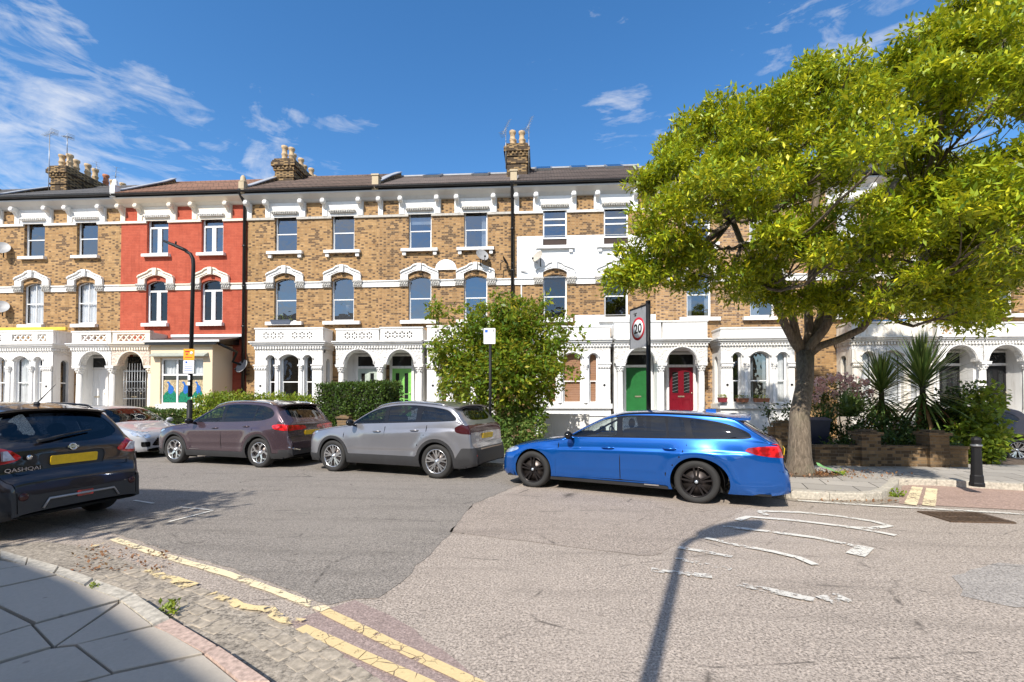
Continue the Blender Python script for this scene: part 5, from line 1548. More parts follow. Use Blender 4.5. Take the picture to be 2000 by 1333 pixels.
def inter(*fs): return lambda *a: max(f(*a) for f in fs)
def build_car(name, sp, loc, heading, label, paint, cat='car'):
    """loc: ground point under the middle of the car; +x is forward"""
    c = Car(sp); root = thing(name, (*loc, 0), label, cat, heading)
    L, r, fo, wb = sp['L'], sp['r'], sp['fo'], sp['wb']; ra = sp.get('ra', r+.055)
    axles = (fo, fo+wb); clad = sp.get('clad', 0)
    dlo = sdpoly(smooth_poly(sp['dlo'], 2)) ; inset = sp.get('inset', .022)
    reg = []
    def wh(x, y, z, zn): return min(math.hypot(x-a, z-r) for a in axles)-ra
    reg.append(('hole', ('side',), wh))
    if clad:
        def cl(x, y, z, zn):
            d = min(math.hypot(x-a, z-r) for a in axles)-ra-clad
            sill = max(z-sp['sillz'], axles[0]-x, x-axles[1])
            ends = z-sp.get('endz', sp['sillz']) if (x < axles[0] or x > axles[1]) else 9
            return min(d, sill, ends)
        reg.append(('cladding', ('side',), cl))
    # lamps
    for nm, zones, pl in sp.get('lamps', []):
        polys = {}
        for key, pts in pl.items(): polys[key] = sdpoly(smooth_poly(pts, 1))
        def lf(x, y, z, zn, polys=polys, front=(nm.startswith('head'))):
            d = 9
            if 'side' in polys and ((x < L/2) == front): d = min(d, polys['side'](x, z)) if zn != 'top' or not polys.get('rear') else d
            if 'rear' in polys and zn == 'top' and ((x < L/2) == front): d = min(d, polys['rear'](y, z))
            return d
        reg.append((nm, zones, lf))
    # panes
    for i, (a, b_, ka, kb, gl) in enumerate(sp['panes']):
        reg.append((('side_window', i, gl), ('green',), (lambda x, y, z, zn, a=a, b_=b_, ka=ka, kb=kb: max(dlo(x, z)+inset, (a+ka*(z-1))-x, x-(b_+kb*(z-1))))))
    reg.append(('window_trim', ('green',), lambda x, y, z, zn: dlo(x, z)))
    def yedge(x):
        T, w, zb, zs = c.section(x); hg = max(T-zs-c.drop, 0); return w-.05-c.lean*hg-.012
    ws = sp['ws']; rw = sp['rw']
    reg.append(('windscreen', ('top', 'green'), lambda x, y, z, zn: max(ws[0]-x, x-ws[1], y-(yedge(x)-.045) if zn == 'top' else .05)))
    rwp = sp.get('rwpoly')
    if rwp:
        rp = sdpoly(smooth_poly(rwp, 2)); reg.append(('rear_window', ('top',), lambda x, y, z, zn: max(rp(y, z), (L-1.1)-x)))
    # openings on the ends, seams
    for nm, zones, f in sp.get('extra', []): reg.append((nm, zones, f))
    for i, pl in enumerate(sp.get('seams', [])):
        f2 = sdline(pl, .012); reg.append(('seam', ('side',), lambda x, y, z, zn, f2=f2: f2(x, z)))
    for i, pl in enumerate(sp.get('rseams', [])):
        f2 = sdline(pl, .0065); reg.append(('seam', ('top',), lambda x, y, z, zn, f2=f2: f2(y, z) if x > L-.6 else 9))
    for i, pl in enumerate(sp.get('hseams', [])):
        f2 = sdline(pl, .006); reg.append(('seam', ('top',), lambda x, y, z, zn, f2=f2: f2(x, y) if x < L*.4 else 9))
    res = c.run(reg)
    c.mesh(res['body'], 'body', paint, root)
    if clad: c.mesh(res['cladding'], 'cladding', sp.get('cladm', PLASTIC), root, .008)
    lin = [q for q in res['body'] if q[1] != 'side' or (q[0][0][2].z > .6 and .5 < q[0][0][2].x < L-.4)]
    c.mesh(lin, 'lining', ROOM, root, -.03, lining=True)
    for nm, zones, pl in sp.get('lamps', []):
        lm = sp['lampm'][nm]; base = nm.split('.')[0]
        for sg in (1, -1): c.mesh(res[nm], base, lm, root, .004, (sg,))
    for k in res:
        if isinstance(k, tuple):
            for sg in (1, -1):
                c.mesh(res[k], 'side_window', k[2], root, -.004, (sg,))
    c.mesh(res['window_trim'], 'window_trim', sp.get('trimm', GLOSSB), root, -.001)
    c.mesh(res['windscreen'], 'windscreen', CG_CLEAR, root, -.003)
    if 'rear_window' in res: c.mesh(res['rear_window'], 'rear_window', CG_DARK, root, -.003)
    for nm, zones, f in sp.get('extra', []):
        c.mesh(res[nm], nm.split('.')[0], sp['extram'][nm], root, sp.get('extraoff', {}).get(nm, .003))
    if res.get('seam'): c.mesh(res['seam'], 'panel_gap', GLOSSB, root, -.004)
    # wheel wells, floor
    b = MB()
    for a in axles:
        for sg in (1, -1):
            X = L/2-a; n = 18; yo = sg*(c.W(a)-.03); yi = sg*(c.W(a)-.33)
            i0 = len(b.v)
            for k in range(n+1):
                an = -0.35+(math.pi+.7)*k/n
                b.v += [(X+(ra+.01)*math.cos(an), yo, r+(ra+.01)*math.sin(an)), (X+(ra+.01)*math.cos(an), yi, r+(ra+.01)*math.sin(an))]
            for k in range(n): q = i0+2*k; b.face((q, q+1, q+3, q+2))
            b.poly([(X-ra, yi, .15), (X+ra, yi, .15), (X+ra, yi, r+ra), (X-ra, yi, r+ra)])
    zf = c.Z(L/2)
    for xa, xb in ((L-.20, axles[1]+ra), (axles[1]-ra, axles[0]+ra), (axles[0]-ra, .20)):
        b.box(c.X(xa), c.X(xb), -c.W(L/2)+.08, c.W(L/2)-.08, zf+.0, zf+.03)
    b.box(L/2-axles[1]-ra, L/2-axles[0]+ra, -.5, .5, .17, .24)
    b.build('underbody', WELL, root)
    # cabin
    b = MB(); cb = sp.get('cab', (1.5, 3.6)); f0 = cb[0]
    b.box(L/2-cb[1], L/2-f0, -.66, .66, .32, .36)
    b.box(L/2-f0-.45, L/2-f0+.05, -.68, .68, .55, sp.get('dash', .90))
    b.build('dashboard', ROOM, root)
    for ux_ in (f0+.75, f0+1.65):
        for sg in (1, -1):
            X = L/2-ux_; b = MB(); Y = sg*.36
            b.bbox(X-.25, X+.28, Y-.24, Y+.24, .42, .56, .05)
            b.v_mark = len(b.v)
            bk = [(X-.22, .55), (X-.10, .55), (X-.22, 1.10), (X-.32, 1.10)]
            b.prism([(p[0], Y-.23, p[1]) for p in bk], [(p[0], Y+.23, p[1]) for p in bk])
            b.ball((X-.30, Y, 1.20), .11, 8, 6, (.5, 1.1, .8)); b.box(X-.30, X-.28, Y-.05, Y+.05, 1.08, 1.2)
            b.build('seat', SEATM, root)
    b = MB(); P = [(L/2-f0-.52+.05*math.sin(a), -.36*sp.get('drv', 1)+.18*math.cos(a), .93+.17*math.sin(a)) for a in [k*math.pi/10 for k in range(21)]]
    b.tube(P, .014, 6); b.build('steering_wheel', SEATM, root)
    # wheels
    for a in axles:
        for sg in (1, -1):
            wheel(root, L/2-a, sg*(c.W(a)-.012), r, sg, sp.get('spokes', 5), sp.get('rimm', ALLOY), sp.get('style', 'twin'))
    # mirrors
    mu, mz = sp['mirror']
    for sg in (1, -1):
        b = MB(); yb = c.W(mu)-.06
        b.ball((L/2-mu, sg*(yb+.17), mz), .11, 12, 8, (.62, 1.0, .68)); b.tube([(L/2-mu, sg*yb, mz-.06), (L/2-mu, sg*(yb+.12), mz-.04)], [.035, .025], 8)
        mo = b.build('mirror', sp.get('mirm', PLASTIC), root)
    # handles
    for hu, hz in sp.get('handles', []):
        for sg in (1, -1):
            b = MB()
            def yy(u, z):
                lo, hi = 0.0, 1.0
                for _ in range(24):
                    md = (lo+hi)/2
                    if c.P(u, md).z < z: lo = md
                    else: hi = md
                return c.P(u, lo).y
            y0 = yy(hu, hz)
            P = [(L/2-(hu-.10), sg*(y0-.0), hz), (L/2-(hu-.07), sg*(y0+.028), hz+.004), (L/2-hu, sg*(y0+.034), hz+.006), (L/2-(hu+.07), sg*(y0+.028), hz+.006), (L/2-(hu+.10), sg*(y0-.0), hz)]
            b.tube(P, .013, 6); b.build('handle', sp.get('handm', paint), root)
    return root, c

# profiles ------------------------------------------------------------------
wt = lambda L, W: [(0, W*.70), (.05, W*.80), (.18, W*.90), (.45, W*.965), (.9, W), (L-1.0, W), (L-.45, W*.975), (L-.18, W*.92), (L-.06, W*.86), (L, W*.78)]
zbt = lambda L, z=.20: [(0, z+.02), (.3, z), (L-.3, z), (L, z+.05)]
EST = dict(kf=.90, kr=1.24, L=4.63, r=.335, fo=.80, wb=2.81, ra=.385, lean=.42, drop=.075,
  T=[(0, .30), (.01, .50), (.035, .62), (.12, .70), (.40, .80), (.9, .895), (1.30, .955), (1.42, 1.0), (1.8, 1.20), (2.15, 1.36), (2.5, 1.425), (2.9, 1.44), (3.4, 1.43), (3.9, 1.395), (4.02, 1.37), (4.16, 1.26), (4.42, 1.04), (4.50, .98), (4.545, .86), (4.57, .66), (4.60, .60), (4.622, .50), (4.63, .29)],
  belt=[(0, .50), (.12, .64), (.5, .745), (1.0, .84), (1.4, .905), (2.0, .94), (3, .965), (4.0, .985), (4.4, .96), (4.63, .90)],
  w=wt(4.63, .905), zb=zbt(4.63, .19),
  creases=[(.745, .80, .75, 4.3, .020, .010), (.40, .44, 1.2, 3.2, -.012, .03)], flares=[(.80, .46, .018), (3.61, .46, .026)],
  dlo=[(1.42, .955), (1.62, 1.09), (1.86, 1.23), (2.10, 1.315), (2.5, 1.352), (3.1, 1.352), (3.6, 1.318), (3.95, 1.25), (4.20, 1.12), (4.24, 1.03), (4.05, 1.01), (3.3, .99), (2.2, .972)],
  panes=[(1.3, 2.36, 0, -.10, CG_CLEAR), (2.46, 3.17, -.10, -.16, CG_DARK), (3.21, 3.47, -.16, -.22, CG_DARK), (3.57, 4.3, -.22, 0, CG_DARK)],
  ws=(1.44, 2.12), rw=(4.05, 4.42), rwpoly=[(-.6, 1.03), (.60, 1.03), (.52, 1.32), (-.52, 1.32)],
  lamps=[('taillight', ('side', 'green', 'top'), {'side': [(4.12, .87), (4.24, .80), (4.45, .765), (4.70, .76), (4.70, .93), (4.40, .925), (4.22, .90)], 'rear': [(.40, .79), (.95, .76), (.95, .97), (.40, .93)]}),
         ('headlight', ('side', 'green', 'top'), {'side': [(-.1, .60), (.25, .62), (.5, .70), (.45, .74), (.05, .70)]})],
  extra=[('sill_trim', ('side',), inter(lambda x, y, z, zn: z-.245, lambda x, y, z, zn: 1.15-x, lambda x, y, z, zn: x-3.2)),
         ('diffuser', ('side', 'green', 'top'), inter(lambda x, y, z, zn: z-.40+.0*y, lambda x, y, z, zn: y-.62, lambda x, y, z, zn: 4.45-x))],
  seams=[[(1.28, .30), (1.28, .60), (1.34, .90)], [(2.42, .29), (2.42, .6), (2.40, .94)], [(1.28, .29), (2.42, .28), (3.12, .29)], [(3.12, .29), (3.16, .45), (3.36, .70), (3.50, .96)], [(4.20, .56), (4.63, .56)], [(.45, .28), (.40, .55)]],
  rseams=[[(.0, .60), (.66, .61), (.72, .75)]],
  mirror=(1.56, 1.00), handles=[(2.22, .80), (3.22, .83)], rimm=ALLOYD, style='twin', cab=(1.45, 3.5), trimm=GLOSSB)
EST['lampm'] = {'taillight': REDL, 'headlight': CLEARL}; EST['extram'] = {'sill_trim': PLASTIC, 'diffuser': PLASTIC}; EST['extraoff'] = {'sill_trim': .012, 'diffuser': .004}
SUV3 = dict(kf=.93, kr=.97, L=4.45, r=.355, fo=.90, wb=2.675, ra=.40, lean=.40, drop=.085, clad=.065, sillz=.44, endz=.40,
  T=[(0, .35), (.01, .60), (.04, .80), (.12, .91), (.40, .985), (.9, 1.05), (1.20, 1.09), (1.32, 1.14), (1.75, 1.39), (2.05, 1.525), (2.4, 1.595), (2.8, 1.615), (3.3, 1.59), (3.75, 1.54), (3.86, 1.51), (3.98, 1.42), (4.20, 1.18), (4.27, 1.12), (4.32, 1.02), (4.36, .74), (4.41, .66), (4.445, .55), (4.45, .32)],
  belt=[(0, .60), (.12, .84), (.5, .93), (1.0, 1.0), (1.4, 1.04), (2.4, 1.085), (3.2, 1.13), (3.9, 1.16), (4.2, 1.10), (4.45, 1.0)],
  w=wt(4.45, .915), zb=zbt(4.45, .235),
  creases=[(.94, 1.0, 1.6, 4.1, .014, .010), (.56, .58, 1.3, 3.2, -.016, .02)], flares=[(.90, .50, .018), (3.575, .50, .026)],
  dlo=[(1.36, 1.085), (1.60, 1.22), (1.85, 1.36), (2.1, 1.45), (2.5, 1.508), (3.0, 1.508), (3.5, 1.46), (3.80, 1.41), (3.98, 1.28), (4.06, 1.19), (3.6, 1.165), (2.9, 1.14), (2.0, 1.105)],
  panes=[(1.2, 2.28, 0, -.12, CG_CLEAR), (2.38, 3.08, -.12, -.10, CG_DARK), (3.16, 4.2, .10, 0, CG_DARK)],
  ws=(1.34, 2.02), rw=(3.88, 4.22), rwpoly=[(-.60, 1.19), (.60, 1.19), (.52, 1.45), (-.52, 1.45)],
  lamps=[('taillight', ('side', 'green', 'top'), {'side': [(3.98, 1.04), (4.05, .94), (4.5, .90), (4.5, 1.12), (4.15, 1.13)], 'rear': [(-.1, .95), (.95, .95), (.95, 1.10), (-.1, 1.10)]}),
         ('headlight', ('side', 'green', 'top'), {'side': [(-.1, .78), (.30, .84), (.48, .92), (.1, .90)]})],
  extra=[('rear_bumper', ('side', 'green', 'top'), inter(lambda x, y, z, zn: z-.64, lambda x, y, z, zn: 4.02+(z-.4)*.6-x))],
  seams=[[(1.22, .48), (1.20, .70), (1.26, 1.02)], [(2.33, .46), (2.33, .7), (2.31, 1.06)], [(3.06, .56), (3.18, .74), (3.34, .95), (3.36, 1.12)]],
  rseams=[[(.0, .70), (.62, .70), (.70, .90)], [(.0, 1.10), (.6, 1.12)]],
  mirror=(1.50, 1.12), handles=[(2.12, .94), (3.06, .98)], rimm=ALLOY, style='star', cab=(1.4, 3.5), dash=1.0, trimm=GLOSSB, mirm=None)
SUV3['lampm'] = {'taillight': DARKRED, 'headlight': CLEARL}; SUV3['extram'] = {'rear_bumper': PLASTIC}; SUV3['extraoff'] = {'rear_bumper': .012}
SUVM = dict(kf=.90, kr=.84, L=4.57, r=.355, fo=.88, wb=2.72, ra=.40, lean=.40, drop=.085, clad=.055, sillz=.37, endz=.36,
  T=[(0, .35), (.01, .62), (.05, .80), (.16, .90), (.45, .975), (.9, 1.04), (1.25, 1.09), (1.36, 1.14), (1.78, 1.38), (2.1, 1.53), (2.45, 1.61), (2.85, 1.63), (3.4, 1.61), (3.85, 1.56), (3.95, 1.53), (4.08, 1.42), (4.34, 1.16), (4.40, 1.10), (4.46, 1.0), (4.50, .74), (4.54, .66), (4.565, .55), (4.57, .32)],
  belt=[(0, .60), (.12, .82), (.5, .91), (1.0, .98), (1.4, 1.02), (2.4, 1.05), (3.2, 1.075), (3.9, 1.10), (4.3, 1.06), (4.57, .98)],
  w=wt(4.57, .93), zb=zbt(4.57, .23),
  creases=[(.90, .98, .7, 4.3, .020, .012), (.52, .54, 1.3, 3.2, -.020, .02)], flares=[(.88, .50, .020), (3.60, .50, .028)],
  dlo=[(1.40, 1.06), (1.64, 1.20), (1.92, 1.36), (2.15, 1.455), (2.5, 1.515), (3.0, 1.52), (3.5, 1.49), (3.85, 1.42), (4.02, 1.30), (3.98, 1.20), (3.7, 1.13), (3.0, 1.09), (2.0, 1.07)],
  panes=[(1.2, 2.38, 0, -.12, CG_CLEAR), (2.48, 3.36, -.12, .0, CG_DARK), (3.41, 4.2, .0, 0, CG_DARK)],
  ws=(1.38, 2.08), rw=(3.98, 4.34), rwpoly=[(-.60, 1.18), (.60, 1.18), (.52, 1.47), (-.52, 1.47)],
  lamps=[('taillight', ('side', 'green', 'top'), {'side': [(4.0, 1.02), (4.12, .92), (4.6, .87), (4.6, 1.02), (4.25, 1.05)], 'rear': [(.15, .90), (.95, .88), (.95, 1.03), (.15, .99)]}),
         ('headlight', ('side', 'green', 'top'), {'side': [(-.1, .76), (.30, .80), (.50, .88), (.1, .88)]})],
  extra=[('sill_chrome', ('side',), inter(lambda x, y, z, zn: abs(z-.395)-.014, lambda x, y, z, zn: 1.4-x, lambda x, y, z, zn: x-3.1)),
         ('rear_bumper', ('side', 'green', 'top'), inter(lambda x, y, z, zn: z-.44, lambda x, y, z, zn: 4.25-x))],
  seams=[[(1.24, .44), (1.22, .70), (1.30, .99)], [(2.43, .42), (2.43, .7), (2.41, 1.03)], [(3.10, .50), (3.24, .74), (3.42, .90), (3.46, 1.06)]],
  rseams=[[(.0, .70), (.62, .70), (.70, .88)]],
  mirror=(1.54, 1.10), handles=[(2.24, .93), (3.20, .98)], rimm=ALLOY, style='swirl', cab=(1.45, 3.6), dash=1.0, trimm=GLOSSB)
SUVM['lampm'] = {'taillight': REDL, 'headlight': CLEARL}; SUVM['extram'] = {'sill_chrome': CHROME, 'rear_bumper': PLASTIC}; SUVM['extraoff'] = {'sill_chrome': .014, 'rear_bumper': .01}
SUVN = dict(L=4.33, r=.345, fo=.86, wb=2.63, ra=.39, lean=.44, drop=.09, clad=.03, sillz=.34, endz=.32,
  T=[(0, .35), (.01, .60), (.05, .76), (.16, .86), (.45, .93), (.9, .99), (1.22, 1.04), (1.34, 1.09), (1.75, 1.33), (2.05, 1.48), (2.4, 1.56), (2.8, 1.585), (3.3, 1.57), (3.66, 1.52), (3.74, 1.49), (3.86, 1.38), (4.05, 1.13), (4.10, 1.08), (4.15, 1.02), (4.19, .80), (4.24, .72), (4.31, .66), (4.325, .55), (4.33, .32)],
  belt=[(0, .58), (.12, .78), (.5, .87), (1.0, .94), (1.4, .98), (2.4, 1.02), (3.2, 1.06), (3.8, 1.08), (4.1, 1.02), (4.33, .90)],
  w=[(0, .62), (.05, .72), (.18, .80), (.45, .86), (.9, .89), (3.3, .89), (3.8, .875), (4.05, .84), (4.2, .79), (4.33, .70)], zb=zbt(4.33, .22),
  creases=[(.86, .94, .7, 4.1, .018, .012)], flares=[(.86, .48, .018), (3.49, .48, .026)],
  dlo=[(1.38, 1.02), (1.6, 1.15), (1.88, 1.31), (2.1, 1.40), (2.5, 1.465), (3.0, 1.465), (3.4, 1.42), (3.68, 1.32), (3.72, 1.22), (3.5, 1.13), (2.9, 1.07), (2.0, 1.04)],
  panes=[(1.2, 2.28, 0, -.12, CG_CLEAR), (2.38, 3.15, -.12, .0, CG_DARK), (3.21, 4.2, .0, 0, CG_DARK)],
  ws=(1.36, 2.02), rw=(3.76, 4.06), rwpoly=[(-.64, 1.16), (-.45, 1.085), (0, 1.065), (.45, 1.085), (.64, 1.16), (.66, 1.20), (.52, 1.45), (-.52, 1.45)],
  lamps=[('taillight', ('side', 'green', 'top'), {'side': [(3.78, 1.02), (3.90, .93), (4.4, .86), (4.4, 1.08), (4.0, 1.12)], 'rear': [(.50, .93), (.62, .88), (.95, .86), (.95, 1.13), (.66, 1.05)]}),
         ('headlight', ('side', 'green', 'top'), {'side': [(-.1, .70), (.30, .74), (.50, .83), (.1, .82)]})],
  extra=[('plate_recess', ('top',), inter(lambda x, y, z, zn: abs(z-.87)-.085, lambda x, y, z, zn: y-.36-.3*(z-.87), lambda x, y, z, zn: 3.9-x)),
         ('rear_bumper', ('side', 'green', 'top'), inter(lambda x, y, z, zn: z-.50-.07*(y > .5)*min(1, (y-.5)/.2), lambda x, y, z, zn: 4.05-x))],
  seams=[[(1.20, .42), (1.18, .66), (1.26, .95)], [(2.33, .40), (2.33, .7), (2.31, 1.0)], [(3.0, .48), (3.12, .7), (3.3, .86), (3.34, 1.02)]],
  rseams=[[(.0, .735), (.62, .735), (.66, .86)]],
  mirror=(1.50, 1.06), handles=[(2.14, .90), (3.06, .94)], rimm=ALLOY, style='twin', cab=(1.4, 3.4), dash=.95, trimm=GLOSSB)
SUVN['lampm'] = {'taillight': REDL, 'headlight': CLEARL}; SUVN['extram'] = {'plate_recess': PLASTIC, 'rear_bumper': PLASTIC}; SUVN['extraoff'] = {'plate_recess': -.008, 'rear_bumper': .006}
HAT = dict(L=3.90, r=.305, fo=.78, wb=2.46, ra=.35, lean=.40, drop=.075,
  T=[(0, .30), (.01, .50), (.04, .64), (.14, .74), (.40, .83), (.8, .91), (1.05, .97), (1.15, 1.01), (1.6, 1.26), (1.9, 1.40), (2.3, 1.465), (2.7, 1.475), (3.2, 1.44), (3.42, 1.39), (3.55, 1.27), (3.72, 1.02), (3.79, .92), (3.83, .70), (3.88, .62), (3.894, .50), (3.90, .29)],
  belt=[(0, .50), (.12, .68), (.5, .79), (.9, .87), (1.3, .93), (2.2, .97), (3.0, 1.0), (3.5, 1.0), (3.90, .90)],
  w=wt(3.90, .845), zb=zbt(3.90, .19),
  creases=[(.78, .84, .8, 3.6, .014, .012)], flares=[(.78, .43, .015), (3.24, .43, .02)],
  dlo=[(1.20, .97), (1.45, 1.12), (1.72, 1.26), (1.95, 1.33), (2.4, 1.37), (2.9, 1.35), (3.2, 1.28), (3.38, 1.12), (3.2, 1.03), (2.2, .995)],
  panes=[(1.0, 2.16, 0, -.10, CG_CLEAR), (2.24, 2.92, -.10, .0, CG_DARK), (2.98, 4.2, .0, 0, CG_DARK)],
  ws=(1.16, 1.86), rw=(3.46, 3.72), rwpoly=[(-.55, 1.04), (.55, 1.04), (.46, 1.33), (-.46, 1.33)],
  lamps=[('taillight', ('side', 'green', 'top'), {'side': [(3.62, .95), (3.66, .75), (4.0, .70), (4.0, 1.0)], 'rear': [(.52, .72), (.95, .72), (.95, 1.0), (.56, .98)]}),
         ('headlight', ('side', 'green', 'top'), {'side': [(.0, .60), (.22, .62), (.46, .76), (.40, .80), (.10, .74)], 'rear': [(.46, .57), (.90, .60), (.90, .80), (.50, .76)]})],
  extra=[('grille', ('top', 'side'), inter(lambda x, y, z, zn: abs(z-.46)-.11, lambda x, y, z, zn: y-.40-(z-.46)*(-.8), lambda x, y, z, zn: x-.12)),
         ('fog_recess', ('top', 'side', 'green'), inter(lambda x, y, z, zn: abs(z-.40)-.07, lambda x, y, z, zn: .50-y, lambda x, y, z, zn: y-.70, lambda x, y, z, zn: x-.16))],
  seams=[[(1.04, .34), (1.04, .60), (1.10, .90)], [(2.19, .32), (2.19, .6), (2.17, .95)]], hseams=[[(.16, -.1), (.17, .45), (.40, .66), (1.05, .70)]],
  mirror=(1.34, 1.02), handles=[(2.0, .86), (2.86, .90)], rimm=ALLOY, style='star', cab=(1.25, 3.1), trimm=GLOSSB, drv=1)
HAT['lampm'] = {'taillight': REDL, 'headlight': CLEARL}; HAT['extram'] = {'grille': GLOSSB, 'fog_recess': GLOSSB}; HAT['extraoff'] = {'grille': -.02, 'fog_recess': -.02}

def place_by_wheels(front, rear, sp, side=1):
    """centre and heading from the outer ground contacts of the front and rear wheel on one side"""
    f, r_ = Vector(front), Vector(rear); d = (f-r_).normalized(); a = math.atan2(d.y, d.x)
    lat = Vector((-d.y, d.x))*side               # towards the wheel side
    W = max(y for _, y in sp['w'])-.012
    mid = (f+r_)/2 - lat*W
    # shift so that the axles match
    mx = sp['L']/2-(sp['fo']+sp['wb']/2)
    return (mid.x-d.x*mx, mid.y-d.y*mx), a
def xyg(p): g = G(*p); return (g.x, g.y)

def on_body(c, u, z, v_lo=0.0, v_hi=1.0):
    return c.P(u, v_lo)
def rear_parts(root, c, sp, plate_z, plate_u, plate_tilt=.0, plate=True, pm=PLATE, badge=None):
    L = sp['L']
    if plate:
        b = MB(); X = c.X(plate_u)-.006
        b.bbox(-.26, .26, -.008, .0, -.056, .056, .012)
        M = Matrix.Translation((X, 0, plate_z)) @ Matrix.Rotation(plate_tilt, 4, 'Y') @ Matrix.Rotation(R(-90), 4, 'Z')
        o = b.build('number_plate', pm, root, M)
# blue estate
loc, a = place_by_wheels(xyg((1037, 953)), xyg((1363, 985)), EST)
BLUE = m_paint('metallic_blue_paint', (.001, .095, .40), .55, .24)
EST['handm'] = BLUE; EST['mirm'] = GLOSSB
car, c = build_car('parked_car', EST, loc, a, 'metallic blue estate car with black alloy wheels, nearest car on the far kerb', BLUE)
L = EST['L']
rear_parts(car, c, EST, .80, 4.575, -.12)
def roof_rails(car, c, u0, u1, m=GLOSSB, h=.03, r=.016):
    for sg in (1, -1):
        b = MB(); P = []
        n = 14
        for k in range(n+1):
            u = u0+(u1-u0)*k/n; p = c.P(u, 2.12); P.append((c.X(p.x), sg*(p.y), p.z+(h if 0 < k < n else .0)))
        b.tube(P, r, 6); b.build('roof_rail', m, car)
def spoiler(car, c, u0, u1, m, th=.03, drop=.02, v=2.15):
    b = MB(); pa, pb = c.P(u0, v), c.P(u1-.12, v); z0 = c.T(u0); L = c.L; wy = pa.y
    n = 10; top = []; 
    secs = []
    for k in range(n+1):
        y = -wy+2*wy*k/n; cz = -.05*(abs(y)/wy)**2.5
        secs.append([(c.X(u0), y, z0+cz+.004), (c.X(u1), y*.95, z0+cz-drop), (c.X(u1)+.01, y*.95, z0+cz-drop-th), (c.X(u0)-.05, y, z0+cz-.05)])
    for A, B_ in zip(secs, secs[1:]): b.prism(A, B_, caps=False)
    b.poly(secs[0][::-1]); b.poly(secs[-1]); return b.build('spoiler', m, car)
spoiler(car, c, 3.90, 4.22, BLUE)
b = MB(); b.prism_x([(-.02, 0), (.02, 0), (.01, .05), (-.01, .05)], -.09, .07); b.build('roof_aerial', BLUE, car, Matrix.Translation((L/2-3.75, 0, c.T(3.75)-.005)) @ Matrix.Rotation(0, 4, 'Z'))
roof_rails(car, c, 2.3, 3.95, GLOSSB, .012, .012)
for sg in (1, -1):
    b = MB(); b.tube([(c.X(4.62), sg*.50, .25), (c.X(4.50), sg*.50, .25)], .035, 10); b.build('exhaust_pipe', CHROME, car)
b = MB(); y0 = c.P(2.9, .12).y+.016; b.box(L/2-3.05, L/2-2.82, y0-.004, y0, .226, .246); b.build('sill_badge', CHROME, car)
# silver SUV
loc, a = place_by_wheels(xyg((650, 922)), xyg((849, 936)), SUV3)
SILV = m_paint('silver_grey_paint', (.26, .26, .28), .55, .28)
SUV3['handm'] = SILV; SUV3['mirm'] = GLOSSB
car, c = build_car('parked_car', SUV3, loc, a, 'silver grey SUV with black cladding, parked between the purple and blue cars', SILV)
rear_parts(car, c, SUV3, .86, 4.352, -.1); spoiler(car, c, 3.72, 4.02, SILV); roof_rails(car, c, 1.95, 3.75, ALLOY, .03, .014)
b = MB(); b.box(c.X(4.46), c.X(4.44), -.55, .55, .60, .63); b.build('bumper_trim', CHROME, car)
for sg in (1, -1):
    b = MB(); b.box(c.X(4.455), c.X(4.43), sg*.62-.10, sg*.62+.10, .44, .50); b.build('reflector', REDL, car)
# purple SUV
loc, a = place_by_wheels(xyg((346, 906)), xyg((497, 914)), SUVM)
PURP = m_paint('purple_grey_paint', (.082, .054, .066), .5, .26)
SUVM['handm'] = PURP; SUVM['mirm'] = GLOSSB
car, c = build_car('parked_car', SUVM, loc, a, 'dark purple SUV with silver alloy wheels, parked in front of the cream extension', PURP)
rear_parts(car, c, SUVM, .82, 4.492, -.1); spoiler(car, c, 3.82, 4.12, PURP); roof_rails(car, c, 2.0, 3.85, ALLOY, .035, .015)
for sg in (1, -1):
    b = MB(); b.tube([(c.X(4.50), sg*.80, .50), (c.X(4.56), sg*.68, .46), (c.X(4.58), sg*.50, .42)], .022, 6); b.build('bumper_trim', CHROME, car)
# black SUV close by on the left
hd = R(172.1); loc = Vector((-7.89, 5.71))
BLK = m_paint('black_purple_paint', (.020, .015, .016), .3, .28)
SUVN['handm'] = BLK; SUVN['mirm'] = BLK
car, c = build_car('parked_car', SUVN, (loc.x, loc.y), hd, 'black SUV seen from behind at the left edge, with a yellow number plate', BLK)
L = SUVN['L']
rear_parts(car, c, SUVN, .87, 4.185, -.10)
spoiler(car, c, 3.62, 3.86, BLK, .025, .03); roof_rails(car, c, 1.9, 3.6, GLOSSB, .045, .016)
LX = lambda u: c.X(u)
b = MB(); b.tube([(LX(3.55), 0, 1.53), (LX(3.56), 0, 1.57)], .03, 10); b.tube([(LX(3.56), 0, 1.56), (LX(3.86), 0, 1.80)], [.008, .003], 6); b.build('aerial', PLASTIC, car)
b = MB(); P = [(LX(4.09), .10, 1.12), (LX(4.03), -.12, 1.20), (LX(4.00), -.38, 1.23)]; b.tube([(LX(4.12), .34, 1.11), (LX(4.10), .25, 1.12), (LX(4.06), .0, 1.17), (LX(4.03), -.30, 1.21)], [.022, .018, .012, .008], 6); b.build('rear_wiper', PLASTIC, car)
b = MB(); b.lathe([(.032, -.002), (.034, .004), (.044, .004), (.046, -.002)], (0, 0, 0), axis='x', n=24); b.box(-.001, .005, -.062, .062, -.011, .011)
b.build('badge', CHROME, car, Matrix.Translation((LX(4.165), 0, 1.015)) @ Matrix.Rotation(.25, 4, 'Y') @ Matrix.Rotation(math.pi, 4, 'Z'))
for sg in (1, -1):
    b = MB(); yy_ = .46 if sg > 0 else .46
    b.ball((LX(4.335), sg*.60, .50), .05, 12, 8, (.25, 1, .9)); b.build('fog_light', DARKRED, car)
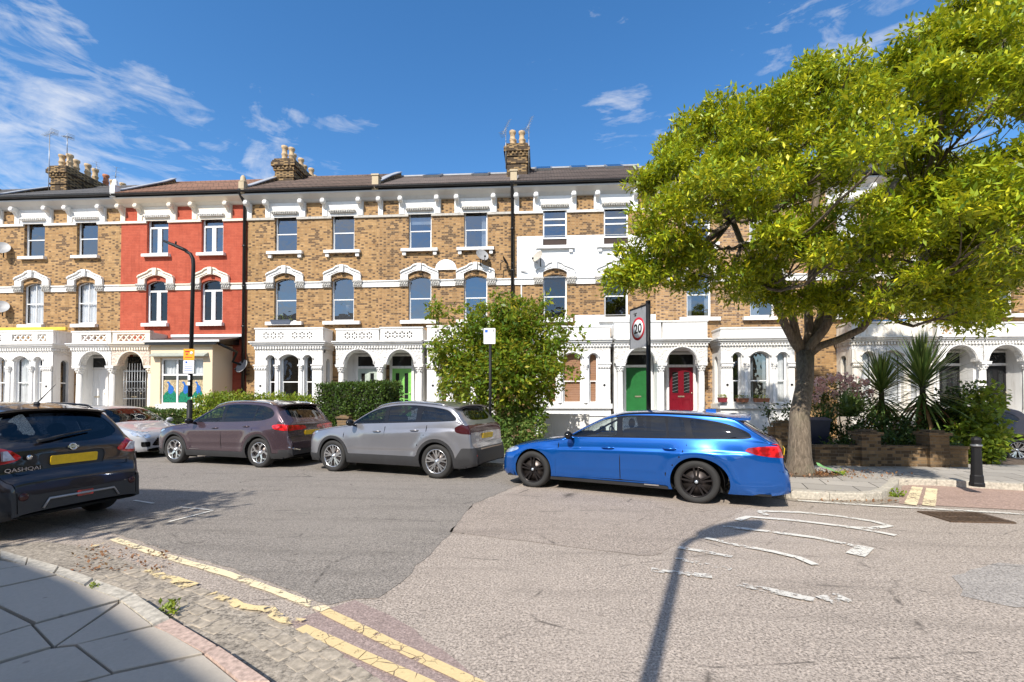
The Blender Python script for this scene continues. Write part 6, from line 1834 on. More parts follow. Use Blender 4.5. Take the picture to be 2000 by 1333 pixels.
b = MB(); b.bbox(-.09, .09, -.006, .004, -.035, .035, .01); b.build('reflector', REDL, car, Matrix.Translation((LX(4.34), -.02, .44)) @ Matrix.Rotation(R(-90), 4, 'Z'))
b = MB(); P = [(LX(4.345), .42, .34), (LX(4.345), .36, .44), (LX(4.345), -.36, .44), (LX(4.345), -.42, .34)]; b.tube(P, .014, 6); b.build('bumper_trim', GREYP, car)
for sg in (1, -1):          # clear centre of each tail lamp
    b = MB(); cy, cz = sg*.665, .965
    pts = [(-.05, -.045), (.055, -.05), (.06, .055), (.02, .06)]
    pts = [(sg*y+cy, z+cz) for y, z in pts]
    b.prism([(LX(4.222), y, z) for y, z in pts], [(LX(4.19), y, z) for y, z in pts]); b.build('reversing_lamp', CLEARR, car)
def text_obj(s_, size, m, name, parent, mtx, th=.002, align='CENTER', xs=1.0, bold=0.0):
    cu = bpy.data.curves.new('tmp', 'FONT'); cu.body = s_; cu.size = size; cu.extrude = th; cu.offset = bold; cu.align_x = align; cu.align_y = 'CENTER'; cu.resolution_u = 3
    to = bpy.data.objects.new('tmp', cu); COL.objects.link(to)
    bpy.context.view_layer.update(); dg = bpy.context.evaluated_depsgraph_get()
    me = bpy.data.meshes.new_from_object(to.evaluated_get(dg)); me.transform(mtx @ Matrix.Diagonal((xs, 1, 1, 1)))
    bpy.data.objects.remove(to); me.materials.clear(); me.materials.append(m); me.name = name
    o = bpy.data.objects.new(name, me); COL.objects.link(o); o.parent = parent; return o
FACE_BACK = Matrix.Rotation(R(-90), 4, 'Z') @ Matrix.Rotation(R(90), 4, 'X')
text_obj('QASHQAI', .062, CHROME, 'badge_lettering', car, Matrix.Translation((LX(4.205), .53, .80)) @ FACE_BACK, xs=1.25)
b = MB(); b.lathe([(0, .004), (.028, .004), (.03, -.004)], (0, 0, 0), axis='x', n=16); b.build('round_badge', CHROME, car, Matrix.Translation((LX(4.20), .47, .93)) @ Matrix.Rotation(math.pi, 4, 'Z'))
# silver hatchback facing the purple one
g = G(322, 897)
hd = R(-14.5); d = Vector((math.cos(hd), math.sin(hd))); lat = Vector((d.y, -d.x))
ctr = Vector((g.x-.35, g.y+.55)) - d*1.95
SIL2 = m_paint('light_grey_paint', (.42, .43, .45), .3, .34)
HAT['handm'] = SIL2; HAT['mirm'] = SIL2
car, c = build_car('parked_car', HAT, (ctr.x, ctr.y), hd, 'light grey hatchback facing the camera, parked nose to nose with the purple SUV', SIL2)
b = MB(); b.bbox(-.26, .26, -.01, .0, -.056, .056, .01); b.build('number_plate', PLATEW, car, Matrix.Translation((1.95+.015, 0, .42)) @ Matrix.Rotation(R(90), 4, 'Z'))
b = MB(); 
for z in (.40, .46, .52): b.box(1.93, 1.952, -.38, .38, z-.006, z+.006)
b.build('grille_bar', CHROME, car)
# dark car beyond the shrub at the right edge
g = G(1990, 903)
HA2 = dict(HAT); CHAR = m_paint('dark_car_paint', (.03, .024, .024), .4, .3); HA2['handm'] = CHAR; HA2['mirm'] = CHAR
hd = R(172); d = Vector((math.cos(hd), math.sin(hd))); lat = Vector((-d.y, d.x))
ctr = Vector((g.x, g.y)) - lat*.83 + d*(HA2['fo']+HA2['wb']-HA2['L']/2)
car, c = build_car('parked_car', HA2, (ctr.x, ctr.y), hd, 'dark hatchback mostly hidden behind the shrub at the right edge', CHAR)
for o in list(COL.objects):
    if o.name.startswith('parked_car'): o['group'] = 'cars parked along the road'

# ================================================================ planting
def leaf_mesh(name, pos, size, m, parent, up=.35, aspect=2.6, droop=.25, n_leaf=1, spread=.12, out_from=None, rnd=None, smooth=False):
    """many small leaves (pointed quads), one row of pos per spray; numpy for speed"""
    rg = rnd or RNG
    pos = np.asarray(pos, float); N = len(pos)
    P = np.repeat(pos, n_leaf, 0)+rg.normal(0, spread, (N*n_leaf, 3))*(n_leaf > 1)
    M = len(P)
    if out_from is not None:
        d = P-np.asarray(out_from if np.ndim(out_from) == 1 else np.repeat(out_from, n_leaf, 0))
        d /= np.linalg.norm(d, axis=1, keepdims=True)+1e-6
    else: d = np.zeros((M, 3))
    t = d*.7+rg.normal(0, .75, (M, 3)); t[:, 2] -= droop
    t /= np.linalg.norm(t, axis=1, keepdims=True)+1e-9
    nn = rg.normal(0, .6, (M, 3))+d*.4; nn[:, 2] += up*2
    s = np.cross(t, nn); s /= np.linalg.norm(s, axis=1, keepdims=True)+1e-9
    L = size*rg.uniform(.65, 1.35, (M, 1)); Wd = L/aspect
    nrm = np.cross(s, t)
    a = P; b = P+t*L*.45+s*Wd*.5+nrm*L*.05; c = P+t*L; e = P+t*L*.45-s*Wd*.5+nrm*L*.05
    V = np.stack([a, b, c, e], 1).reshape(-1, 3)
    me = bpy.data.meshes.new(name)
    me.vertices.add(len(V)); me.vertices.foreach_set('co', V.ravel())
    me.loops.add(M*4); me.loops.foreach_set('vertex_index', np.arange(M*4, dtype=np.int32))
    me.polygons.add(M); me.polygons.foreach_set('loop_start', np.arange(0, M*4, 4, dtype=np.int32)); me.polygons.foreach_set('loop_total', np.full(M, 4, dtype=np.int32))
    me.update(calc_edges=True); me.validate()
    me.materials.append(m)
    o = bpy.data.objects.new(name, me); COL.objects.link(o)
    if parent is not None: o.parent = parent
    return o
def limb(b, p0, p1, r0, r1, bend=.15, n=7, seg=6):
    p0, p1 = Vector(p0), Vector(p1); L = (p1-p0).length
    off = Vector(RNG.normal(0, bend*L*.35, 3)); pts = []; rs = []
    for k in range(seg+1):
        t = k/seg; p = p0.lerp(p1, t)+off*math.sin(math.pi*t)+Vector(RNG.normal(0, .012*L, 3))*(0 < k < seg)
        p.z -= .10*L*math.sin(math.pi*t)*(1 if (p1-p0).z < L*.7 else 0)
        pts.append(p); rs.append(r0+(r1-r0)*t**.8)
    b.tube(pts, rs, n); return pts

# ---- the big ash on the right
base = G(1562, 926, .12)
tree = thing('street_tree', (base.x, base.y, .12), 'large yellow-green ash tree in the pavement behind the blue car, grey-brown trunk', 'tree')
B0 = Vector((base.x, base.y, .12))
def lp(px, py, d): return np.array(atD(px, py, d))
lobes = [  # px, py, radius px, distance
 (1330, 350, 95, 9.6), (1300, 430, 85, 9.0), (1275, 520, 55, 9.3), (1410, 275, 90, 9.8), (1385, 380, 90, 8.6), (1500, 250, 90, 9.9), (1470, 340, 95, 8.5),
 (1600, 215, 85, 10.2), (1650, 165, 60, 10.4), (1590, 300, 85, 8.9), (1690, 230, 95, 9.8), (1760, 150, 85, 10.2), (1800, 75, 70, 10.5), (1880, 60, 80, 10.2), (1960, 70, 90, 10.0),
 (1840, 180, 95, 9.4), (1950, 190, 100, 9.3), (1720, 320, 80, 9.0), (1850, 290, 85, 10.2), (1980, 310, 110, 9.0), (1480, 450, 85, 8.6), (1400, 480, 80, 9.2),
 (1350, 535, 60, 9.8), (1450, 530, 60, 9.6), (1560, 520, 65, 8.9), (1590, 430, 65, 9.0), (1680, 480, 80, 8.7), (1760, 520, 85, 8.9), (1850, 470, 90, 8.8), (1950, 450, 100, 8.8),
 (1830, 560, 70, 9.0), (1930, 550, 80, 9.2), (1870, 610, 45, 8.8), (1990, 560, 70, 10.4), (1650, 560, 50, 9.4), (1730, 590, 45, 9.6), (1240, 545, 35, 9.6),
 (1550, 370, 60, 11.0), (1430, 420, 70, 11.0), (1700, 400, 50, 11.2), (1820, 380, 55, 11.3), (1900, 400, 80, 11.2), (1370, 300, 70, 11.2), (1520, 250, 70, 11.6), (1700, 160, 70, 11.8), (1860, 140, 90, 11.8),
 (2080, 150, 110, 9.8), (2100, 330, 120, 9.3), (2080, 500, 100, 9.5), (2200, 250, 120, 10.5), (2180, 430, 110, 10.2), (2030, 20, 80, 10.6)]
lobes = [(px, py, rp, d-(2.9 if (px > 1620 and py < 470 and d < 10.6) else (1.5 if (px > 1650 and d < 9.5) else (.8 if d < 10 else 0)))) for px, py, rp, d in lobes]
lobes = [(px, py+(34 if 1670 < px < 1830 and py < 240 else 0), rp, d) for px, py, rp, d in lobes]
lobes += [(1530, 165, 42, 9.4), (1600, 145, 42, 9.3), (1270, 360, 35, 9.2), (1300, 310, 40, 9.3), (1365, 245, 42, 9.4), (1400, 235, 40, 9.4), (1465, 240, 45, 9.4), (1540, 190, 50, 9.3), (1600, 160, 42, 9.2), (1660, 150, 40, 9.0), (1775, 130, 34, 8.2), (1815, 75, 34, 8.2), (1850, 30, 40, 8.6), (1910, 20, 45, 8.4), (1235, 500, 28, 9.0), (1225, 545, 20, 9.0), (1900, 380, 80, 7.2), (1800, 420, 70, 7.4), (1990, 420, 90, 7.0), (1720, 440, 50, 7.6)]
lobes += [(1700, 500, 60, 10.0), (1790, 500, 60, 10.2), (1880, 500, 65, 10.0), (1970, 500, 70, 10.0), (1640, 500, 45, 10.2), (1830, 590, 45, 9.6), (1900, 600, 40, 9.4), (1560, 470, 60, 10.6), (1480, 520, 45, 10.4), (1940, 610, 40, 9.8), (1510, 560, 38, 9.2), (1555, 575, 32, 9.0), (1475, 570, 30, 9.6), (1620, 590, 30, 9.3), (1690, 600, 30, 9.0), (1600, 380, 60, 10.6), (1750, 360, 60, 10.2), (1850, 350, 60, 10.4)]
trunk = MB()
fork = Vector(lp(1572, 690, 9.9)); 
tp = [B0+Vector((.0, 0, -.15)), B0+Vector((0, 0, .05)), B0+Vector((.0, 0, .35)), B0+Vector((.02, .02, 1.2)), B0.lerp(fork, .75)+Vector((.03, 0, 0)), fork]
trunk.tube(tp, [.32, .27, .215, .18, .16, .18], 16)
heads = [lp(1430, 430, 9.5), lp(1520, 330, 10.0), lp(1600, 260, 10.2), lp(1760, 330, 9.9), lp(1700, 480, 9.4), lp(1860, 440, 9.4)]
rad = [.10, .09, .10, .11, .115, .09]
mains = []
for hpt, r_ in zip(heads, rad):
    st = fork if r_ != .12 else Vector(lp(1690, 560, 9.6))
    mains.append(limb(trunk, st-Vector((0, 0, .1)), hpt, r_, .055, .10, 9, 8))
clumps = []; rg = RNG
for (px, py, rp, d) in lobes:
    c = lp(px, py, d); rr = rp/FPX*d
    n = max(3, int(3.7*(rr/.55)**2))
    for k in range(n):
        v = rg.normal(0, 1, 3); v /= np.linalg.norm(v); v[2] *= .9
        clumps.append((c+v*rr*rg.uniform(.45, .95), rr))
allm = [p for m_ in mains for p in m_[3:]]
for (px, py, rp, d) in lobes:
    c = Vector(lp(px, py, d)); q = min(allm, key=lambda p: (p-c).length)
    pts = limb(trunk, q, c, .045, .018, .14, 6, 6); 
    near = [cl for cl in clumps if (Vector(cl[0])-c).length < rp/FPX*d]
    for cl in near[:7]: limb(trunk, pts[random.randint(3, 6)], Vector(cl[0]), .014, .005, .12, 4, 3)
tr = trunk.build('trunk', BARK, tree, Matrix.Translation(-B0))
pos = []; org = []
for c, rr in clumps:
    n = int(rg.uniform(58, 104)); a = rg.uniform(.17, .30)
    v = rg.normal(0, 1, (n, 3)); v /= np.linalg.norm(v, axis=1, keepdims=True)
    r0 = rg.uniform(.35, 1.0, (n, 1))**.6
    p = c+v*r0*np.array([a*1.35, a*1.35, a*.62]); pos.append(p); org.append(np.repeat(c[None]-np.array([[0, 0, .15]]), n, 0))
pos = np.concatenate(pos); org = np.concatenate(org)
lf = leaf_mesh('crown', pos-np.array(B0), .112, LEAF_ASH, tree, up=.55, aspect=2.9, droop=.30, n_leaf=5, spread=.055, out_from=org-np.array(B0))

# ---- dense small tree / shrub in front of the houses
def blob_leaves(center_lobes, dens, size, m, parent, name='crown', origin=(0, 0, 0), aspect=1.9, fill=.25, core=True, nl=3, droop=.15, up=.4):
    pos = []; org = []
    for c, r in center_lobes:
        c = np.array(c, float); r = np.array(r if np.ndim(r) else (r, r, r), float)
        n = int(dens*4*math.pi*(r.mean()**2))
        v = RNG.normal(0, 1, (n, 3)); v /= np.linalg.norm(v, axis=1, keepdims=True)
        rr = 1-np.abs(RNG.normal(0, .16, (n, 1))); k = RNG.random((n, 1)) < fill; rr = np.where(k, RNG.uniform(.3, 1, (n, 1)), rr)
        pos.append(c+v*rr*r); org.append(np.repeat(c[None], n, 0))
    pos = np.concatenate(pos); org = np.concatenate(org)
    o = leaf_mesh(name, pos-np.array(origin), size, m, parent, up=up, aspect=aspect, droop=droop, n_leaf=nl, spread=size*.5, out_from=org-np.array(origin))
    return o
def lob(px, py, rp, d, fy=1.0): return (lp(px, py, d), (rp/FPX*d, rp/FPX*d*.9, rp/FPX*d*fy))
b_o = G(985, 868, .1); b_o = Vector((b_o.x, 14.0, .1))
bush = thing('garden_tree', tuple(b_o), 'rounded bushy tree with yellowing leaves growing between the silver and blue cars', 'tree')
D = 13.9
bl = [lob(900, 680, 45, D), lob(960, 640, 50, D), lob(1020, 630, 45, D), lob(1062, 652, 38, D), lob(1075, 708, 30, D+.3), lob(878, 728, 26, D), lob(920, 740, 55, D-.5), lob(990, 730, 65, D-.7), lob(1050, 740, 50, D-.2),
      lob(950, 690, 70, D), lob(1010, 680, 65, D), lob(1010, 595, 16, D), lob(1050, 605, 16, D), lob(935, 615, 18, D), lob(990, 590, 12, D), lob(1100, 672, 14, D), lob(860, 690, 18, D), lob(1030, 790, 38, D-.3), lob(960, 780, 30, D-.2), lob(1070, 755, 18, D), lob(1105, 640, 14, D)]
bl += [lob(900+RNG.uniform(-55, 190), 650+RNG.uniform(-55, 110), RNG.uniform(8, 16), D-RNG.uniform(.2, 1.2)) for _ in range(26)]
bl += [lob(px, py, r_, D-.4) for px, py, r_ in ((862, 640, 9), (880, 612, 10), (1128, 690, 10), (1122, 730, 12), (848, 705, 9), (1065, 585, 9), (970, 578, 8), (1140, 655, 8), (870, 765, 14), (905, 600, 8), (1100, 615, 9))]
b = MB()
for k in range(6):
    c = Vector(bl[k*2][0]); limb(b, b_o+Vector((RNG.uniform(-.1, .1), 0, 0)), c, .06, .02, .1, 7, 6)
b.build('trunk', BARK, bush, Matrix.Translation(-b_o))
blob_leaves(bl, 62, .14, LEAF_BUSH, bush, origin=b_o, fill=.35)
ib = Vector((lp(1000, 860, 13.3)[0], lp(1000, 860, 13.3)[1], .1))
ivy = thing('ivy_shrub', tuple(ib), 'low variegated ivy below the bushy tree, just left of the blue car', 'shrub')
il = [lob(1000, 850, 28, 13.3), lob(1040, 840, 25, 13.3), lob(975, 830, 22, 13.4), lob(1005, 812, 26, 13.5), lob(1045, 810, 18, 13.5), lob(985, 875, 16, 13.1), lob(1025, 872, 18, 13.2), lob(960, 860, 14, 13.2)]
b = MB(); limb(b, ib, Vector(il[0][0]), .03, .01, .1, 5, 4); b.build('stem', BARK, ivy, Matrix.Translation(-ib))
blob_leaves(il, 150, .10, LEAF_IVY, ivy, name='foliage', origin=ib, fill=.3, aspect=1.5)

def hedge(name, a, b_, z0, z1, thick, m, label, dens=420, size=.05, lump=.06, origin=None, cat='hedge', core=True, flat=True):
    """clipped hedge between ground points a and b_: twiggy core with a skin of leaves"""
    a, b_ = Vector((*a, 0)), Vector((*b_, 0)); t = (b_-a); L = t.length; t.normalize(); n = Vector((-t.y, t.x, 0)); mid = (a+b_)/2
    o = thing(name, (mid.x, mid.y, z0), label, cat, math.atan2(t.y, t.x))
    hx, hy, hz = L/2, thick/2, z1-z0
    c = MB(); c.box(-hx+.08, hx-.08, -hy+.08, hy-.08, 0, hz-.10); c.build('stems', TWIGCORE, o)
    areas = [('f', L*hz), ('b', L*hz*.3), ('t', L*thick), ('l', thick*hz), ('r', thick*hz)]
    pos = []; org = []
    for k, A in areas:
        nn = int(A*dens); u, v = RNG.random(nn), RNG.random(nn); w_ = RNG.normal(0, .025, nn)
        if k == 'f': p = np.stack([(u*2-1)*hx, -hy+w_, v*hz], 1)
        elif k == 'b': p = np.stack([(u*2-1)*hx, hy+w_, v*hz], 1)
        elif k == 't': p = np.stack([(u*2-1)*hx, (v*2-1)*hy, hz+w_], 1)
        elif k == 'l': p = np.stack([-hx+w_, (u*2-1)*hy, v*hz], 1)
        else: p = np.stack([hx+w_, (u*2-1)*hy, v*hz], 1)
        bump_ = lump*(np.sin(p[:, 0]*3.1+1)*np.cos(p[:, 2]*4+p[:, 0]*1.3)+.6*np.sin(p[:, 0]*9+p[:, 2]*7))
        if k == 'f': p[:, 1] -= bump_
        if k == 't': p[:, 2] += bump_
        pos.append(p); org.append(np.stack([p[:, 0], np.zeros(nn), np.full(nn, hz*.4)], 1))
    pos = np.concatenate(pos); org = np.concatenate(org)
    leaf_mesh('foliage', pos, size, m, o, up=.3, aspect=1.8, droop=0, n_leaf=3, spread=size*.45, out_from=org)
    return o
def gx(px, y): return atY(px, 785, y).x
hedge('clipped_hedge', (gx(236, 15.6), 15.7), (gx(392, 15.2), 15.3), .10, 1.22, .8, LEAF_HEDGE, 'low dark clipped hedge in front of the cream extension, behind the street lamp', 500, .06)
hedge('clipped_hedge', (gx(632, 14.4), 14.8), (gx(768, 14.2), 14.2), .10, 2.12, 1.1, LEAF_HEDGE, 'tall boxy dark green hedge behind the gap between the purple and silver cars', 420, .075, .04)
y_h = 15.1
hb = Vector((gx(500, y_h), y_h, .1))
lh = thing('loose_hedge', tuple(hb), 'loose bright yellow-green hedge showing above the roof of the purple car', 'hedge')
ll = [(np.array([gx(px, y_h), y_h-.1, z]), (.42, .45, r)) for px, z, r in [(400, 1.1, .7), (425, 1.15, .75), (450, 1.2, .7), (475, 1.2, .7), (500, 1.2, .68), (525, 1.2, .66), (550, 1.2, .66), (575, 1.2, .62), (600, 1.15, .6)]]
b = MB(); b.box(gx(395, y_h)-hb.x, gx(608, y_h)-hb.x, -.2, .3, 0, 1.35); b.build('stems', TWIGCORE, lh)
blob_leaves(ll, 170, .10, LEAF_LIME, lh, name='foliage', origin=hb, fill=.2, aspect=2.2, droop=-.5)

# ---- right-hand garden: palms, spiky clumps, pink bush, shrub
def yucca(px, base_py, top_py, d, label, rpx, n=170, leafm=LEAF_DARK):
    tb = lp(px, base_py, d); top = lp(px, top_py, d); base = np.array([tb[0], tb[1], .1])
    o = thing('spiky_palm', tuple(base), label, 'palm')
    hd_ = top-base; b = MB()
    b.tube([(0, 0, 0), (.02, 0, hd_[2]*.5), (0, 0, hd_[2])], [.09, .07, .06], 8); b.build('trunk', BARK, o)
    L = rpx/FPX*d; b = MB(); bd = MB(); ga = 2.39996
    for k in range(n):
        t = k/n; el = math.radians(86-125*t+RNG.normal(0, 5)); az = k*ga+RNG.normal(0, .15)
        l_ = L*RNG.uniform(.78, 1.08)*(1 if t > .1 else .8); w0 = .024
        o0 = Vector((0, 0, hd_[2]-.55*t*L*.9+.05)); dr = Vector((math.cos(az)*math.cos(el), math.sin(az)*math.cos(el), math.sin(el)))
        sd_ = dr.cross(Vector((0, 0, 1)));
        if sd_.length < .1: sd_ = Vector((1, 0, 0))
        sd_.normalize(); dead = t > .86; bb = bd if dead else b
        pts = []
        for s_ in (0, .35, .7, 1):
            sag = -.22*l_*s_*s_*(math.cos(el)) - (.5*l_*s_*s_ if dead else 0)
            pts.append(o0+dr*l_*s_+Vector((0, 0, sag)))
        wv = [w0*.6, w0, w0*.8, .001]; i0 = len(bb.v)
        for p, ww in zip(pts, wv): bb.v += [tuple(p-sd_*ww), tuple(p+sd_*ww)]
        for q in range(3): a_ = i0+2*q; bb.face((a_, a_+1, a_+3, a_+2))
    b.build('crown', LEAF_SPIKE, o); bd.build('dry_leaves', LEAF_DEAD, o); return o
yucca(1803, 860, 735, 12.2, 'taller spiky palm in the right-hand garden, in front of the porch column', 112, 300)
yucca(1722, 830, 752, 12.6, 'smaller spiky palm in the right-hand garden, left of the taller one', 86, 250)
def spiky(px, py, d, rpx, label, n=110, m=LEAF_SPIKE, wid=.035):
    c = lp(px, py, d); base = np.array([c[0], c[1], .1]); o = thing('spiky_plant', tuple(base), label, 'plant')
    L = rpx/FPX*d; z0 = max(0, c[2]-.1); b = MB()
    for k in range(n):
        az = RNG.uniform(0, 2*math.pi); el = math.radians(RNG.uniform(18, 82)); l_ = L*RNG.uniform(.6, 1.1)
        dr = Vector((math.cos(az)*math.cos(el), math.sin(az)*math.cos(el), math.sin(el))); sd_ = dr.cross(Vector((0, 0, 1))).normalized()
        pts = [Vector((RNG.normal(0, .08), RNG.normal(0, .08), z0*.35))+dr*l_*s_+Vector((0, 0, -.35*l_*s_*s_*math.cos(el)+z0*.5)) for s_ in (0, .35, .7, 1)]
        i0 = len(b.v)
        for p, ww in zip(pts, [wid*.5, wid, wid*.7, .001]): b.v += [tuple(p-sd_*ww), tuple(p+sd_*ww)]
        for q in range(3): a_ = i0+2*q; b.face((a_, a_+1, a_+3, a_+2))
    b.build('leaves', m, o); return o
spiky(1660, 800, 11.9, 62, 'broad sword-leaved plant to the right of the big tree trunk', 150)
spiky(1612, 835, 11.7, 58, 'low drooping strap-leaved plant right beside the big tree trunk', 140, LEAF_DARK, .022)
c = lp(1650, 760, 12.8); pb = np.array([c[0], c[1], .1])
pk = thing('flowering_shrub', tuple(pb), 'pink flowering shrub against the brick wall right of the big tree', 'shrub')
pl_ = [lob(1600, 765, 20, 12.8), lob(1640, 752, 22, 12.8), lob(1675, 765, 20, 12.9), lob(1620, 790, 26, 12.7), lob(1655, 785, 26, 12.8), lob(1600, 810, 22, 12.6), lob(1690, 790, 18, 12.9)]
b = MB(); 
for k in range(5): limb(b, Vector(pb), Vector(pl_[k][0]), .025, .01, .1, 5, 4)
b.build('stems', BARK, pk, Matrix.Translation(-Vector(pb)))
blob_leaves(pl_, 70, .09, LEAF_HEDGE, pk, name='foliage', origin=pb, fill=.4)
fp = []
for px, py in [(1590, 748), (1603, 745), (1625, 740), (1642, 737), (1660, 742), (1672, 755), (1690, 748), (1612, 760), (1650, 758), (1630, 770), (1592, 778), (1680, 772), (1700, 765), (1665, 775), (1602, 762)]:
    cc = lp(px, py, 12.45); v = RNG.normal(0, .055, (34, 3)); fp.append(cc+v)
leaf_mesh('blossoms', np.concatenate(fp)-pb, .07, PETAL, pk, aspect=1.2, droop=0, n_leaf=2, spread=.02)
def shrub(lobs, label, m, name='garden_shrub', dens=90, size=.12, fill=.35, aspect=1.8, stem=True, **kw):
    c = np.array(lobs[0][0]); b0_ = np.array([c[0], c[1], .1]); o = thing(name, tuple(b0_), label, 'shrub')
    b = MB()
    for l_ in lobs[:6]: limb(b, Vector(b0_), Vector(l_[0]), .03, .01, .1, 5, 4)
    b.build('stems', BARK, o, Matrix.Translation(-Vector(b0_)))
    blob_leaves(lobs, dens, size, m, o, name='foliage', origin=b0_, fill=fill, aspect=aspect, **kw); return o
shrub([lob(1915, 850, 36, 11.2), lob(1932, 830, 26, 11.1), lob(1905, 800, 30, 11.4), lob(1930, 780, 22, 11.5), lob(1940, 878, 22, 10.9), lob(1890, 850, 30, 11.2), lob(1915, 885, 26, 10.9), lob(1950, 852, 14, 10.9), lob(1935, 765, 12, 11.5)],
      'glossy green shrub spilling over the pavement behind the black bollard', LEAF_LIME, dens=80, size=.14)
shrub([lob(1850, 800, 30, 12.0), lob(1880, 785, 28, 12.1), lob(1830, 825, 30, 11.9), lob(1875, 820, 30, 11.8), lob(1900, 760, 16, 12.2), lob(1855, 770, 14, 12.2)],
      'loose dark shrub between the taller palm and the glossy green shrub', LEAF_DARK, dens=70, size=.11)
shrub([lob(1700, 835, 32, 11.7), lob(1750, 840, 30, 11.8), lob(1650, 850, 28, 11.6), lob(1790, 850, 28, 11.7), lob(1600, 860, 26, 11.5), lob(1725, 815, 22, 12.1), lob(1680, 870, 20, 11.5), lob(1770, 870, 20, 11.5), lob(1660, 868, 15, 10.7), lob(1740, 866, 17, 10.7), lob(1800, 860, 18, 10.7), lob(1850, 862, 18, 10.7), lob(1620, 872, 13, 10.8)],
      'dark low shrubs filling the bed under the two spiky palms', LEAF_DARK, dens=110, size=.09)
shrub([lob(1525, 820, 20, 12.4), lob(1510, 845, 22, 12.3), lob(1535, 850, 18, 12.2), lob(1500, 800, 12, 12.8), lob(1545, 800, 14, 12.6)],
      'straggly shrub in front of the white bay, just left of the big trunk', LEAF_DARK, dens=70, size=.09)
# garden walls
def brick_wall(a, b_, z1, label, piers=(), th=.23, m=BR_WALL, z0=.1, cop=True, pier_h=.18, name='garden_wall'):
    a, b_ = Vector((*a, 0)), Vector((*b_, 0)); t = b_-a; L = t.length
    o = thing(name, (a.x, a.y, z0), label, 'wall', math.atan2(t.y, t.x))
    b = MB(); b.box(0, L, -th/2, th/2, 0, z1-z0); b.build('brickwork', m, o)
    if cop: b = MB(); b.box(-.01, L+.01, -th/2-.03, th/2+.03, z1-z0, z1-z0+.06); b.build('coping', m, o)
    for s_ in piers:
        x = s_*L; b = MB(); b.box(x-.20, x+.20, -.20, .20, 0, z1-z0+pier_h); b.box(x-.24, x+.24, -.24, .24, z1-z0+pier_h, z1-z0+pier_h+.07); b.box(x-.15, x+.15, -.15, .15, z1-z0+pier_h+.07, z1-z0+pier_h+.12); b.build('pier', m, o)
    return o
brick_wall((gx(1585, 11.0), 11.0), (gx(1880, 10.9), 10.9), .52, 'low brown brick garden wall with piers below the palms on the right', (.36, .80), pier_h=.30)
brick_wall((gx(660, 13.9), 14.05), (gx(700, 13.8), 13.9), .95, 'short brick pier and wall by the tall boxy hedge', (.35,), pier_h=.10)
brick_wall((gx(1500, 11.6), 11.6), (gx(1560, 11.4), 11.4), .9, 'short brick wall seen just left of the big tree trunk', (.5,), pier_h=.1)
# fallen leaves around the trunk and leaf litter at the kerb
n = 900; an = RNG.uniform(0, 2*math.pi, n); rr = np.abs(RNG.normal(0, .55, n)); pos = np.stack([base.x+.25+rr*1.5*np.cos(an), base.y-.05+rr*.55*np.sin(an), np.full(n, .135)+RNG.uniform(0, .04, n)], 1)
o = leaf_mesh('leaf_litter', pos, .05, LEAF_DEAD, None, up=2, aspect=1.8, droop=0); tag(o, 'dry brown leaves heaped round the foot of the big tree', kind='stuff')
sheet('tree_pit_soil', [(base.x+.55*1.3*math.cos(k*.5), base.y+.45*math.sin(k*.5)) for k in range(13)], .126, SOIL)
pos = np.concatenate([np.stack([np.interp(RNG.random(120), [0, 1], [G(1600, 980).x, G(1745, 978).x]), RNG.uniform(-.1, .05, 120)+G(1680, 980).y, np.full(120, .012)], 1),
                      np.array([[*G(RNG.uniform(140, 330), RNG.uniform(1070, 1120))[:2], .02] for _ in range(160)])])
o = leaf_mesh('scattered_leaves', pos, .035, LEAF_DEAD, None, up=2, aspect=1.5, droop=0); tag(o, 'scattered dry leaves in the gutter', kind='stuff')
def weed(p, r, label):
    o = thing('weed', tuple(p), label, 'weed'); q = RNG.normal(0, r*.4, (70, 3)); q[:, 2] = np.abs(q[:, 2])*.8
    leaf_mesh('leaves', q, r*.5, LEAF_LIME, o, up=.4, aspect=1.8, droop=0, out_from=np.array([0, 0, -.02])); 
weed(G(332, 1196, .02), .09, 'small green weed growing beside the pink kerb stones')
weed(G(1748, 968, .02), .12, 'small green weed at the corner of the far kerb')
weed(G(183, 1146, .10), .035, 'tiny weed in the joint of the near kerb')
weed(G(1640, 928, .12), .12, 'small weed on the pavement beside the big tree')
# tree outside the left edge that shades the road by the black car
tb = Vector((-8.2, .2, 0))
t2 = thing('street_tree', tuple(tb), 'leafy street tree outside the left edge, casting dappled shade beside the black car', 'tree')
b = MB(); b.tube([(0, 0, 0), (.05, 0, 2), (0, .05, 4.6)], [.16, .13, .10], 10)
tl = [((-.2, -.1, 5.3), (1.0, .8, .7)), ((.7, .1, 5.6), (.8, .7, .6)), ((-.9, .3, 5.8), (.7, .6, .6)), ((.1, .2, 6.4), (.8, .8, .6))]
for c_, r_ in tl: limb(b, (0, .05, 4.4), c_, .05, .015, .1, 6, 5)
b.build('trunk', BARK, t2)
blob_leaves(tl, 16, .16, LEAF_BUSH, t2, name='crown', fill=.4)

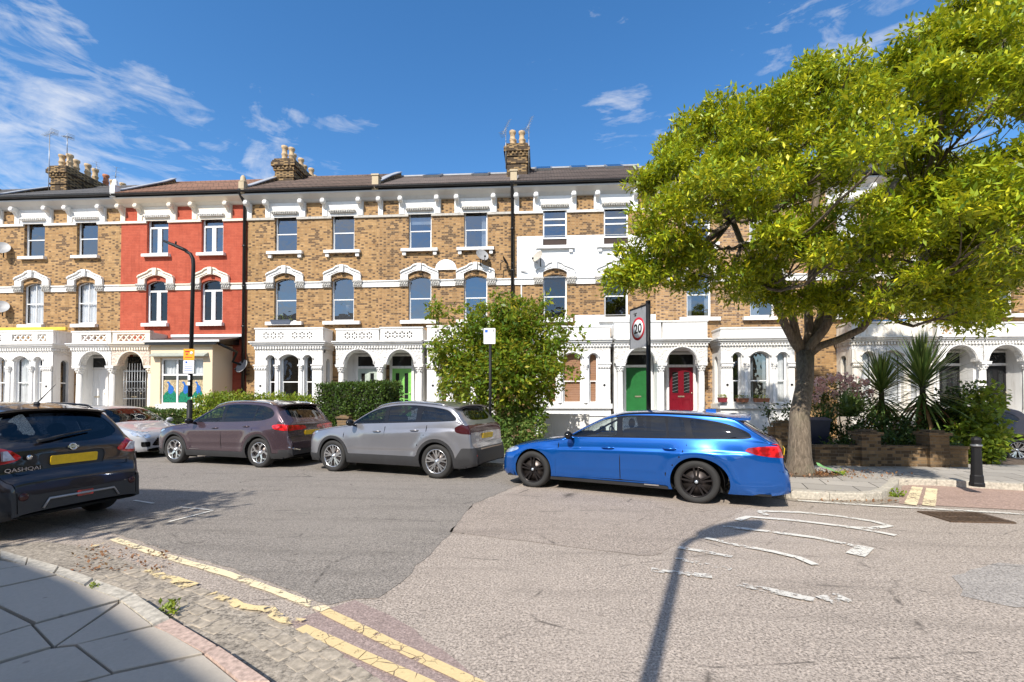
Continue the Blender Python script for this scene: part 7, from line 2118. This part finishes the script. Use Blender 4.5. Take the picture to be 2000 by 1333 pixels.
# ================================================================ street furniture
def lamp(base, h, arm, head_dir, label, name='street_lamp', r=.06, hw=1.0):
    o = thing(name, tuple(base), label, 'street lamp', head_dir)
    b = MB(); b.tube([(0, 0, 0), (0, 0, 1.45)], [r+.014, r+.014], 12); b.lathe([(r+.014, 1.45), (r, 1.52)], n=12, caps=False); b.tube([(0, 0, 1.6), (0, 0, h-.45), (.02, 0, h-.25), (.10, 0, h-.10), (.24, 0, h-.02)], [r, r*.85, r*.85, r*.8, r*.75], 12)
    b.build('pole', BLACKM, o)
    b = MB(); secs = []
    for t, w_, th in ((0, .05, .05), (.08, .09*hw, .07), (.30, .13*hw, .075), (.55, .13*hw, .06), (.72, .08*hw, .045), (.80, .03*hw, .03)):
        x = .20+t*arm; z = h-.03+t*arm*.42
        secs.append([(x, -w_, z), (x, -w_*.6, z+th), (x, w_*.6, z+th), (x, w_, z), (x, w_*.7, z-th*.5), (x, -w_*.7, z-th*.5)])
    for A, B_ in zip(secs, secs[1:]): b.prism(A, B_, True, False)
    b.poly(secs[0][::-1]); b.poly(secs[-1]); hd_ = b.build('lamp_head', BLACKM, o)
    b = MB(); x = .20+.38*arm; z = h-.03+.38*arm*.42; b.lathe([(.02, 0), (.025, .05), (.02, .08), (0, .09)], (x, 0, z+.07), n=8); b.build('sensor', BLACKM, hd_)
    return o
SIGNW = m_flat('white_sign_face', (.80, .80, .80), .4, var=.03); ORANGE = m_flat('orange_sign_face', (.85, .35, .02), .4); SBLUE = m_flat('blue_sign_ink', (.02, .12, .50), .4); INK = m_flat('black_sign_ink', (.02, .02, .02), .4); GREYINK = m_flat('grey_sign_ink', (.35, .36, .40), .5); SRED = m_flat('red_sign_ink', (.50, .015, .03), .4)
def small_sign(o, z, w_, h_, m, y=-.09, name='sign_plate'):
    b = MB(); b.bbox(-w_/2, w_/2, y-.006, y, z-h_/2, z+h_/2, .012); return b.build(name, m, o)
# lamp on the far pavement
Lb = atD(369.5, 785, 13.6); Lb.z = .12
lm = lamp(Lb, 6.0, .92, R(180+3), 'tall black street lamp on the far pavement in front of the red house, leaf-shaped head')
lm.rotation_euler = (R(0.0), R(.8), R(180+3))
lm.rotation_euler[1] = R(-.8)
sg_o = lm
sr = thing('sign_holder', (Lb.x, Lb.y, 0), None, None) if False else None
FR = Matrix.Rotation(R(-183), 4, 'Z')
def on_pole(o, mb_build_fn): pass
b = MB(); b.bbox(-.17, .17, -.086, -.08, 2.70, 3.03, .012); s1 = b.build('sign_plate', ORANGE, lm, FR)
b = MB(); b.bbox(-.17, .17, -.086, -.08, 2.30, 2.69, .012); s2 = b.build('sign_plate', SIGNW, lm, FR)
b = MB()
for k in range(4): b.box(-.13, .13-.03*(k % 2), -.0885, -.0865, 2.38+k*.055, 2.395+k*.055)
b.box(-.10, -.04, -.0885, -.0865, 2.60, 2.66); b.build('sign_lettering', SBLUE, s2, FR)
b = MB(); b.box(-.12, .02, -.0885, -.0865, 2.93, 2.97); b.box(-.10, -.03, -.0885, -.0865, 2.85, 2.89); b.box(-.12, .10, -.0885, -.0865, 2.77, 2.79); b.build('sign_lettering', SRED, s1, FR)
b = MB(); b.lathe([(0, -.0885), (.045, -.0885), (.045, -.087)], (.08, 0, 2.91), axis='y', n=16); b.build('sign_disc', SIGNW, s1, FR)
b = MB(); b.box(-.035, .035, -.066, -.060, 1.95, 2.05); b.box(-.035, .035, -.066, -.060, 2.10, 2.25); b.build('sticker', SIGNW, lm, FR)
# parking sign on its own post
pb_ = atD(957.5, 785, 11.6); pb_.z = .12
ps = thing('parking_sign', tuple(pb_), 'small white parking sign on a thin dark post in front of the bushy tree', 'sign')
b = MB(); b.tube([(0, 0, 0), (0, 0, 3.25)], .038, 10); b.build('post', BLACKM, ps)
b = MB(); b.bbox(-.165, .135, -.052, -.044, 2.93, 3.33, .015); pl2 = b.build('sign_plate', SIGNW, ps)
b = MB()
for k in range(4): b.box(-.12, .09-.03*(k % 2), -.0545, -.0525, 3.0+k*.045, 3.012+k*.045)
b.build('sign_lettering', GREYINK, pl2)
b = MB(); b.box(-.13, -.06, -.0545, -.0525, 3.22, 3.29); b.build('parking_symbol', SBLUE, pl2)
b = MB(); b.box(.07, .09, -.0545, -.0525, 3.24, 3.30); b.build('arrow', INK, pl2)
# 20 zone sign
pA = atD(1267, 785, 10.9); pA.z = .12; pB = atD(1236, 785, 11.55)
an = math.atan2(pA.y-pB.y, pA.x-pB.x)
z20 = thing('speed_sign', tuple(pA), 'grey 20 speed limit sign turned edge-on, on a black post behind the blue car', 'sign', an)
b = MB(); b.tube([(0, 0, 0), (0, 0, 3.86)], .055, 12); b.lathe([(.057, 0), (.05, .03), (0, .04)], (0, 0, 3.86), n=12); b.build('post', BLACKM, z20)
wS = .70; x1 = -.06; x0_ = x1-wS
b = MB(); b.box(x0_, x1, -.015, .015, 2.80, 3.78); pn = b.build('sign_plate', m_flat('grey_sign_back', (.30, .30, .31), .5), z20)
b = MB(); b.box(x0_-.02, x1, -.022, .022, 3.78, 3.82); b.box(x0_-.02, x0_, -.022, .022, 2.80, 3.78); b.build('sign_frame', BLACKM, pn)
cx = (x0_+x1)/2; cz = 3.27
for rr_, mm, dd, nm in ((.285, SRED, .018, 'red_ring'), (.225, SIGNW, .021, 'white_disc')):
    b = MB(); b.lathe([(0, -dd), (rr_, -dd), (rr_, -dd+.002)], (cx, 0, cz), axis='y', n=32); b.build(nm, mm, pn)
FRONT = Matrix.Rotation(R(90), 4, 'X')
tx = text_obj('20', .33, INK, 'sign_numerals', pn, Matrix.Translation((cx, -.023, cz-.005)) @ FRONT, bold=.008, xs=1.05)
b = MB(); b.box(x0_+.16, x0_+.30, -.018, -.0155, 3.66, 3.68); b.box(x0_+.20, x0_+.27, -.018, -.0155, 3.60, 3.65); b.build('bracket_mark', INK, pn)
# bollard
bb_ = G(1908, 950, .12)
bo = thing('bollard', tuple(bb_), 'black ribbed cast-iron bollard on the pavement at the right', 'bollard')
b = MB(); b.lathe([(.105, 0), (.105, .05), (.095, .07), (.088, .18), (.08, .20), (.066, .66), (.076, .69), (.076, .72), (.060, .74), (.066, .77), (.072, .80), (.055, .84), (0, .86)], n=12, smooth=False); b.build('post', BLACKM, bo)
b = MB(); b.lathe([(.077, .69), (.079, .695), (.079, .715), (.077, .72)], n=16, caps=False); b.build('ring', GREYM, bo)
# satellite dishes
def dish(p, label, face, r=.30, m=DISHM):
    o = thing('satellite_dish', tuple(p), label, 'satellite dish', face)
    b = MB(); prof = [(0, 0), (r*.5, .015), (r*.8, .04), (r, .065)]
    b.lathe(prof, (0, 0, 0), axis='y', n=20, caps=False); b.lathe([(x, y+.008) for x, y in prof], (0, 0, 0), axis='y', n=20, caps=False)
    M_ = Matrix.Rotation(R(180), 4, 'Z') @ Matrix.Rotation(R(28), 4, 'X') @ Matrix.Diagonal((1, 1, 1.1, 1))
    b.build('reflector', m, o, M_)
    b = MB(); b.tube([(0, -.02, -r*.95), (0, -.30, -.24), (0, -.34, -.16)], .012, 6); b.ball((0, -.35, -.12), .045, 8, 6); b.build('feed_arm', BLACKM, o)
    b = MB(); b.tube([(0, .03, 0), (0, .16, -.05), (0, .16, -.35), (0, .22, -.35)], .022, 6); b.build('wall_bracket', BLACKM, o)
    return o
def dpt(px, py, off=.24): return atY(px, py, FY-off)
dish(dpt(474, 717), 'grey satellite dish by the downpipe, right of the cream extension', R(-18), .30)
dish(dpt(4, 486), 'upper satellite dish at the left edge of the photo', R(35), .30)
dish(dpt(2, 601), 'lower satellite dish at the left edge of the photo', R(35), .30)
dish(dpt(941, 500, .3), 'dark satellite dish under a top window, left of the tall black downpipe', R(30), .28)
dish(dpt(1051, 503, .3), 'weathered satellite dish on the white rendered wall', R(-40), .26, m_flat('weathered_dish', (.42, .38, .32), .6))
dish(dpt(985, 511, .3), 'small dark satellite dish seen nearly edge-on beside the tall downpipe', R(75), .20, BLACKM)
# aerials
def aerial(p, h, yag, label, tilt=0.0, n=9, L=1.1, reflect=True):
    o = thing('tv_aerial', tuple(p), label, 'aerial')
    b = MB(); b.tube([(0, 0, 0), (0, 0, h)], .018, 6); b.build('mast', GREYM, o)
    b = MB(); d = Vector((math.cos(yag)*math.cos(tilt), math.sin(yag)*math.cos(tilt), math.sin(tilt))); s_ = Vector((-math.sin(yag), math.cos(yag), 0)); u_ = d.cross(s_)
    c0 = Vector((0, 0, h)); b.tube([c0-d*L*.45, c0+d*L*.55], .012, 5)
    for k in range(n):
        q = c0-d*L*.35+d*L*.88*k/(n-1); l_ = .17-.006*k; b.tube([q-s_*l_, q+s_*l_], .006, 4)
    if reflect:
        for k in range(5):
            q = c0-d*L*.45+u_*(-.12+.06*k); b.tube([q-s_*.16, q+s_*.16], .008, 4)
    b.build('antenna', GREYM, o); return o
def rp(px, py, y): return atY(px, py, FY+y)
p = rp(95, 372, 1.3); q = rp(91, 262, 1.3); aerial(p, q.z-p.z, R(155), 'tallest roof aerial on the left chimney, pointing left', R(8), 8, 1.3)
p = rp(131, 300, 2.4); q = rp(130, 268, 2.4); aerial(p, q.z-p.z, R(150), 'short roof aerial above the left chimney pots', R(18), 8, 1.3)
p = rp(188, 350, 4.6); q = rp(186, 325, 4.6); aerial(p, q.z-p.z, R(140), 'thin aerial among the left chimney pots', R(45), 4, 1.0, False)
p = rp(226, 348, 4.9); q = rp(222, 338, 4.9); aerial(p, q.z-p.z, R(130), 'slanting aerial at the right end of the left chimney', R(55), 3, 1.0, False)
p = rp(988, 330, 1.2); q = rp(985, 250, 1.2); aerial(p, q.z-p.z, R(60), 'left one of two upright aerials on the middle chimney', R(60), 8, 1.1)
p = rp(1033, 340, 1.2); q = rp(1036, 243, 1.2); aerial(p, q.z-p.z, R(60), 'right one of two upright aerials on the middle chimney', R(60), 8, 1.1)
# porch camera/lantern
for px, py, yo, lb in ((1664, 664, 1.05, 'dark lantern on the corner of the worn bay'), (634, 690, 1.0, 'small dark camera on the corner of the white bay')):
    p = atY(px, py, FY-yo); o = thing('wall_lantern', tuple(p), lb, 'lantern')
    b = MB(); s_ = .10 if px > 1000 else .045
    b.lathe([(0, 0), (s_*.5, .01), (s_, .08), (s_*.9, .26*s_/.1), (s_*.3, .34*s_/.1), (0, .36*s_/.1)], n=8); b.build('lantern_body', BLACKM, o)
    b = MB(); b.tube([(0, 0, .1), (0, .12, .14)], .012, 5); b.build('bracket', BLACKM, o)
# flower pots and planters
def planter(p, w_, h_, m, label, leafm=LEAF_BUSH, n=120, lh=.14, name='flower_box', sz=.05, long=False):
    o = thing(name, tuple(p), label, 'planter'); b = MB()
    b.prism([(-w_/2*.9, -.09, 0), (w_/2*.9, -.09, 0), (w_/2*.9, .09, 0), (-w_/2*.9, .09, 0)], [(-w_/2, -.11, h_), (w_/2, -.11, h_), (w_/2, .11, h_), (-w_/2, .11, h_)])
    b.box(-w_/2-.01, w_/2+.01, -.12, .12, h_, h_+.025); b.build('box', m, o)
    if leafm is not None:
        q = np.stack([RNG.uniform(-w_/2, w_/2, n), RNG.uniform(-.08, .08, n), h_+RNG.uniform(0, lh, n)], 1)
        leaf_mesh('plants', q, sz, leafm, o, up=.2, aspect=2, droop=-.4, out_from=np.array([0, 0, 0]))
    return o
sy = FY-1.05
planter(atY(1450, 786, sy+.02), .42, .13, POT2, 'small terracotta pot under the left light of the bay with the red-pot sill', LEAF_BUSH, name='flower_pot')
planter(atY(1487, 786, sy), .55, .13, POT2, 'wide terracotta trough under the middle window of the bay by the big tree', LEAF_BUSH, name='flower_pot')
planter(atY(1411, 786, sy), .30, .15, m_flat('maroon_pot', (.22, .03, .04), .5), 'maroon flower pot at the left end of the bay sill by the big tree', LEAF_BUSH, name='flower_pot')
planter(atY(550, 634, FY-.10), .92, .16, m_flat('slate_grey_box', (.09, .11, .15), .5), 'dark grey window box on the first-floor sill above the rosette bay', LEAF_LIME, 60, .25)
yb = thing('yellow_board', tuple(atY(60, 646, FY-.70)), 'yellow strip of board lying along the top of the leftmost bay parapet', 'board')
b = MB(); b.box(-1.6, 1.7, -.05, .05, .0, .14); b.build('board', m_flat('yellow_board_paint', (.72, .48, .05), .6), yb)
# plants in the windows
def indoor(px, py, label, s_=.35):
    p = atY(px, py, FY+.35); o = thing('house_plant', tuple(p), label, 'plant')
    b = MB(); b.lathe([(.07, -.25), (.10, -.05), (.10, 0)], n=10); b.build('pot', POT, o)
    b = MB()
    for k in range(26):
        az = RNG.uniform(0, 6.28); el = math.radians(RNG.uniform(20, 85)); dr = Vector((math.cos(az)*math.cos(el), math.sin(az)*math.cos(el), math.sin(el))); sd_ = dr.cross(Vector((0, 0, 1))).normalized()*.015
        pts = [dr*s_*t+Vector((0, 0, -.5*s_*t*t*math.cos(el))) for t in (0, .5, 1)]; i0 = len(b.v)
        for q, ww in zip(pts, (.6, 1, .1)): b.v += [tuple(q-sd_*ww), tuple(q+sd_*ww)]
        for q in range(2): a_ = i0+2*q; b.face((a_, a_+1, a_+3, a_+2))
    b.build('leaves', LEAF_LIME, o)
indoor(680, 597, 'spiky house plant behind the first-floor window right of the window box', .5)
# wheelie bin
wb_ = Vector((gx(1583, 11.9), 11.9, .1)); wo_ = thing('wheelie_bin', tuple(wb_), 'dark blue-black wheelie bin behind the wall, right of the big trunk', 'bin')
BINM = m_flat('navy_bin_plastic', (.012, .018, .04), .5)
b = MB(); b.prism([(-.22, -.25, .05), (.22, -.25, .05), (.22, .25, .05), (-.22, .25, .05)], [(-.28, -.33, 1.0), (.28, -.33, 1.0), (.28, .33, 1.0), (-.28, .33, 1.0)]); b.build('body', BINM, wo_)
b = MB(); b.prism_x([(-.36, 1.0), (-.36, 1.04), (-.1, 1.10), (.33, 1.06), (.36, 1.0)][::-1], -.30, .30); b.build('lid', BINM, wo_)
for s_ in (-1, 1):
    b = MB(); b.lathe([(.10, -.02), (.10, .02)], (s_*.24, .24, .10), axis='x', n=14); b.build('wheel', TYRE, wo_)
# green plastic sheet at the foot of the tree
gp_ = G(1600, 925, .13); go = MB()
i0 = 0; nx = 8
for k in range(nx+1):
    t = k/nx; go.v += [(-.1+t*.42, -.12-t*.10+.02*math.sin(k*2.1), .16*(1-t)+.015), (-.02+t*.42, .06-t*.10, .20*(1-t)+.012+.015*math.sin(k*1.7))]
for k in range(nx): a_ = 2*k; go.face((a_, a_+2, a_+3, a_+1), True)
o = go.build('plastic_bag', m_flat('pale_green_plastic', (.22, .48, .18), .4), None); o.location = gp_
tag(o, 'crumpled pale green plastic bag at the foot of the big tree', 'bag')
# white garden wall and boards by the blue car
ww = brick_wall((gx(1062, 15.3), 15.3), (gx(1150, 15.0), 15.0), 1.12, 'low grey-white rendered garden wall behind the bonnet of the blue car', (), m=WHITE, name='rendered_wall')

# ---- behind the camera: the lamp whose shadow crosses the road, and the buildings on this side of the street
lb2 = Vector((-.74, -.90, 0))
l2 = lamp(lb2, 6.30, 1.25, R(22), 'street lamp behind the camera whose shadow lies across the road', r=.056, hw=1.7)
b = MB(); b.box(.0, .35, -.02, .02, 2.15, 2.25); b.build('bracket', BLACKM, l2)
nb = thing('corner_building', (-9, -9, 0), 'brick corner building behind the camera that shades the near pavement', 'building')
def shade(px, py): g = G(px, py, .1); return Vector((g.x, g.y))
Hb = 8.0; off = Vector((math.sin(SUN_AZ), math.cos(SUN_AZ)))*(Hb-.1)/math.tan(SUN_EL)
e0_, e1_ = shade(420, 1333)-off, shade(150, 1140)-off
t_ = (e0_-e1_).normalized(); ea = e0_+t_*4.0; eb = e1_-t_*.0; nn_ = Vector((t_.y, -t_.x))
if nn_.y > 0: nn_ = -nn_
ec = shade(-40, 1062)-off; ed = ec+Vector((-8, 2.5))
q = [ea, eb, ec, ed, ed+nn_*9, ea+nn_*9]
q2 = [(p.x+9, p.y+9) for p in q]
b = MB(); b.prism_z(q2, 0, Hb); b.build('wall', BR_A, nb)
b = MB(); 
for k in range(5):
    c_ = ea.lerp(eb, (k+.5)/5)-nn_*.03; 
    for z_ in (1.0, 4.6):
        p1, p2 = c_-t_*.5, c_+t_*.5; b.prism([(p1.x+9, p1.y+9, z_), (p2.x+9, p2.y+9, z_), (p2.x+9, p2.y+9, z_+1.8), (p1.x+9, p1.y+9, z_+1.8)], [(p1.x+9+nn_.x*.02, p1.y+9+nn_.y*.02, z_), (p2.x+9+nn_.x*.02, p2.y+9+nn_.y*.02, z_), (p2.x+9+nn_.x*.02, p2.y+9+nn_.y*.02, z_+1.8), (p1.x+9+nn_.x*.02, p1.y+9+nn_.y*.02, z_+1.8)])
b.build('window', FRAME, nb)
# opposite terrace, seen only as reflections in windows and paintwork
for k, (x_, hh) in enumerate(((4, 10), (12, 10.6), (20, 9.8), (-24, 10.5), (-32, 10))):
    o = thing('opposite_house', (x_, -14, 0), ['brick house across the road behind the camera, %s' % s_ for s_ in ('nearest the lamp', 'second from the lamp', 'third from the lamp', 'beyond the corner building', 'farthest to the left')][k], 'house', group='houses behind the camera')
    b = MB(); b.box(-4, 3.98, -8, 0, 0, hh); b.build('wall', BR_A, o)
    b = MB(); b.prism_x([(.3, hh), (-4, hh+3), (-8.3, hh)], -4, 3.98); b.build('roof', SLATE, o)
    for xx in (-2.3, .0, 2.2):
        for z_ in (1.0, 4.6):
            b = MB(); b.box(xx-.5, xx+.5, .0, .04, z_, z_+1.8); b.build('window', FRAME, o)
